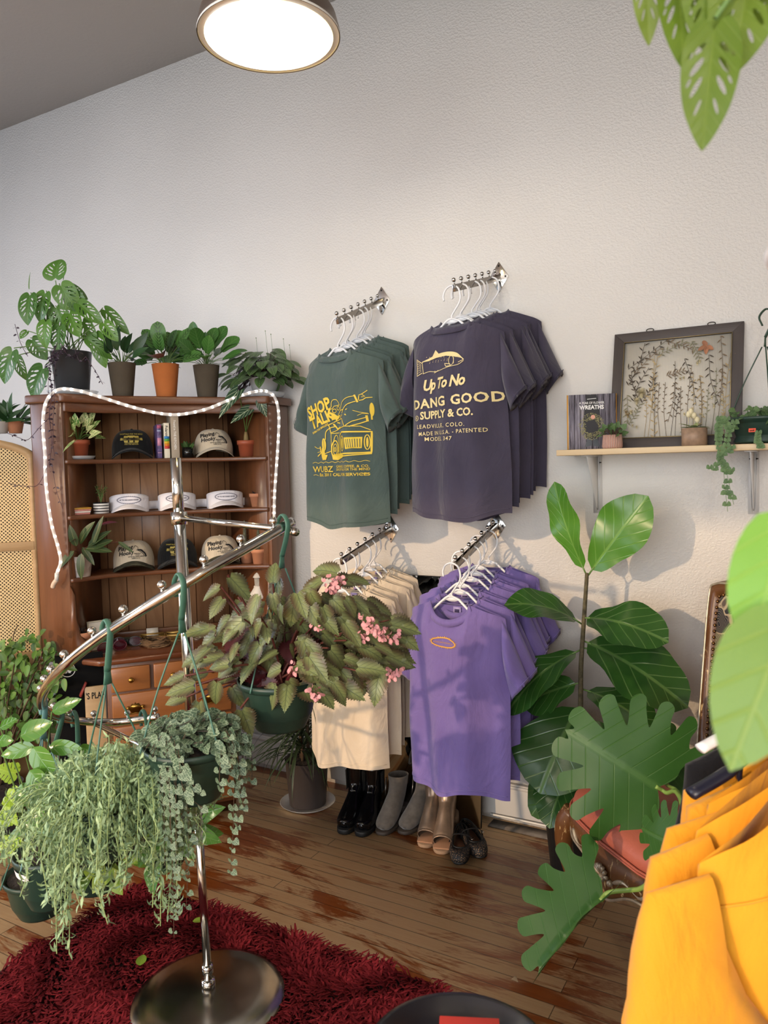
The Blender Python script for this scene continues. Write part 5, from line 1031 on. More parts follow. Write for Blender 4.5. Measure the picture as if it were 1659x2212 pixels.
for bx, by, tx, ty, w_ in ((40, 1672, -12, 1660, 46), (28, 1760, -12, 1776, 44), (28, 1806, 4, 1856, 44), (30, 1812, 46, 1850, 30), (36, 1725, 4, 1735, 34), (25, 1700, 40, 1745, 30), (14, 1735, 34, 1785, 30)):
    a, b = pointleaf(m, 'split', bx, by, 2.25, tx, ty, 2.22, w_*2.25/FP, bend=.3, up=(.3, -1, .4)); q.tube(curve3(rim+[-.04, 0, 0], a, 0, 7, .02), .002, 6, False)
m.build('foliage', LM['lime'], t); q.build('stems', STEMG, t)
def back(px, py, dd, hk, label, sd, Lm='crot'):
    random.seed(sd); rim = dep(px, py, dd); t = hanging('hanging_pothos', label, 'hanging plant', hk, rim, .095, .12); clump(t, LM[Lm], 'arrow', rim, 26, .10, .065, el=(-.5, .9), stem=.10, bend=(.3, 1.)); return t
t = back(205, 1838, 2.42, HS[9*14]+[0, 0, .012], 'yellow-green pothos in the green pot behind the senecio, nearer the stand rail bend', 31)
m = MB(); pointleaf(m, 'arrow', 236, 1870, 2.3, 196, 1930, 2.26, .07, up=(.3, -1, .3)); pointleaf(m, 'arrow', 245, 1900, 2.3, 262, 1935, 2.28, .05, up=(.3, -1, .3)); m.build('low_leaves', LM['crot'], t)
back(352, 1790, 2.48, HS[-6]+[0, 0, .012], 'green pothos in the pot hung at the lower end of the spiral rail', 32, 'hoya')
# ficus bush in a grey pot on the floor
random.seed(33); c = on(2, 1796, 2, 0); t = thing('ficus_bush', 'bushy small-leaved ficus in a grey pot on the floor left of the hutch', 'potted plant', c)
PG = M('grey_plastic_pot', '#4a474b', .5); pot(t, .098, .2, PG, 'taper', c+[0, 0, .006], rb=.08); saucer(t, .12, c)
m = MB(); q = MB(); D0 = proj(c)[2]
for i in range(420):
    while True:
        x, y = rv(-1, 1), rv(-1, 1)
        if x*x+y*y < 1: break
    px, py = 58+x*95, 1478+y*112; dd = D0-.05+rv(-.14, .14); a = dep(px, py, dd); d = nrm([rv(-.6, .6), rv(-.6, .2), -.6+rv(-.4, .8)]); leaf(m, 'ovate', a, d, rv(.034, .055), rv(.019, .028), up=(.3, -.8, .6), bend=rv(0, .6), fold=.25)
    if i % 14 == 0: q.tube(curve3(c+[0, 0, .19], a, 0, 9, .04), [.005]*4+[.003]*5, 5, False)
P = smoothpts([dep(x, y, D0-.08) for x, y in ((50, 1500), (30, 1440), (28, 1380), (38, 1350))], 6); q.tube(P, .002, 5)
for x, y in ((62, 1358), (30, 1385), (24, 1400), (40, 1410)): leaf(m, 'ovate', dep(x, y, D0-.08), (rv(-.4, .4), -.2, -.5), .04, .025, up=(0, -1, .3))
m.build('foliage', LM['ficus'], t); q.build('branches', STEMB, t)
# ---------------------------------------------------------------- cane cabinet and boards at the left
CB = .37; g = N('cane_weave'); s_ = g.n('SeparateXYZ', {0: g.co('Object')}); u = g.math('MULTIPLY', s_.outputs[0], 1/.0155); v = g.math('MULTIPLY', s_.outputs[2], 1/.0155)
def dots(off): a = g.math('SUBTRACT', g.math('FRACT', g.math('ADD', u, off)), .5); b = g.math('SUBTRACT', g.math('FRACT', g.math('ADD', v, off)), .5); return g.math('SQRT', g.math('ADD', g.math('MULTIPLY', a, a), g.math('MULTIPLY', b, b)))
hole = g.math('LESS_THAN', g.math('MINIMUM', dots(0.), dots(.5)), .205); g.bs(Base_Color=g.mix(g.noise(40, 2, g.co()), lin('#cdb07c'), lin('#e2cb9c')), Roughness=.6); g.set(g.b.inputs['Alpha'], g.math('SUBTRACT', 1., hole)); CANE = g.m
PW = wood('pale_wood', '#a5855c', '#c9ab80', 0, 1, .5, .1)
cb = thing('cane_cabinet', 'pale wood cabinet with woven cane doors and an arched top, left of the hutch', 'cabinet', hw(-1.0, CB), HR)
zt = cabp(0, 934, CB)[2]; zm = cabp(60, 1178, CB)[2]; zb_ = cabp(60, 1408, CB)[2]
ar = [(-.75, 0), (.49, 0)]+[(.49-.5*(1-math.cos(R(a))), zt-.10+.10*math.sin(R(a))) for k, a in enumerate(np.linspace(0, 90, 12))]+[(-.75, zt)]
ar = [(x, z) for x, z in ar]
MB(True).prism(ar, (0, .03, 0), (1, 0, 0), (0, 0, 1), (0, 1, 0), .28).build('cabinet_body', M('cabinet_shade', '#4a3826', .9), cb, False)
inn = [(-.75, zb_+.0), (.465, zb_)]+[(.465-.475*(1-math.cos(R(a))), zt-.125+.095*math.sin(R(a))) for a in np.linspace(0, 90, 12)]+[(-.75, zt-.03)]
MB(True).add([(x, .004, z) for x, z in inn], [tuple(range(len(inn)))]).build('cane_panel', CANE, cb, False)
m = MB(True); O_ = ar[1:-1]; I_ = [(.465, .02)]+inn[2:-1]; n = len(O_)
m.add([(x, -.008, z) for x, z in O_]+[(x, -.008, z) for x, z in I_]+[(x, .03, z) for x, z in O_]+[(x, .03, z) for x, z in I_], [(i, i+1, n+i+1, n+i) for i in range(n-1)]+[(i, 2*n+i, 2*n+i+1, i+1) for i in range(n-1)]+[(n+i, n+i+1, 3*n+i+1, 3*n+i) for i in range(n-1)])
m.box((-.75, -.008, zt-.035), (O_[-1][0], .03, zt)); m.build('arched_frame', PW, cb, False)
MB(True).box((-.75, -.01, zm-.02), (.475, .012, zm+.018)).build('middle_rail', PW, cb, False, .002); MB(True).box((-.75, -.01, zb_-.05), (.475, .012, zb_)).build('bottom_rail', PW, cb, False, .002); MB(True).box((-.75, -.009, .02), (.47, .012, zb_-.05)).build('lower_panel', PW, cb, False)
random.seed(35)
for px, mt, l, r_ in ((-2, M('white_ceramic', '#d8d6d4', .3), 'spiky dark green plant in a white pot on the cane cabinet', .05), (34, TERRA, 'dark green plant in a terracotta pot on the cane cabinet beside the hutch', .038)):
    d = ray(px, 940); k = ((hw(0, CB+.10)-CAMC) @ HM)/(d @ HM); c = CAMC+d*k; c[2] = zt+.0008; t = thing('potted_plant', l, 'potted plant', c); pot(t, r_, .055 if px > 0 else .05, mt, 'taper', c); clump(t, LM['peace'], 'lance', c+[0, 0, .04], 20, .11, .024, el=(.1, 1.3), stem=.03, bend=(.5, 1.3))
BB = M('black_board', '#050506', .8, spec=.15)
c = hw(-.36, .04); t = thing('sandwich_board', 'black board with a round white leaf emblem standing left of the chest', 'board', c, HR); H_ = cabp(160, 1425, -.05)[2]
MB(True).box((-.095, 0, 0), (.09, .02, H_)).build('panel', BB, t, False, .003)
m = MB(True); f = lambda x, y: np.array([x, -.0015, y]); ex = H_-.06; stroke(m, ell(-.048, ex, .028, .028, 32), .003, f, True); 
for a, L_ in ((90, .024), (40, .022), (140, .022), (-5, .018), (185, .018), (-40, .015), (220, .015)): d_ = np.array([math.cos(R(a)), math.sin(R(a))]); n_ = np.array([-d_[1], d_[0]]); o_ = np.array([-.048, ex-.004]); fill(m, [tuple(o_), tuple(o_+d_*L_*.5+n_*.005), tuple(o_+d_*L_), tuple(o_+d_*L_*.5-n_*.005)], f)
m.build('emblem', M('white_emblem', '#d9d9d6', .6), t, False)
c = hw(-.31, .012); t = thing('wood_sign', 'pale wooden sign with black PLANT lettering leaning beside the chest drawers', 'sign', c, HR); zs = cabp(212, 1482, .01)[2]; z0 = 0
MB(True).box((-.038, 0, 0), (.042, .012, zs)).build('board', PW, t, False, .002); m = MB(True); text(m, "'S PLAN", lambda x, y: np.array([x, -.0012, y]), -.034, zs-.050, .026, .02, .62); m.build('lettering', INK, t, smooth=False)
c = hw(-.455, -.11, 0); o = MB().tube([np.array(cabp(174, 1503, .025)), np.array(cabp(186, 1474, .025))], [.022, .017], 10, flat=.3).build('red_pouch', M('red_sequin_cloth', '#8a3a34', .5, var=.5, vs=300), None); tag(o, 'small red sequinned pouch hanging on the black board', 'pouch')
# ---------------------------------------------------------------- dragon tree, mirror, shoes
random.seed(41); c = on(641, 1752, 2, 0)+[-.0, .085, 0]; t = thing('dragon_tree', 'spiky dark-leaved dragon tree in a grey pot on a clear saucer by the wall', 'potted plant', c)
pot(t, .097, .205, M('warm_grey_pot', '#57504f', .45), 'taper', c+[0, 0, .006], rb=.082); saucer(t, .125, c, h=.015)
m = MB(); q = MB()
for sx_, sy_, h, n in ((-.03, 0, .16, 34), (.03, .02, .26, 34), (0, -.03, .08, 26), (.01, .0, .36, 26)):
    b = c+[sx_, sy_, .2]; q.tube([b, b+[0, 0, h]], .008, 7)
    for i in range(n):
        d = sph(i*2.4, rv(-.35, 1.25)); k = rv(.20, .33); o = b+[0, 0, h*rv(.5, 1)]
        if o[1]+d[1]*k > -.01: d[1] = -abs(d[1])*.4
        leaf(m, 'blade', o, nrm(d), k, .014, bend=rv(.6, 1.5), fold=.3)
m.build('foliage', LM['drac'], t); q.build('canes', STEMB, t)
g = N('mirror_glass'); g.bs(Base_Color=(.82, .82, .80, 1), Roughness=.015, Metallic=1.0)
mt = thing('leaning_mirror', 'frameless rectangular mirror leaning on the wall behind the shoes', 'mirror', (-1.505, -.115, 0), 0, None, rot=(R(-4.6), 0, 0))
MB(True).box((-.295, -.004, .002), (.295, 0, 1.03)).build('mirror_face', g.m, mt, False); MB(True).box((-.297, 0, .0), (.297, .006, 1.032)).build('backing', M('mirror_backing', '#1a1817', .7), mt, False)
def outline(L_, W, toe=.5):
    P = []
    for a in np.linspace(0, 2*PI, 33)[:-1]:
        y = -math.cos(a)*L_/2; w_ = W/2*abs(math.sin(a))**.72*(1.0-.16*(y/L_+.5)) * (1-.10*math.exp(-((y/L_-.05)/.16)**2)); P.append((w_*(1 if math.sin(a) > 0 else -1), y-0))
    return P
def boot(name, label, mat, solem, loc, rz, kind, group):
    t = thing(name, label, 'boot', loc, rz, group)
    path = {'chelsea': [(-.132, .030, .012, .018), (-.125, .032, .028, .024), (-.10, .036, .040, .026), (-.055, .045, .043, .033), (-.01, .062, .038, .046), (.035, .085, .034, .056), (.062, .13, .036, .052), (.066, .175, .040, .052), (.068, .215, .043, .054)],
            'suede': [(-.130, .024, .012, .012), (-.120, .028, .030, .020), (-.09, .034, .040, .026), (-.05, .048, .040, .036), (-.01, .070, .036, .048), (.03, .10, .033, .052), (.05, .14, .036, .050), (.055, .18, .042, .052)],
            'peep': [(-.105, .032, .036, .022), (-.085, .036, .040, .028), (-.05, .055, .038, .038), (-.01, .085, .034, .048), (.03, .12, .033, .050), (.045, .165, .038, .046), (.050, .205, .040, .044)]}[kind]
    n = len(path); G = []; K = 24; P = np.array(path)
    S_ = smoothpts(P, 5); T = np.gradient(S_[:, :2], axis=0); T /= np.linalg.norm(T, axis=1, keepdims=True)
    for (y, z, a, b), (ty, tz) in zip(S_, T):
        ring = []
        for k in range(K):
            an = 2*PI*k/K; off = b*math.sin(an); yy = y-off*tz; zz = z+off*ty
            ring.append((a*math.cos(an)*(1.0), yy, max(.012, zz)))
        G.append(ring)
    up = MB(True).grid(np.array(G), wrap=True)
    if kind != 'peep': up.add(G[0], [tuple(range(K))])
    up.build('upper', mat, t, solid=.003 if kind == 'peep' else .002)
    pl = MB(True); o = outline(.275, .098); pl.plan([(x, y-.012+.0) for x, y in o], .0, .014 if kind != 'chelsea' else .02); pl.build('sole', solem, t, False, .003)
    if kind == 'chelsea':
        MB(True).plan([(x, y*.36+.082) for x, y in o], -.0, .034).build('heel', solem, t, False, .003)
        MB(True).tube(smoothpts([(0, .118, .19), (0, .124, .235), (0, .115, .25), (0, .108, .235), (0, .110, .20)], 5), .010, 8, flat=.2).build('pull_tab', mat, t)
        for s_ in (-1, 1): MB(True).prism([(-.02, 0), (.02, 0), (.028, .09), (-.028, .09)], (s_*.0405, .055, .11), (0, 1, 0), (0, 0, 1), (s_, 0, 0), .002).build('elastic_gusset', M('black_elastic', '#121212', .9, bump=.6, bs=200), t, False)
    elif kind == 'suede':
        MB(True).plan([(x*.85, y*.30+.088) for x, y in o], 0, .042).build('heel', solem, t, False, .003)
        MB(True).tube([(-.045, .03, .17), (-.040, .0, .10)], .0022, 5).build('zip', M('zip_metal', '#8d8a85', .3, 1.), t)
        MB(True).tube([(-.048, .028, .165), (-.050, .022, .115)], .003, 6, flat=.4).build('zip_pull', mat, t)
    else:
        MB(True).plan([(x*.9, y*.34+.09) for x, y in o], 0, .06).build('wedge_heel', solem, t, False, .003)
        MB(True).box((-.032, -.135, .0145), (.032, .05, .020)).build('insole', M('tan_insole', '#a5795a', .7), t, False, .004)
    return t
RUB = M('black_rubber', '#0c0c0d', .55); RUBG = M('glossy_black_rubber', '#08080a', .12); SUE = M('grey_suede', '#655c53', .95, var=.2, vs=40, sheen=.2); BRZ = M('bronze_leather', '#8b7562', .32, .55, var=.2, vs=30); TANS = M('tan_sole', '#8f735a', .8); DBR = M('dark_heel', '#3c322b', .6)
def fl(px, py): p = on(px, py, 2, 0); return p
for px, py, rz, kd, l, g_ in ((741, 1803, 14, 'chelsea', 'shiny black rubber boot, outermost of the row by the dragon tree', 'black boots'), (779, 1808, 14, 'chelsea', 'shiny black rubber boot beside the grey suede boots', 'black boots'), (822, 1805, 6, 'suede', 'grey suede ankle boot next to the black boots', 'grey boots'), (868, 1803, -4, 'suede', 'grey suede ankle boot next to the bronze peep-toe boots', 'grey boots'), (916, 1832, 12, 'peep', 'bronze peep-toe boot beside the grey suede boot', 'bronze boots'), (952, 1846, 16, 'peep', 'bronze peep-toe boot beside the black mesh shoes', 'bronze boots')):
    r_ = R(rz); p = fl(px, py)+np.array([-math.sin(r_)*.145, math.cos(r_)*.145, .0005]); m_ = {'chelsea': (RUBG, RUB), 'suede': (SUE, DBR), 'peep': (BRZ, TANS)}[kd]; boot('ankle_boot', l, m_[0], m_[1], p, r_, kd, g_)
g = N('black_mesh'); v = g.n('TexVoronoi', {'Vector': g.co(), 'Scale': 190.}).outputs[0]; g.bs(Base_Color=g.mix(g.ramp(v, [(.28, 1.), (.36, 0.)]), lin('#121011'), lin('#7d6248')), Roughness=.7); MESH = g.m
def maryjane(px, py, rz, label):
    r_ = R(rz); p = fl(px, py)+np.array([-math.sin(r_)*.135, math.cos(r_)*.135, .0005]); t = thing('mesh_shoe', label, 'shoe', p, r_, 'black mesh shoes'); o = outline(.25, .088)
    MB(True).plan(o, 0, .008).build('sole', RUB, t, False, .002); MB(True).plan([(x*.82, y*.92) for x, y in o], .0085, .010).build('insole', M('tan_insole2', '#a9795a', .7), t, False)
    G = []
    for f, z in ((1.0, .006), (1.02, .018), (.97, .034)): G.append([(x*f, y*(f*.98), z*(1+.5*max(0, y/.25))) for x, y in o])
    rim = []
    for x, y in o:
        yy = y if y > -.02 else -.02+(y+.02)*.42; rim.append((x*.74, yy*.95, .032+(.012 if y > 0 else .002)))
    G.append(rim); MB(True).grid(np.array(G), wrap=True).build('upper', MESH, t, solid=.0015); MB(True).tube(rim, .0035, 6, closed=True).build('rim_binding', RUB, t)
    st = MB(True).tube(smoothpts([(-.044, .012, .02), (-.034, .010, .048), (0, .008, .056), (.034, .010, .048), (.046, .012, .022)], 5), .006, 8, flat=.25).build('strap', M('black_velvet_strap', '#0d0c0d', .9), t)
    MB(True).tube([(x+.046, .012+y, .036) for x, y in ((-.001, -.009), (.003, -.009), (.003, .009), (-.001, .009))], .0014, 6, closed=True).build('buckle', CHROME, st)
maryjane(992, 1872, 22, 'black mesh strapped flat shoe, left one of the pair at the end of the row'); maryjane(1043, 1858, 40, 'black mesh strapped flat shoe, right one of the pair at the end of the row')
# ---------------------------------------------------------------- wall shelf
SHX0, SHX1, SHZ = -.842, .62, 1.527; SW = wood('raw_pine', '#c3a67c', '#dcc6a0', 0, 1, .5, .05)
t = thing('wall_shelf', 'pale pine shelf board on white brackets carrying the flower frame', 'shelf', (SHX0, 0, SHZ)); MB().box((SHX0, -.22, SHZ), (SHX1, -.001, SHZ+.021)).build('shelf_board', SW, t, False, .002)
for px in (1291, 1628):
    x = on(px, 1040, 1, -.004)[0]; m = MB(); m.box((x-.017, -.004, SHZ-.222), (x+.017, -.0008, SHZ)).box((x-.017, -.17, SHZ-.004), (x+.017, -.001, SHZ-.0005)); m.prism([(-.004, -.21), (-.004, -.004), (-.16, -.004), (-.15, -.016), (-.02, -.20)], (x-.0015, 0, SHZ), (0, 1, 0), (0, 0, 1), (1, 0, 0), .003)
    for s_ in (-1, 1): m.tube([(x+s_*.012, -.006, SHZ-.012), (x+s_*.007, -.006, SHZ-.215)], .0026, 6)
    bk = m.build('bracket', WHITE, t, False)
    for s_ in (-1, 1): MB().ball((x+s_*.011, -.005, SHZ-.028), .0042, 10).build('screw', SCREW, bk)
SZ = SHZ+.0215
# flower frame
fbl, fbr = on(1313, 975, 1, -.145), on(1600, 966, 1, -.145); ftl = on(1313, 722, 1, -.05); WF = fbr[0]-fbl[0]; HF = ftl[2]-SZ; tl = math.atan2(.11, HF)
t = thing('flower_picture', 'dark wooden framed picture of pressed dried flowers leaning on the wall shelf', 'picture', (fbl[0]+WF/2, -.135, SZ), 0, None, rot=(-tl, 0, 0)); HF = HF/math.cos(tl); FWD = wood('dark_frame_wood', '#37302e', '#4b4340', 0, 1.5, .6, .05); FWV = wood('dark_frame_wood_v', '#37302e', '#4b4340', 2, 1.5, .6, .05)
w2, bw = WF/2, .037
for P, mt_, nm_ in (([(-w2, 0), (w2, 0), (w2-bw, bw), (-w2+bw, bw)], FWD, 'bottom_rail'), ([(-w2, HF), (w2, HF), (w2-bw, HF-bw), (-w2+bw, HF-bw)], FWD, 'top_rail'), ([(-w2, 0), (-w2, HF), (-w2+bw, HF-bw), (-w2+bw, bw)], FWV, 'side_rail'), ([(w2, 0), (w2, HF), (w2-bw, HF-bw), (w2-bw, bw)], FWV, 'side_rail')):
    MB(True).prism(P, (0, 0, 0), (1, 0, 0), (0, 0, 1), (0, 1, 0), .018).build(nm_, mt_, t, False, .001)
i_ = w2-bw; m = MB(True)
for a, b in (((-i_, bw), (i_, bw)), ((-i_, HF-bw), (i_, HF-bw)), ((-i_, bw), (-i_, HF-bw)), ((i_, bw), (i_, HF-bw))): m.tube([(a[0], -.001, a[1]), (b[0], -.001, b[1])], .0016, 5)
m.build('gilt_edge', M('gilt', '#9b8a63', .4, .6), t)
g = N('linen_grid'); s_ = g.n('SeparateXYZ', {0: g.co()}); gg = [g.math('LESS_THAN', g.math('FRACT', g.math('MULTIPLY', o_, 1/.0052)), .3) for o_ in (s_.outputs[0], s_.outputs[2])]; g.bs(Base_Color=g.mix(g.math('MULTIPLY', g.math('MAXIMUM', gg[0], gg[1]), .5), lin('#d6d0c3'), lin('#968f82')), Roughness=.9)
MB(True).box((-i_, .010, bw), (i_, .012, HF-bw)).build('linen_panel', g.m, t, False)
for x in (-w2*.43, w2*.52): MB(True).tube([(x+p[0], .008, HF+.006+p[1]) for p in ell(0, 0, .013, .006, 16)[:-1]], .0016, 6, closed=True).build('hanging_ring', SCREW, t)
random.seed(51); FD = {k: M('dried_'+k, v, .9, var=.2) for k, v in dict(brown='#6b5a45', dark='#3f362c', straw='#a8936a', pale='#d6cba6', green='#77745a', rose='#9a6a4e').items()}
def fx(x, z, y=.004): return np.array([-i_+x*2*i_, y, bw+z*(HF-2*bw)])
def sprig(col, x0, z0, x1, z1, kind, n=14, L_=.014, W=.004, bx=0.):
    m = MB(True); P = smoothpts([fx(x0, z0), fx((x0+x1)/2+bx, (z0+z1)/2, .003), fx(x1, z1)], 8); m.tube(P, .0007, 4, False); k0 = 0 if kind == 'all' else int(len(P)*.45)
    for i in range(n):
        u = k0+(len(P)-2-k0)*i/max(1, n-1); j = int(u); tn = nrm(P[min(j+1, len(P)-1)]-P[j]); sd = 1 if i % 2 else -1; o = np.array([tn[2], 0, -tn[0]])*sd; leaf(m, 'tiny', P[j], nrm(tn*.8+o+np.array([0, -.15, 0])), L_*rv(.7, 1.2), W, up=(0, -1, 0), bend=rv(-.4, .6))
    m.build('pressed_stem', FD[col], t)
for i in range(15): x = .22+i*.052; sprig(random.choice(['brown', 'straw', 'green', 'brown', 'dark']), x+rv(-.02, .02), .0, x+rv(-.03, .03), rv(.35, .85), 'top', 9, .011, .0035, rv(-.02, .02))
for a in ((.06, .55, .20, .98, 'dark'), (.05, .72, .42, 1.0, 'dark'), (.12, .66, .36, .92, 'brown'), (.12, .38, .25, .72, 'dark'), (.16, .40, .08, .70, 'dark'), (.2, .36, .30, .66, 'dark'), (.30, .30, .33, .85, 'straw'), (.33, .0, .26, .5, 'straw'), (.40, .98, .66, .86, 'brown'), (.34, .84, .60, .96, 'green'), (.64, .95, .72, .75, 'green'), (.42, .62, .60, .66, 'brown'), (.96, .1, .99, .8, 'straw'), (.90, .98, .93, .4, 'brown'), (.80, .8, .9, .3, 'dark'), (.58, .78, .70, .3, 'dark'), (.72, .6, .76, .1, 'straw'), (.05, .45, .06, .1, 'green'), (.08, .15, .18, .35, 'green'), (.5, .55, .45, .15, 'brown')): sprig(a[4], a[0], a[1], a[2], a[3], 'all', 12, .020, .004, rv(-.03, .03))
def puff(x, z, r, col, n=50, nm_='dried_flower'):
    m = MB(True)
    for i in range(n): d = sph(i*2.4, -1.2+2.4*i/n); d[1] = -abs(d[1]); leaf(m, 'blade', fx(x, z, .002), d, r*rv(.8, 1.1), r*.16)
    m.build(nm_, FD[col], t)
puff(.19, .46, .024, 'pale', 80); puff(.15, .38, .018, 'pale', 60); puff(.07, .24, .014, 'straw', 40); puff(.10, .27, .013, 'pale', 40); puff(.05, .27, .012, 'straw', 40)
for x, z in ((.12, .13), (.16, .11), (.72, .74), (.70, .72), (.60, .22), (.66, .19), (.76, .20), (.84, .37), (.86, .28), (.93, .33), (.55, .58), (.58, .585)): puff(x, z, .010, 'pale', 24, 'seed_head')
m = MB(True)
for a, k in ((120, .9), (200, 1), (265, .9), (330, .8)): d = np.array([math.cos(R(a)), -.2, math.sin(R(a))]); leaf(m, 'ovate', fx(.78, .88, .0), d, .032*k, .016, up=(0, -1, 0), fold=.5)
m.build('dried_pod', FD['rose'], t)
# flower book
bl, br_ = on(1226, 976, 1, -.17), on(1333, 974, 1, -.115); ex = nrm(br_-bl); wb = np.linalg.norm((br_-bl)[:2]); hb = .202
t = thing('flower_book', 'orange-edged book about flower wreaths standing at the left of the wall shelf', 'book', ((bl[0]+br_[0])/2, (bl[1]+br_[1])/2, SZ), math.atan2(ex[1], ex[0]), None); t.rotation_euler = (R(-3), 0, math.atan2(ex[1], ex[0]))
OR = M('orange_cloth_cover', '#d99a3a', .6); h2 = wb/2; MB(True).box((-h2, 0, 0), (-h2+.004, .020, hb)).box((h2-.003, 0, 0), (h2, .020, hb)).box((-h2, .018, 0), (h2, .020, hb)).build('cover', OR, t, False); MB(True).box((-h2+.004, .001, .002), (h2-.003, .018, hb-.003)).build('pages', M('book_pages', '#ddd5c2', .9), t, False)
g = N('weathered_planks'); gx = g.n('SeparateXYZ', {0: g.co()}); st = g.noise(1., 5, g.co('Object', (160, 1, 9)), .7, .5); ln_ = g.math('LESS_THAN', g.math('FRACT', g.math('MULTIPLY', gx.outputs[0], 1/.021)), .09); g.bs(Base_Color=g.mix(ln_, g.ramp(st, [(.35, lin('#453f49')), (.65, lin('#9b97a3'))]), lin('#1d1a1f')), Roughness=.35)
MB(True).box((-h2+.006, -.0012, 0), (h2-.002, .001, hb)).build('cover_photo', g.m, t, False, 0); fb = lambda x, y: np.array([x, -.0016, y]); f2 = lambda x, y: np.array([x, -.0022, y]); f3 = lambda x, y: np.array([x, -.0028, y])
m = MB(True); fill(m, [(-.018, .20), (.018, .20), (.028, .15), (.032, .09), (.022, .04), (.004, .04), (0, .035), (-.004, .04), (-.022, .04), (-.030, .09), (-.026, .15)], fb); m.build('dark_figure', M('dark_figure', '#1a181b', .6), t, False)
m = MB(True); fill(m, [(-.016, .04), (.0, .04), (.0, .015), (-.026, .008), (-.024, .016)], fb); fill(m, [(.004, .04), (.020, .04), (.026, .016), (.030, .008), (.004, .012)], fb); m.build('boots_picture', M('boot_picture', '#1f242b', .4), t, False)
m = MB(True)
for i in range(420): a = rv(0, 6.28); rr = .034+rv(-.011, .011); x, z = rr*math.cos(a), .083+rr*math.sin(a)*1.1; b_ = rv(0, 6.28); fill(m, [(x, z), (x+.005*math.cos(b_), z+.005*math.sin(b_)), (x+.003*math.cos(b_+.9), z+.003*math.sin(b_+.9))], f2)
m.build('wreath_picture', M('wreath_colours', '#8f8a5c', .7, var=.5, vs=160), t, False); m = MB(True); fill(m, ell(.004, .118, .008, .008, 12), f3); m.build('rose_picture', M('rose_picture', '#d99c86', .6), t, False)
m = MB(True); text(m, 'A YEAR OF FLOWER', f3, 0, .166, .0085, .01, .80, align='CENTER'); text(m, 'WREATHS', f3, 0, .147, .0145, .035, .90, align='CENTER'); stroke(m, [(-.016, .184), (.016, .186)], .0018, f3); m.build('title', M('cover_white', '#eceae6', .5), t, smooth=False)
# pots on the shelf
g = N('pink_fluted'); a_ = g.n('SeparateXYZ', {0: g.co()}); th = g.math('ARCTAN2', a_.outputs[1], a_.outputs[0]); fl_ = g.math('SINE', g.math('MULTIPLY', th, 34.)); g.bs(Base_Color=g.mix(g.ramp(fl_, [(.3, 0.), (.6, 1.)]), lin('#b98674'), lin('#d9b9a8')), Roughness=.6); g.bump(fl_, .6, .004)
random.seed(52); c = on(1323, 976, 1, -.185); c[2] = SZ; t = thing('fluted_pot_plant', 'small round-leaved plant in a pink ribbed pot in front of the book', 'potted plant', c); pot(t, .033, .048, g.m, 'round', c, rb=.036); clump(t, LM['heartg'], 'heart', c+[0, 0, .045], 22, .022, .022, el=(-.1, 1.3), stem=.03, bend=(.2, .8), smat=STEMB)
random.seed(53); c = on(1500, 968, 1, -.175); c[2] = SZ; t = thing('stoneware_pot_plant', 'pale-leaved succulent in a brown stoneware cup before the flower frame', 'potted plant', c); pot(t, .041, .060, M('speckled_stoneware', '#957a63', .55, var=.2, vs=50), 'cyl', c)
m = MB()
for a, e, L_ in ((190, .5, .055), (170, .25, .05), (205, .12, .045), (0, .2, .05), (-10, .1, .055), (20, .6, .03), (60, 1., .03), (270, .5, .03), (180, -.1, .05)): leaf(m, 'ovate', c+[0, 0, .058], sph(R(a), e), L_, .02, bend=.3, fold=.3)
m.build('foliage', M('pale_green_leaf', '#8f9a66', .5), t)
m = MB(); 
for dx, h in ((-.012, .06), (-.002, .045), (.008, .03), (-.02, .05)): m.ball(c+[dx, .01, .058+h], .009, 8, 1.3); m.tube([c+[dx, .01, .05], c+[dx, .01, .058+h]], .0008, 4)
m.build('bunny_tail_grass', FD['pale'], t)
random.seed(54); c = on(1632, 966, 1, -.12); rim = np.array([c[0]+.02, -.13, SZ+.088]); top = on(1648, 680, 1, -.12); top = np.array([top[0]+.01, -.12, top[2]])
t = hanging('shelf_hearts_plant', 'green hanging pot with an orange price sticker sitting on the wall shelf', 'hanging plant', top, rim, .098, .085, kind='hang', a0=2.9, hmat=M('dark_green_hanger', '#27402f', .45), rb=.082, hook=.075)
m = MB(); q = MB()
for i in range(110): a = rv(0, 6.28); rr = rv(.02, .115); p = rim+[math.cos(a)*rr, math.sin(a)*rr, rv(-.02, .03)-(.03 if rr > .1 else 0)]; leaf(m, 'heart', p, sph(rv(0, 6.28), rv(-.6, .2)), rv(.016, .026), .024, up=(.2, -.8, .6), bend=.3)
def sv(pts, n, Y=-.235):
    P = smoothpts([on(x, y, 1, Y) for x, y in pts], 5); q.tube(P, .0007, 4, False); al = np.concatenate([[0], np.cumsum(np.linalg.norm(np.diff(P, axis=0), axis=1))])
    for i in range(n): u = al[-1]*(i+.5)/n; p = np.array([np.interp(u, al, P[:, j]) for j in range(3)]); [leaf(m, 'heartS', p, nrm([s_*.8, -.3, -.4]), rv(.010, .019), .018, up=(0, -1, .3)) for s_ in (-1, 1)]
for P_, n in (([(1575, 900), (1552, 920), (1556, 980), (1565, 1010)], 12), ([(1590, 905), (1572, 940), (1570, 975), (1585, 960)], 9), ([(1560, 960), (1565, 1040), (1572, 1105)], 4), ([(1562, 985), (1576, 1050), (1585, 1090)], 3), ([(1560, 975), (1545, 1010), (1528, 1005)], 5), ([(1580, 930), (1556, 900), (1552, 950)], 12), ([(1640, 930), (1636, 950), (1645, 965)], 6), ([(1570, 1010), (1575, 1020), (1582, 1012)], 6), ([(1566, 1062), (1578, 1064)], 5)): sv(P_, n)
m.build('foliage', LM['heartg'], t); q.build('vines', STEMG, t)
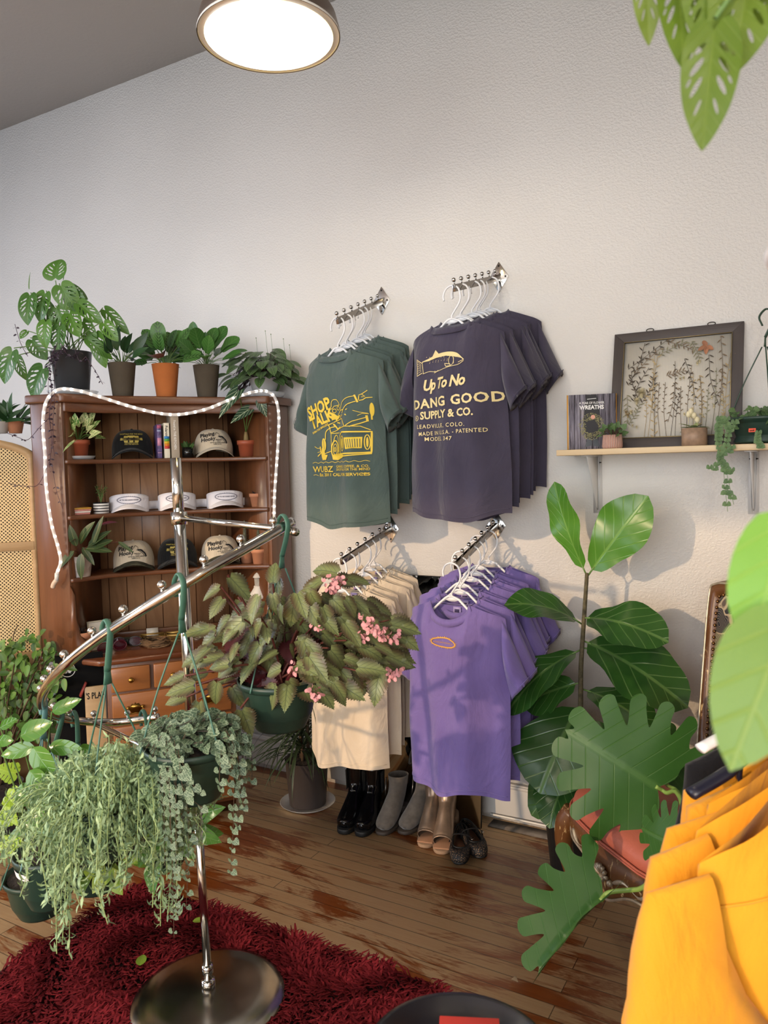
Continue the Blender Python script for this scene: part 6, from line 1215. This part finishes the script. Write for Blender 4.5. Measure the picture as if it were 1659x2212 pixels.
p = on(1625, 935, 1, rim[1]-.096); p = rim+nrm([p[0]-rim[0], -.09, 0])*.0925+[0, 0, -.045]; d = nrm([p[0]-rim[0], p[1]-rim[1], 0]); sd_ = np.array([-d[1], d[0], 0]); sm = MB(); G = [[p+sd_*x*.011+[0, 0, z]+d*.0022 for x in (-1, 1)] for z in (-.006, .006)]; sm.grid(np.array(G)); sk = sm.build('price_sticker', M('orange_sticker', '#e8502c', .5), t); m = MB(); text(m, '$28.00', lambda x, y: p+sd_*x+[0, 0, y]+d*.003, -.008, -.003, .0045, .04, .8); m.build('sticker_print', INK, sk, smooth=False)
# ---------------------------------------------------------------- fiddle leaf fig
random.seed(61); FT = [on(x, y, 1, Y_) for x, y, Y_ in ((1268, 1238, -.27), (1262, 1330, -.27), (1255, 1440, -.27), (1254, 1530, -.26), (1250, 1640, -.25), (1243, 1735, -.22))]; base = np.array([FT[-1][0], -.22, 0])
t = thing('fiddle_leaf_fig', 'tall fiddle leaf fig with two upright young leaves between purple shirts and chair', 'potted plant', base); pot(t, .115, .21, M('black_nursery_pot', '#1c1c1e', .5), 'taper', base, rb=.095)
P = smoothpts(FT+[base+[0, 0, .2]], 6); MB().tube(P, np.linspace(.007, .012, len(P)), 8).build('trunk', M('fig_bark', '#4d4630', .8, var=.4, vs=60, bump=.6), t)
D = lambda p: proj(p)[2]
for bx, by, tx, ty, w_, Yb, Yt, mt_, bend, up in ((1264, 1236, 1176, 1072, 66, -.27, -.30, 'fidy', .35, (-.5, -.8, .2)), (1274, 1238, 1384, 1100, 92, -.27, -.33, 'fidy', .3, (-.1, -1, .1)), (1252, 1345, 1116, 1300, 84, -.27, -.42, 'fid', .9, (-.1, -.5, .9)), (1262, 1335, 1400, 1385, 92, -.27, -.42, 'fid', .8, (.1, -.7, .8)), (1262, 1385, 1448, 1520, 112, -.26, -.38, 'fid', .7, (.2, -.7, .8)), (1252, 1405, 1104, 1525, 92, -.27, -.45, 'fid', .8, (-.2, -.6, .9)), (1252, 1475, 1140, 1530, 76, -.26, -.30, 'fid', .6, (0, -.8, .5)), (1262, 1490, 1392, 1570, 84, -.26, -.34, 'fid', .7, (.2, -.5, .9)), (1254, 1522, 1176, 1690, 150, -.26, -.46, 'fid', .5, (-.1, -1, .45)), (1245, 1640, 1185, 1765, 84, -.25, -.42, 'fid', .6, (-.3, -.8, .4)), (1240, 1610, 1140, 1660, 70, -.25, -.25, 'fid', .5, (0, -.7, .5)), (1250, 1560, 1330, 1680, 110, -.25, -.38, 'fid', .6, (.3, -.8, .5)), (1243, 1660, 1160, 1755, 70, -.24, -.34, 'fid', .6, (-.2, -.8, .4)), (1262, 1400, 1330, 1420, 60, -.26, -.2, 'fid', .4, (0, -.5, 1))):
    a, b = on(bx, by, 1, Yb), on(tx, ty, 1, Yt); L_ = np.linalg.norm(b-a); d = nrm(b-a+np.array([0, 0, .35*bend*L_])); m = MB(); leaf(m, 'fiddle', a+d*.015, d, L_*1.08, w_*D(a)/FP*1.4, up=up, bend=bend, wave=.034, wf=14, fold=.12, cup=.0); lf = m.build('leaf', LM[mt_], t); MB().tube([a-d*.01, a+d*.03], .0032, 6).build('leaf_stalk', STEMG, lf)
# ---------------------------------------------------------------- armchair
AW = M('gilded_walnut', '#5a3a20', .4, var=.25, vs=12, coat=.3); g = N('worn_gilt_walnut'); nz = g.noise(1., 5, g.co('Object', (60, 60, 14)), .7, .6); g.bs(Base_Color=g.mix(g.ramp(nz, [(.60, 0.), (.64, 1.)]), g.mix(g.noise(8, 3, g.co()), lin('#3f2613'), lin('#6e4622')), lin('#c9ad7c')), Roughness=.38); g.bump(nz, .15, .003); AW = g.m
SIL = M('silvered_carving', '#b3a892', .35, .5, var=.3, vs=40); SALM = M('salmon_leather', '#a65a48', .42, var=.12, vs=6, bump=.1, bs=120)
ca = thing('carved_armchair', 'antique carved wooden chair with a salmon leather seat and floral tapestry back', 'chair', (-.50, -.79, 0), R(-45)); cw = .31
def cleg(x, y, sx_, sy_):
    P = smoothpts([(x, y, .36), (x+sx_*.018, y+sy_*.018, .31), (x+sx_*.022, y+sy_*.022, .24), (x+sx_*.004, y+sy_*.004, .14), (x-sx_*.006, y-sy_*.006, .07), (x+sx_*.010, y+sy_*.010, .025), (x+sx_*.022, y+sy_*.022, .008)], 5)
    lg = MB(True).tube(P, np.interp(np.linspace(0, 1, len(P)), [0, .15, .35, .6, .8, .92, 1], [.034, .036, .028, .018, .015, .018, .012]), 12).build('leg', AW, ca); return lg
for x, y, sx_, sy_ in ((-cw, .03, -1, -1), (cw, .03, 1, -1), (-cw+.05, .50, -1, 1), (cw-.05, .50, 1, 1)):
    lg = cleg(x, y, sx_, sy_)
    if sy_ < 0:
        for s2 in (1,):
            m = MB(True); sp = [(x+sx_*.024+.012*math.cos(a)*sx_*(1-a/14), y-.030-.004*math.sin(a), .335+.022*math.sin(a)*(1-a/14)-.006*a) for a in np.linspace(0, 11, 40)]; m.tube(sp, .0045, 6); m.build('carved_scroll', SIL, lg)
xs = np.linspace(-cw, cw, 41)
def apr(x): u = x/cw; return .300-.030*math.cos(u*PI*2)*(1-abs(u))-.03*(1-abs(u))+.02*abs(u)
def fy(x): return .0-.035*(1-(x/cw)**2)+.03*abs(x/cw)**6
m = MB(True); G = [[(x, fy(x)+o, z) for x in xs for o in ()] for z in ()]
G = np.array([[(x, fy(x), apr(x)) for x in xs], [(x, fy(x)-.012, (apr(x)+.40)/2) for x in xs], [(x, fy(x)-.004, .40) for x in xs], [(x, fy(x)+.03, .40) for x in xs], [(x, fy(x)+.03, apr(x)) for x in xs], [(x, fy(x), apr(x)) for x in xs]]); m.grid(G); m.build('front_apron', AW, ca)
MB(True).tube([(x, fy(x)-.004, apr(x)+.004) for x in xs], .0045, 6).build('apron_edge', SIL, ca)
m = MB(True)
for a in np.linspace(-70, 70, 7): d = np.array([math.sin(R(a)), -.12, math.cos(R(a))]); o = np.array([0, fy(0)-.018, .315]); m.tube([o, o+d*.018, o+d*.036], [.003, .005, .0062], 6)
m.ball((0, fy(0)-.018, .31), .012, 10); [m.ball((s_*.036, fy(0)-.014, .312), .010, 10) for s_ in (-1, 1)]; m.build('carved_shell', SIL, ca)
for s_ in (-1, 1):
    MB(True).tube(smoothpts([(s_*.05, fy(.05)-.012, .32), (s_*.10, fy(.1)-.014, .345), (s_*.16, fy(.16)-.013, .335), (s_*.20, fy(.2)-.012, .36)], 6), [.004+.003*math.sin(k*.5) for k in range(19)], 6).build('carved_leafwork', SIL, ca)
    f = lambda y: s_*(cw-.01-.05*(y/.5)); ys = np.linspace(.04, .5, 15); m = MB(True); G = np.array([[(f(y)+s_*.015*math.sin(y*6.28), y, .31+.02*math.cos(y*12)) for y in ys], [(f(y)+s_*.022*math.sin(y*6.28), y, .36) for y in ys], [(f(y)+s_*.015*math.sin(y*6.28), y, .40) for y in ys], [(f(y)-s_*.025, y, .40) for y in ys], [(f(y)-s_*.025, y, .31) for y in ys]]); m.grid(G); m.build('side_apron', AW, ca)
MB(True).box((-cw+.05, .49, .31), (cw-.05, .52, .40)).build('rear_apron', AW, ca, False, .004)
def seatpt(u, v, k=1.): x = u*(cw+.004); y = v*.5; wd_ = 1-.16*v; return x*wd_*k, (.5*.5+(y-.25)*k)+(fy(x)*(1-v)-.006*(1-v))*k
G = []
for k, z in ((.98, .398), (1.015, .405), (1.02, .425), (1.0, .447), (.93, .466), (.7, .482), (.4, .49), (.05, .492)):
    ring = [];
    for a in np.linspace(0, 2*PI, 49)[:-1]:
        cx_, sx_ = math.cos(a), math.sin(a); e = .35; u = math.copysign(abs(cx_)**e, cx_); v = .5+.5*math.copysign(abs(sx_)**e, sx_); x, y = seatpt(u, v, k); ring.append((x, y, z))
    G.append(ring)
MB(True).grid(np.array(G), wrap=True).build('seat_cushion', SALM, ca)
for z, k in ((.404, 1.02), (.413, 1.025)): MB(True).tube([(p[0]*k, .25+(p[1]-.25)*k, z) for p in G[1]], .0035, 6, closed=True).build('piping', SALM, ca)
# back
g = N('tapestry'); v = g.co('Object', (1, 1, 1)); wv = g.noise(5, 2, v); vv = g.n('TexCoord').outputs['Object']; va = g.n('VectorMath', {0: vv}, operation='ADD'); nt = g.n('TexNoise', {'Scale': 9., 'Detail': 1.}); g.set(nt.inputs['Vector'], vv); sc_ = g.n('VectorMath', {0: nt.outputs[1]}, operation='SCALE'); sc_.inputs[3].default_value = .12; g.set(va.inputs[1], sc_.outputs[0])
vo = g.n('TexVoronoi', {'Vector': va.outputs[0], 'Scale': 11.}); ed = g.n('TexVoronoi', {'Vector': va.outputs[0], 'Scale': 11.}, feature='DISTANCE_TO_EDGE').outputs[0]; cr = g.n('SeparateColor', {0: vo.outputs[1]}).outputs[0]
pal = g.ramp(cr, [(0, lin('#2b2c33')), (.30, lin('#4a4a42')), (.48, lin('#6d3f3a')), (.62, lin('#8a5a4e')), (.80, lin('#6f6a52')), (.92, lin('#23242a'))]); g.n('Value')
wvn = g.math('SINE', g.math('MULTIPLY', vo.outputs[0], 90.)); c1 = g.mix(g.ramp(wvn, [(.6, 0.), (.9, .5)]), pal, lin('#a08f74')); g.bs(Base_Color=g.mix(g.ramp(ed, [(.012, 1.), (.035, 0.)]), c1, lin('#a8977c')), Roughness=.95); g.bump(g.noise(400, 2, g.co()), .3); TAP = g.m
bk0, rec = .45, .20
def bp(x, z, o=0.): return np.array([x, bk0+(z-.44)*rec+o, z])
bo = [(-.235, .52), (-.275, .80), (-.305, 1.04), (-.285, 1.085), (-.18, 1.10), (0, 1.135), (.18, 1.10), (.285, 1.085), (.305, 1.04), (.275, .80), (.235, .52)]; bs_ = smoothpts(bo, 4); m = MB(True); ctr = np.array([0, .80]); PO = np.vstack([bs_, [[.12, .50], [-.12, .50]]])
def scl(P, k): return ctr+(P-ctr)*k
G = [[bp(*p, o) for p in scl(PO, k)] for k, o in ((.86, -.004), (.88, -.022), (.94, -.030), (1.0, -.018), (1.01, .012), (.86, .012))]; m.grid(np.array(G), wrap=True); m.build('back_frame', AW, ca)
m = MB(True); Q = scl(PO, .87); m.add([bp(*p, -.010) for p in Q]+[bp(0, .8, -.035)], [(i, (i+1) % len(Q), len(Q)) for i in range(len(Q))]); m.build('tapestry_back', TAP, ca); MB(True).add([bp(*p, .012) for p in Q], [tuple(range(len(Q)))]).build('back_cloth', AW, ca)
MB(True).tube([bp(*p, -.024) for p in scl(PO, .985)], .004, 6, closed=True).build('gilt_moulding', SIL, ca)
R_ = scl(PO, .868); seg = np.vstack([R_, R_[:1]]); al = np.concatenate([[0], np.cumsum(np.linalg.norm(np.diff(seg, axis=0), axis=1))]); NAIL = M('bronze_nail', '#7a5c3c', .3, 1.)
nn = 98
for k in range(nn): u = al[-1]*k/nn; p = [np.interp(u, al, seg[:, j]) for j in range(2)]; MB(True).ball(bp(p[0], p[1], -.016), .0058, 8).build('brass_nail', NAIL, ca)
for s_ in (-1, 1): MB(True).tube([bp(s_*.225, .40, .0), bp(s_*.235, .54, -.006)], [.02, .018], 10).build('back_post', AW, ca)
MB(True).box((-.2, .50, .505), (.2, .53, .53)).build('lower_back_rail', AW, ca, False, .004)
# ---------------------------------------------------------------- lobed philodendron
random.seed(71); pc = dep(1530, 2085, 1.62); pc[2] = 0; t = thing('lobed_philodendron', 'philodendron with huge deeply lobed leaves reaching over and below the salmon chair seat', 'potted plant', pc); pot(t, .11, .20, M('dark_pot', '#262528', .5), 'taper', pc, rb=.09)
crown = pc+[0, 0, .24]
def bigleaf(bx, by, bd, tx, ty, td, w_, bend, up, mat='selm', twist=0., wave=.02, fold=-.12):
    a, b = dep(bx, by, bd), dep(tx, ty, td); d = nrm(b-a+np.array([0, 0, .25*bend*np.linalg.norm(b-a)])); m = MB(); leaf(m, 'lobed', a, d, np.linalg.norm(b-a)*1.05, w_, up=up, bend=bend, wave=wave, wf=11, fold=fold, twist=twist, rnd=rv(.2, .8)); lf = m.build('leaf', LM[mat], t); return a, d, lf
PET = M('pale_green_petiole', '#7c9a4a', .4)
a, d, lf = bigleaf(1438, 1712, 2.12, 1222, 1600, 2.18, .44, .35, (-.35, -.95, .55)); MB().tube(smoothpts([crown, crown+[0, .02, .1], dep(1475, 1745, 2.0), a, a+d*.03], 6), .006, 8).build('petiole', PET, lf)
a, d, lf = bigleaf(1316, 1928, 1.95, 1158, 2090, 1.93, .27, .25, (-.2, -1, .3), fold=.75, twist=-.75); MB().tube(smoothpts([crown+[0, 0, -.02], dep(1450, 1912, 1.80), dep(1380, 1921, 1.88), a, a+d*.03], 6), .0062, 8).build('petiole', PET, lf)
a, d, lf = bigleaf(1470, 1830, 1.9, 1375, 1800, 2.0, .20, .4, (-.3, -.9, .3)); MB().tube(smoothpts([crown, dep(1490, 1850, 1.8), a], 6), .005, 8).build('petiole', PET, lf)
a, d, lf = bigleaf(1435, 1690, 2.2, 1450, 1560, 2.3, .18, .4, (.5, -.9, .3)); MB().tube(smoothpts([crown, dep(1480, 1760, 2.0), a], 6), .005, 8).build('petiole', PET, lf)
# ---------------------------------------------------------------- hoodies on a rack at the right
random.seed(81); YEL = cloth('yellow_fleece', '#de9a28', '#d68f20', .95, .15); BKF = cloth('black_fleece', '#15151a', '#101014', .95, .1)
class Sweat(Tee):
    def sleeve(s, sd, m):
        n = 22; K = 22; G = []; W = s.W
        for i in range(n):
            u = i/(n-1); z0 = -.05-.60*u; c = np.array([sd*(W*.90+.05*min(1, u*1.6)**.8+.05*u), .015+.03*math.sin(u*2.2), -.19-.52*u]); a = np.array([sd*.035*(1-u), 0, .085*(1-u)**2])+np.array([sd*(.055-.012*u), 0, .02]); th = .045-.010*u; ring = []
            if i == 0: c = np.array([sd*W*.93, .02, -.20]); a = np.array([sd*.012, 0, .10]); th = .03
            if u > .93: a = a*.72; th *= .75
            for k in range(K): an = 2*PI*k/K; ring.append(c+a*math.cos(an)+np.array([0, -1, 0])*th*math.sin(an)+np.array([0, .006*math.sin(u*23+an*2+s.ph[3]), .006*math.sin(u*31+an+s.ph[4])]))
            G.append(ring)
        m.grid(np.array(G), wrap=True)
rx = thing('garment_rack', 'clothes rack bar holding the yellow and black hoodies, mostly outside the frame', 'rack', (.06, -2.0, 0)); ST0 = on(1415, 1890, 2, 1.05); XC = ST0[0]+.20; ZB = 1.12; ST0[1] += .215; HRZ = R(44)
RB = M('black_rack_metal', '#1a1a1c', .35, .8); MB().tube([(XC, -2.45, ZB+.142), (XC, -1.2, ZB+.142)], .011, 12).build('bar', RB, rx)
for y in (-2.45, -1.2): MB().tube([(XC, y, ZB+.142), (XC, y, .03)], .012, 12).build('upright', RB, rx); MB().tube([(XC-.0, y, .025), (XC+.45, y, .025)], .012, 12).build('foot', RB, rx)
def sweat(label, mat, Y, sd_, kw, hl, hm, dz=0., dx=0., rz=0., group=None, hg=None):
    T_ = Sweat(W=.205, Wh=.245, Ls=.66, neck=.080, dipv=.06, diph=.02, D=.045, seed=sd_, slope=.72, sl=.3, fold=.02); base = (XC+dx, Y, ZB+dz); rz += HRZ
    t = thing('hoodie', label, 'hoodie', base, rz, group); m = MB(True); T_.body(m); m.build('body', mat, t, weld=.0004)
    for s_ in (-1, 1): m = MB(True); T_.sleeve(s_, m); so = m.build('sleeve', mat, t)
    m = MB(True); T_.collar(m); m.build('collar', mat, t, solid=.003)
    G = []
    for v in np.linspace(0, 1, 14):
        w_ = (.125-.055*v**1.5)*(1 if v < .9 else .8); zc_ = .012-.30*v; G.append([[w_*math.cos(a)+.012*math.sin(v*6), -.042-.012*v-(.034*math.sin(PI*min(1, .12+v*.95)))*math.sin(a)+.006*math.sin(a*3+v*9), zc_+.018*math.sin(a)*(1-v)-.06*abs(math.cos(a))*(1-v)] for a in np.linspace(0, 2*PI, 25)[:-1]])
    m = MB(True); m.grid(np.array(G), wrap=True); m.add(G[-1], [tuple(range(24))]); m.add(G[0], [tuple(range(24))]); m.build('hood', mat, t)
    m = MB(True); m.tube([T_.P(x, .955, True, .002) for x in np.linspace(-.97, .97, 40)], .0022, 6); m.build('waistband_seam', mat, t)
    m = MB(True); xs = np.linspace(-.98, -.42, 16); m.tube([T_.P(x, .10+.06*(x+1), True, .002) for x in xs], .0013, 5); m.build('yoke_seam', mat, t)
    h = thing('clothes_hanger', hl, 'hanger', base, rz, hg); hanger_parts(h, hm, .125)
NAVP = M('navy_plastic', '#16182a', .35); yl = ['nearest to the camera', 'second from the camera', 'third from the camera', 'fourth from the camera', 'fifth, beside the black ones']
for i in range(5): sweat('bright yellow hoodie on the rack, '+yl[i], YEL, ST0[1]+.082*i, 20+i, {}, ('navy blue plastic hanger' if i == 3 else 'white plastic hanger')+' holding the yellow hoodie '+yl[i], NAVP if i == 3 else HANG, dz=.006*(i % 2), dx=-.012*math.sin(i*1.7), rz=R(3*math.sin(i*2.2)), group='yellow hoodies on the rack', hg='hangers of the yellow hoodies')
for i in range(3): sweat('black hoodie on the rack, '+('next to the yellow ones', 'middle one of three', 'nearest the chair')[i], BKF, ST0[1]+.43+.075*i, 40+i, {}, 'white plastic hanger holding the black hoodie '+('next to the yellow ones', 'in the middle', 'nearest the chair')[i], HANG, dx=.03*i-.01, rz=R(2*i-2), group='black hoodies on the rack', hg='hangers of the black hoodies')
for px, py, dd, mt_, l in ((1492, 1716, 1.06, NAVP, 'empty navy blue plastic hanger lying over the yellow hoodies'), (1512, 1618, 1.2, HANG, 'thick white hanger between the black hoodies and the yellow ones')):
    tp = dep(px, py, dd); c_, s_ = math.cos(HRZ), math.sin(HRZ); h = thing('clothes_hanger', l, 'hanger', (tp[0]+.2*c_, tp[1]+.2*s_, tp[2]+.088), HRZ)
    MB(True).tube(smoothpts([(-.034, 0, .092), (-.036, 0, .112), (0, 0, .143), (.037, 0, .108), (.012, 0, .05), (0, 0, .018)], 5), .0036, 8).build('hook', mt_, h)
    MB(True).tube(smoothpts([(-.2, 0, -.088), (-.14, 0, -.064), (-.06, 0, -.02), (0, 0, .02), (.06, 0, -.02), (.14, 0, -.064), (.2, 0, -.088)], 6), [.012]*7+[.009]*6+[.006]*12+[.009]*6+[.012]*6, 10, flat=.6).build('shoulder_bar', mt_, h)
    MB(True).tube(smoothpts([(-.12, 0, -.052), (-.11, 0, -.085), (0, 0, -.09), (.11, 0, -.085), (.12, 0, -.052)], 5), .0042, 8).build('trouser_bar', mt_, h)
# ---------------------------------------------------------------- nearest leaves, outside pots and small bits
random.seed(91); c = np.array([.10, -2.31, 1.640]); t = thing('hanging_monstera', 'out-of-focus monstera leaves hanging into the top right corner beside a white saucer', 'hanging plant', c); WHP = M('white_planter', '#e6e2e0', .4)
MB().lathe([(1e-4, 0), (.125, 0), (.137, .005), (.139, .011), (.134, .015), (.11, .006), (1e-4, .006)], c, 40).build('saucer', WHP, t); pot(t, .085, .13, WHP, 'round', c+[.03, 0, .005], rb=.06)
for k in range(3): a = 2*PI*k/3; MB().tube([c+[.03+.088*math.cos(a), .088*math.sin(a), .13], c+[.03, 0, .75], c+[.03, 0, 3.573-c[2]]], .0015, 5).build('hanging_cord', WHP, t)
m = MB(); q = MB()
for bx, by, bd, tx, ty, td, w_ in ((1462, -90, .60, 1478, 132, .56, 78), (1545, 40, .55, 1518, 315, .54, 105), (1395, -110, .62, 1402, 92, .62, 56), (1625, -90, .56, 1584, 152, .55, 130), (1520, -80, .57, 1540, 120, .56, 90), (1690, -90, .58, 1650, 60, .56, 90)):
    a, b = dep(bx, by, bd), dep(tx, ty, td); d = nrm(b-a); leaf(m, 'monstera', a, d, np.linalg.norm(b-a), w_*bd/FP*1.15, up=(.2, -1, .2), bend=.15, wave=.01); q.tube(curve3(c+[.03, 0, .13], a, 0, 10, .10), .002, 6, False)
m.build('foliage', leafmat('near_monstera_leaf', '#56741c', '#7b8f2c', vein='#94a94c', vs=.2, trans=.4), t); q.build('stems', STEMG, t)
c = np.array([.16, -2.60, 1.44]); t = thing('near_pothos', 'large blurred neon green leaves at the right edge, in front of the tapestry chair', 'hanging plant', c); pot(t, .07, .11, WHP, 'taper', c)
for k in range(3): a = 2*PI*k/3; MB().tube([c+[.07*math.cos(a), .07*math.sin(a), .11], c+[0, 0, .6], c+[0, 0, 3.573-c[2]]], .0015, 5).build('hanging_cord', WHP, t)
q = MB()
NE = leafmat('neon_leaf', '#77b33c', '#93c74c', vein='#b3d36a', vs=.35, vn=4, trans=.4); NE2 = leafmat('soft_green_leaf', '#668f3c', '#7d9f45', vein='#a2b85a', vs=.35, vn=4, trans=.35)
for bx, by, bd, tx, ty, td, w_, bd_, mt_ in ((1705, 1095, .42, 1632, 1370, .40, 165, .4, NE), (1715, 1300, .40, 1583, 1655, .38, 215, .3, NE2)):
    m = MB(); a, b = dep(bx, by, bd), dep(tx, ty, td); leaf(m, 'round' if mt_ is NE else 'ovate', a, b-a, np.linalg.norm(b-a)*1.03, w_*bd/FP, up=(.1, -1, .3), bend=bd_, fold=.1); m.build('leaf', mt_, t); q.tube(curve3(c+[0, 0, .10], a, 0, 10, .06), .003, 6, False)
q.build('vines', STEMG, t)
c = dep(992, 2330, 1.02); t = thing('tray_table', 'round black-rimmed tray table at the bottom edge of the picture', 'table', (c[0], c[1], 0)); r_ = .128; zt_ = dep(985, 2192, 1.10)[2]
MB().lathe([(1e-4, zt_-.03), (r_, zt_-.03), (r_+.002, zt_), (r_-.006, zt_), (r_-.008, zt_-.022), (1e-4, zt_-.022)], (c[0], c[1], 0), 48).build('tray', M('black_lacquer', '#17181f', .3), t)
MB().tube([(c[0], c[1], .02), (c[0], c[1], zt_-.03)], .014, 12).build('pedestal', RB, t); MB().lathe([(1e-4, 0), (.11, 0), (.11, .012), (.03, .022), (1e-4, .022)], (c[0], c[1], 0), 32).build('foot', RB, t)
o = MB(True).box((-.04, -.04, 0), (.045, .055, .019)).build('red_box', M('red_card', '#cc3a30', .5), None, False, .001); o.location = (c[0]-.0, c[1]+.03, zt_-.0215); o.rotation_euler = (0, 0, R(24)); tag(o, 'flat red box lying on the black tray table', 'box')
for px, py, z, rz_, l in ((302, 2086, .058, 2.2, 'yellow-green fallen leaf lying on the rug left of the round base'), (416, 1990, .058, .6, 'green fallen leaf lying on the rug below the trailing vines')):
    c = on(px, py, 2, z); m = MB(); leaf(m, 'ovate', c, sph(rz_, .1), .052, .030, bend=.2, fold=.15); o = m.build('fallen_leaf', LM['crot'], None); tag(o, l, 'leaf')
c = on(1112, 2118, 2, .001); m = MB(); m.add([c+[-.012, 0, 0], c+[.012, -.003, 0], c+[0, .012, .006], c+[0, .002, .012]], [(0, 1, 2), (0, 1, 3), (1, 2, 3), (2, 0, 3)]); o = m.build('leaf_scrap', FD['brown'], None); tag(o, 'tiny brown dried scrap on the bare floorboards near the rug corner', 'leaf')
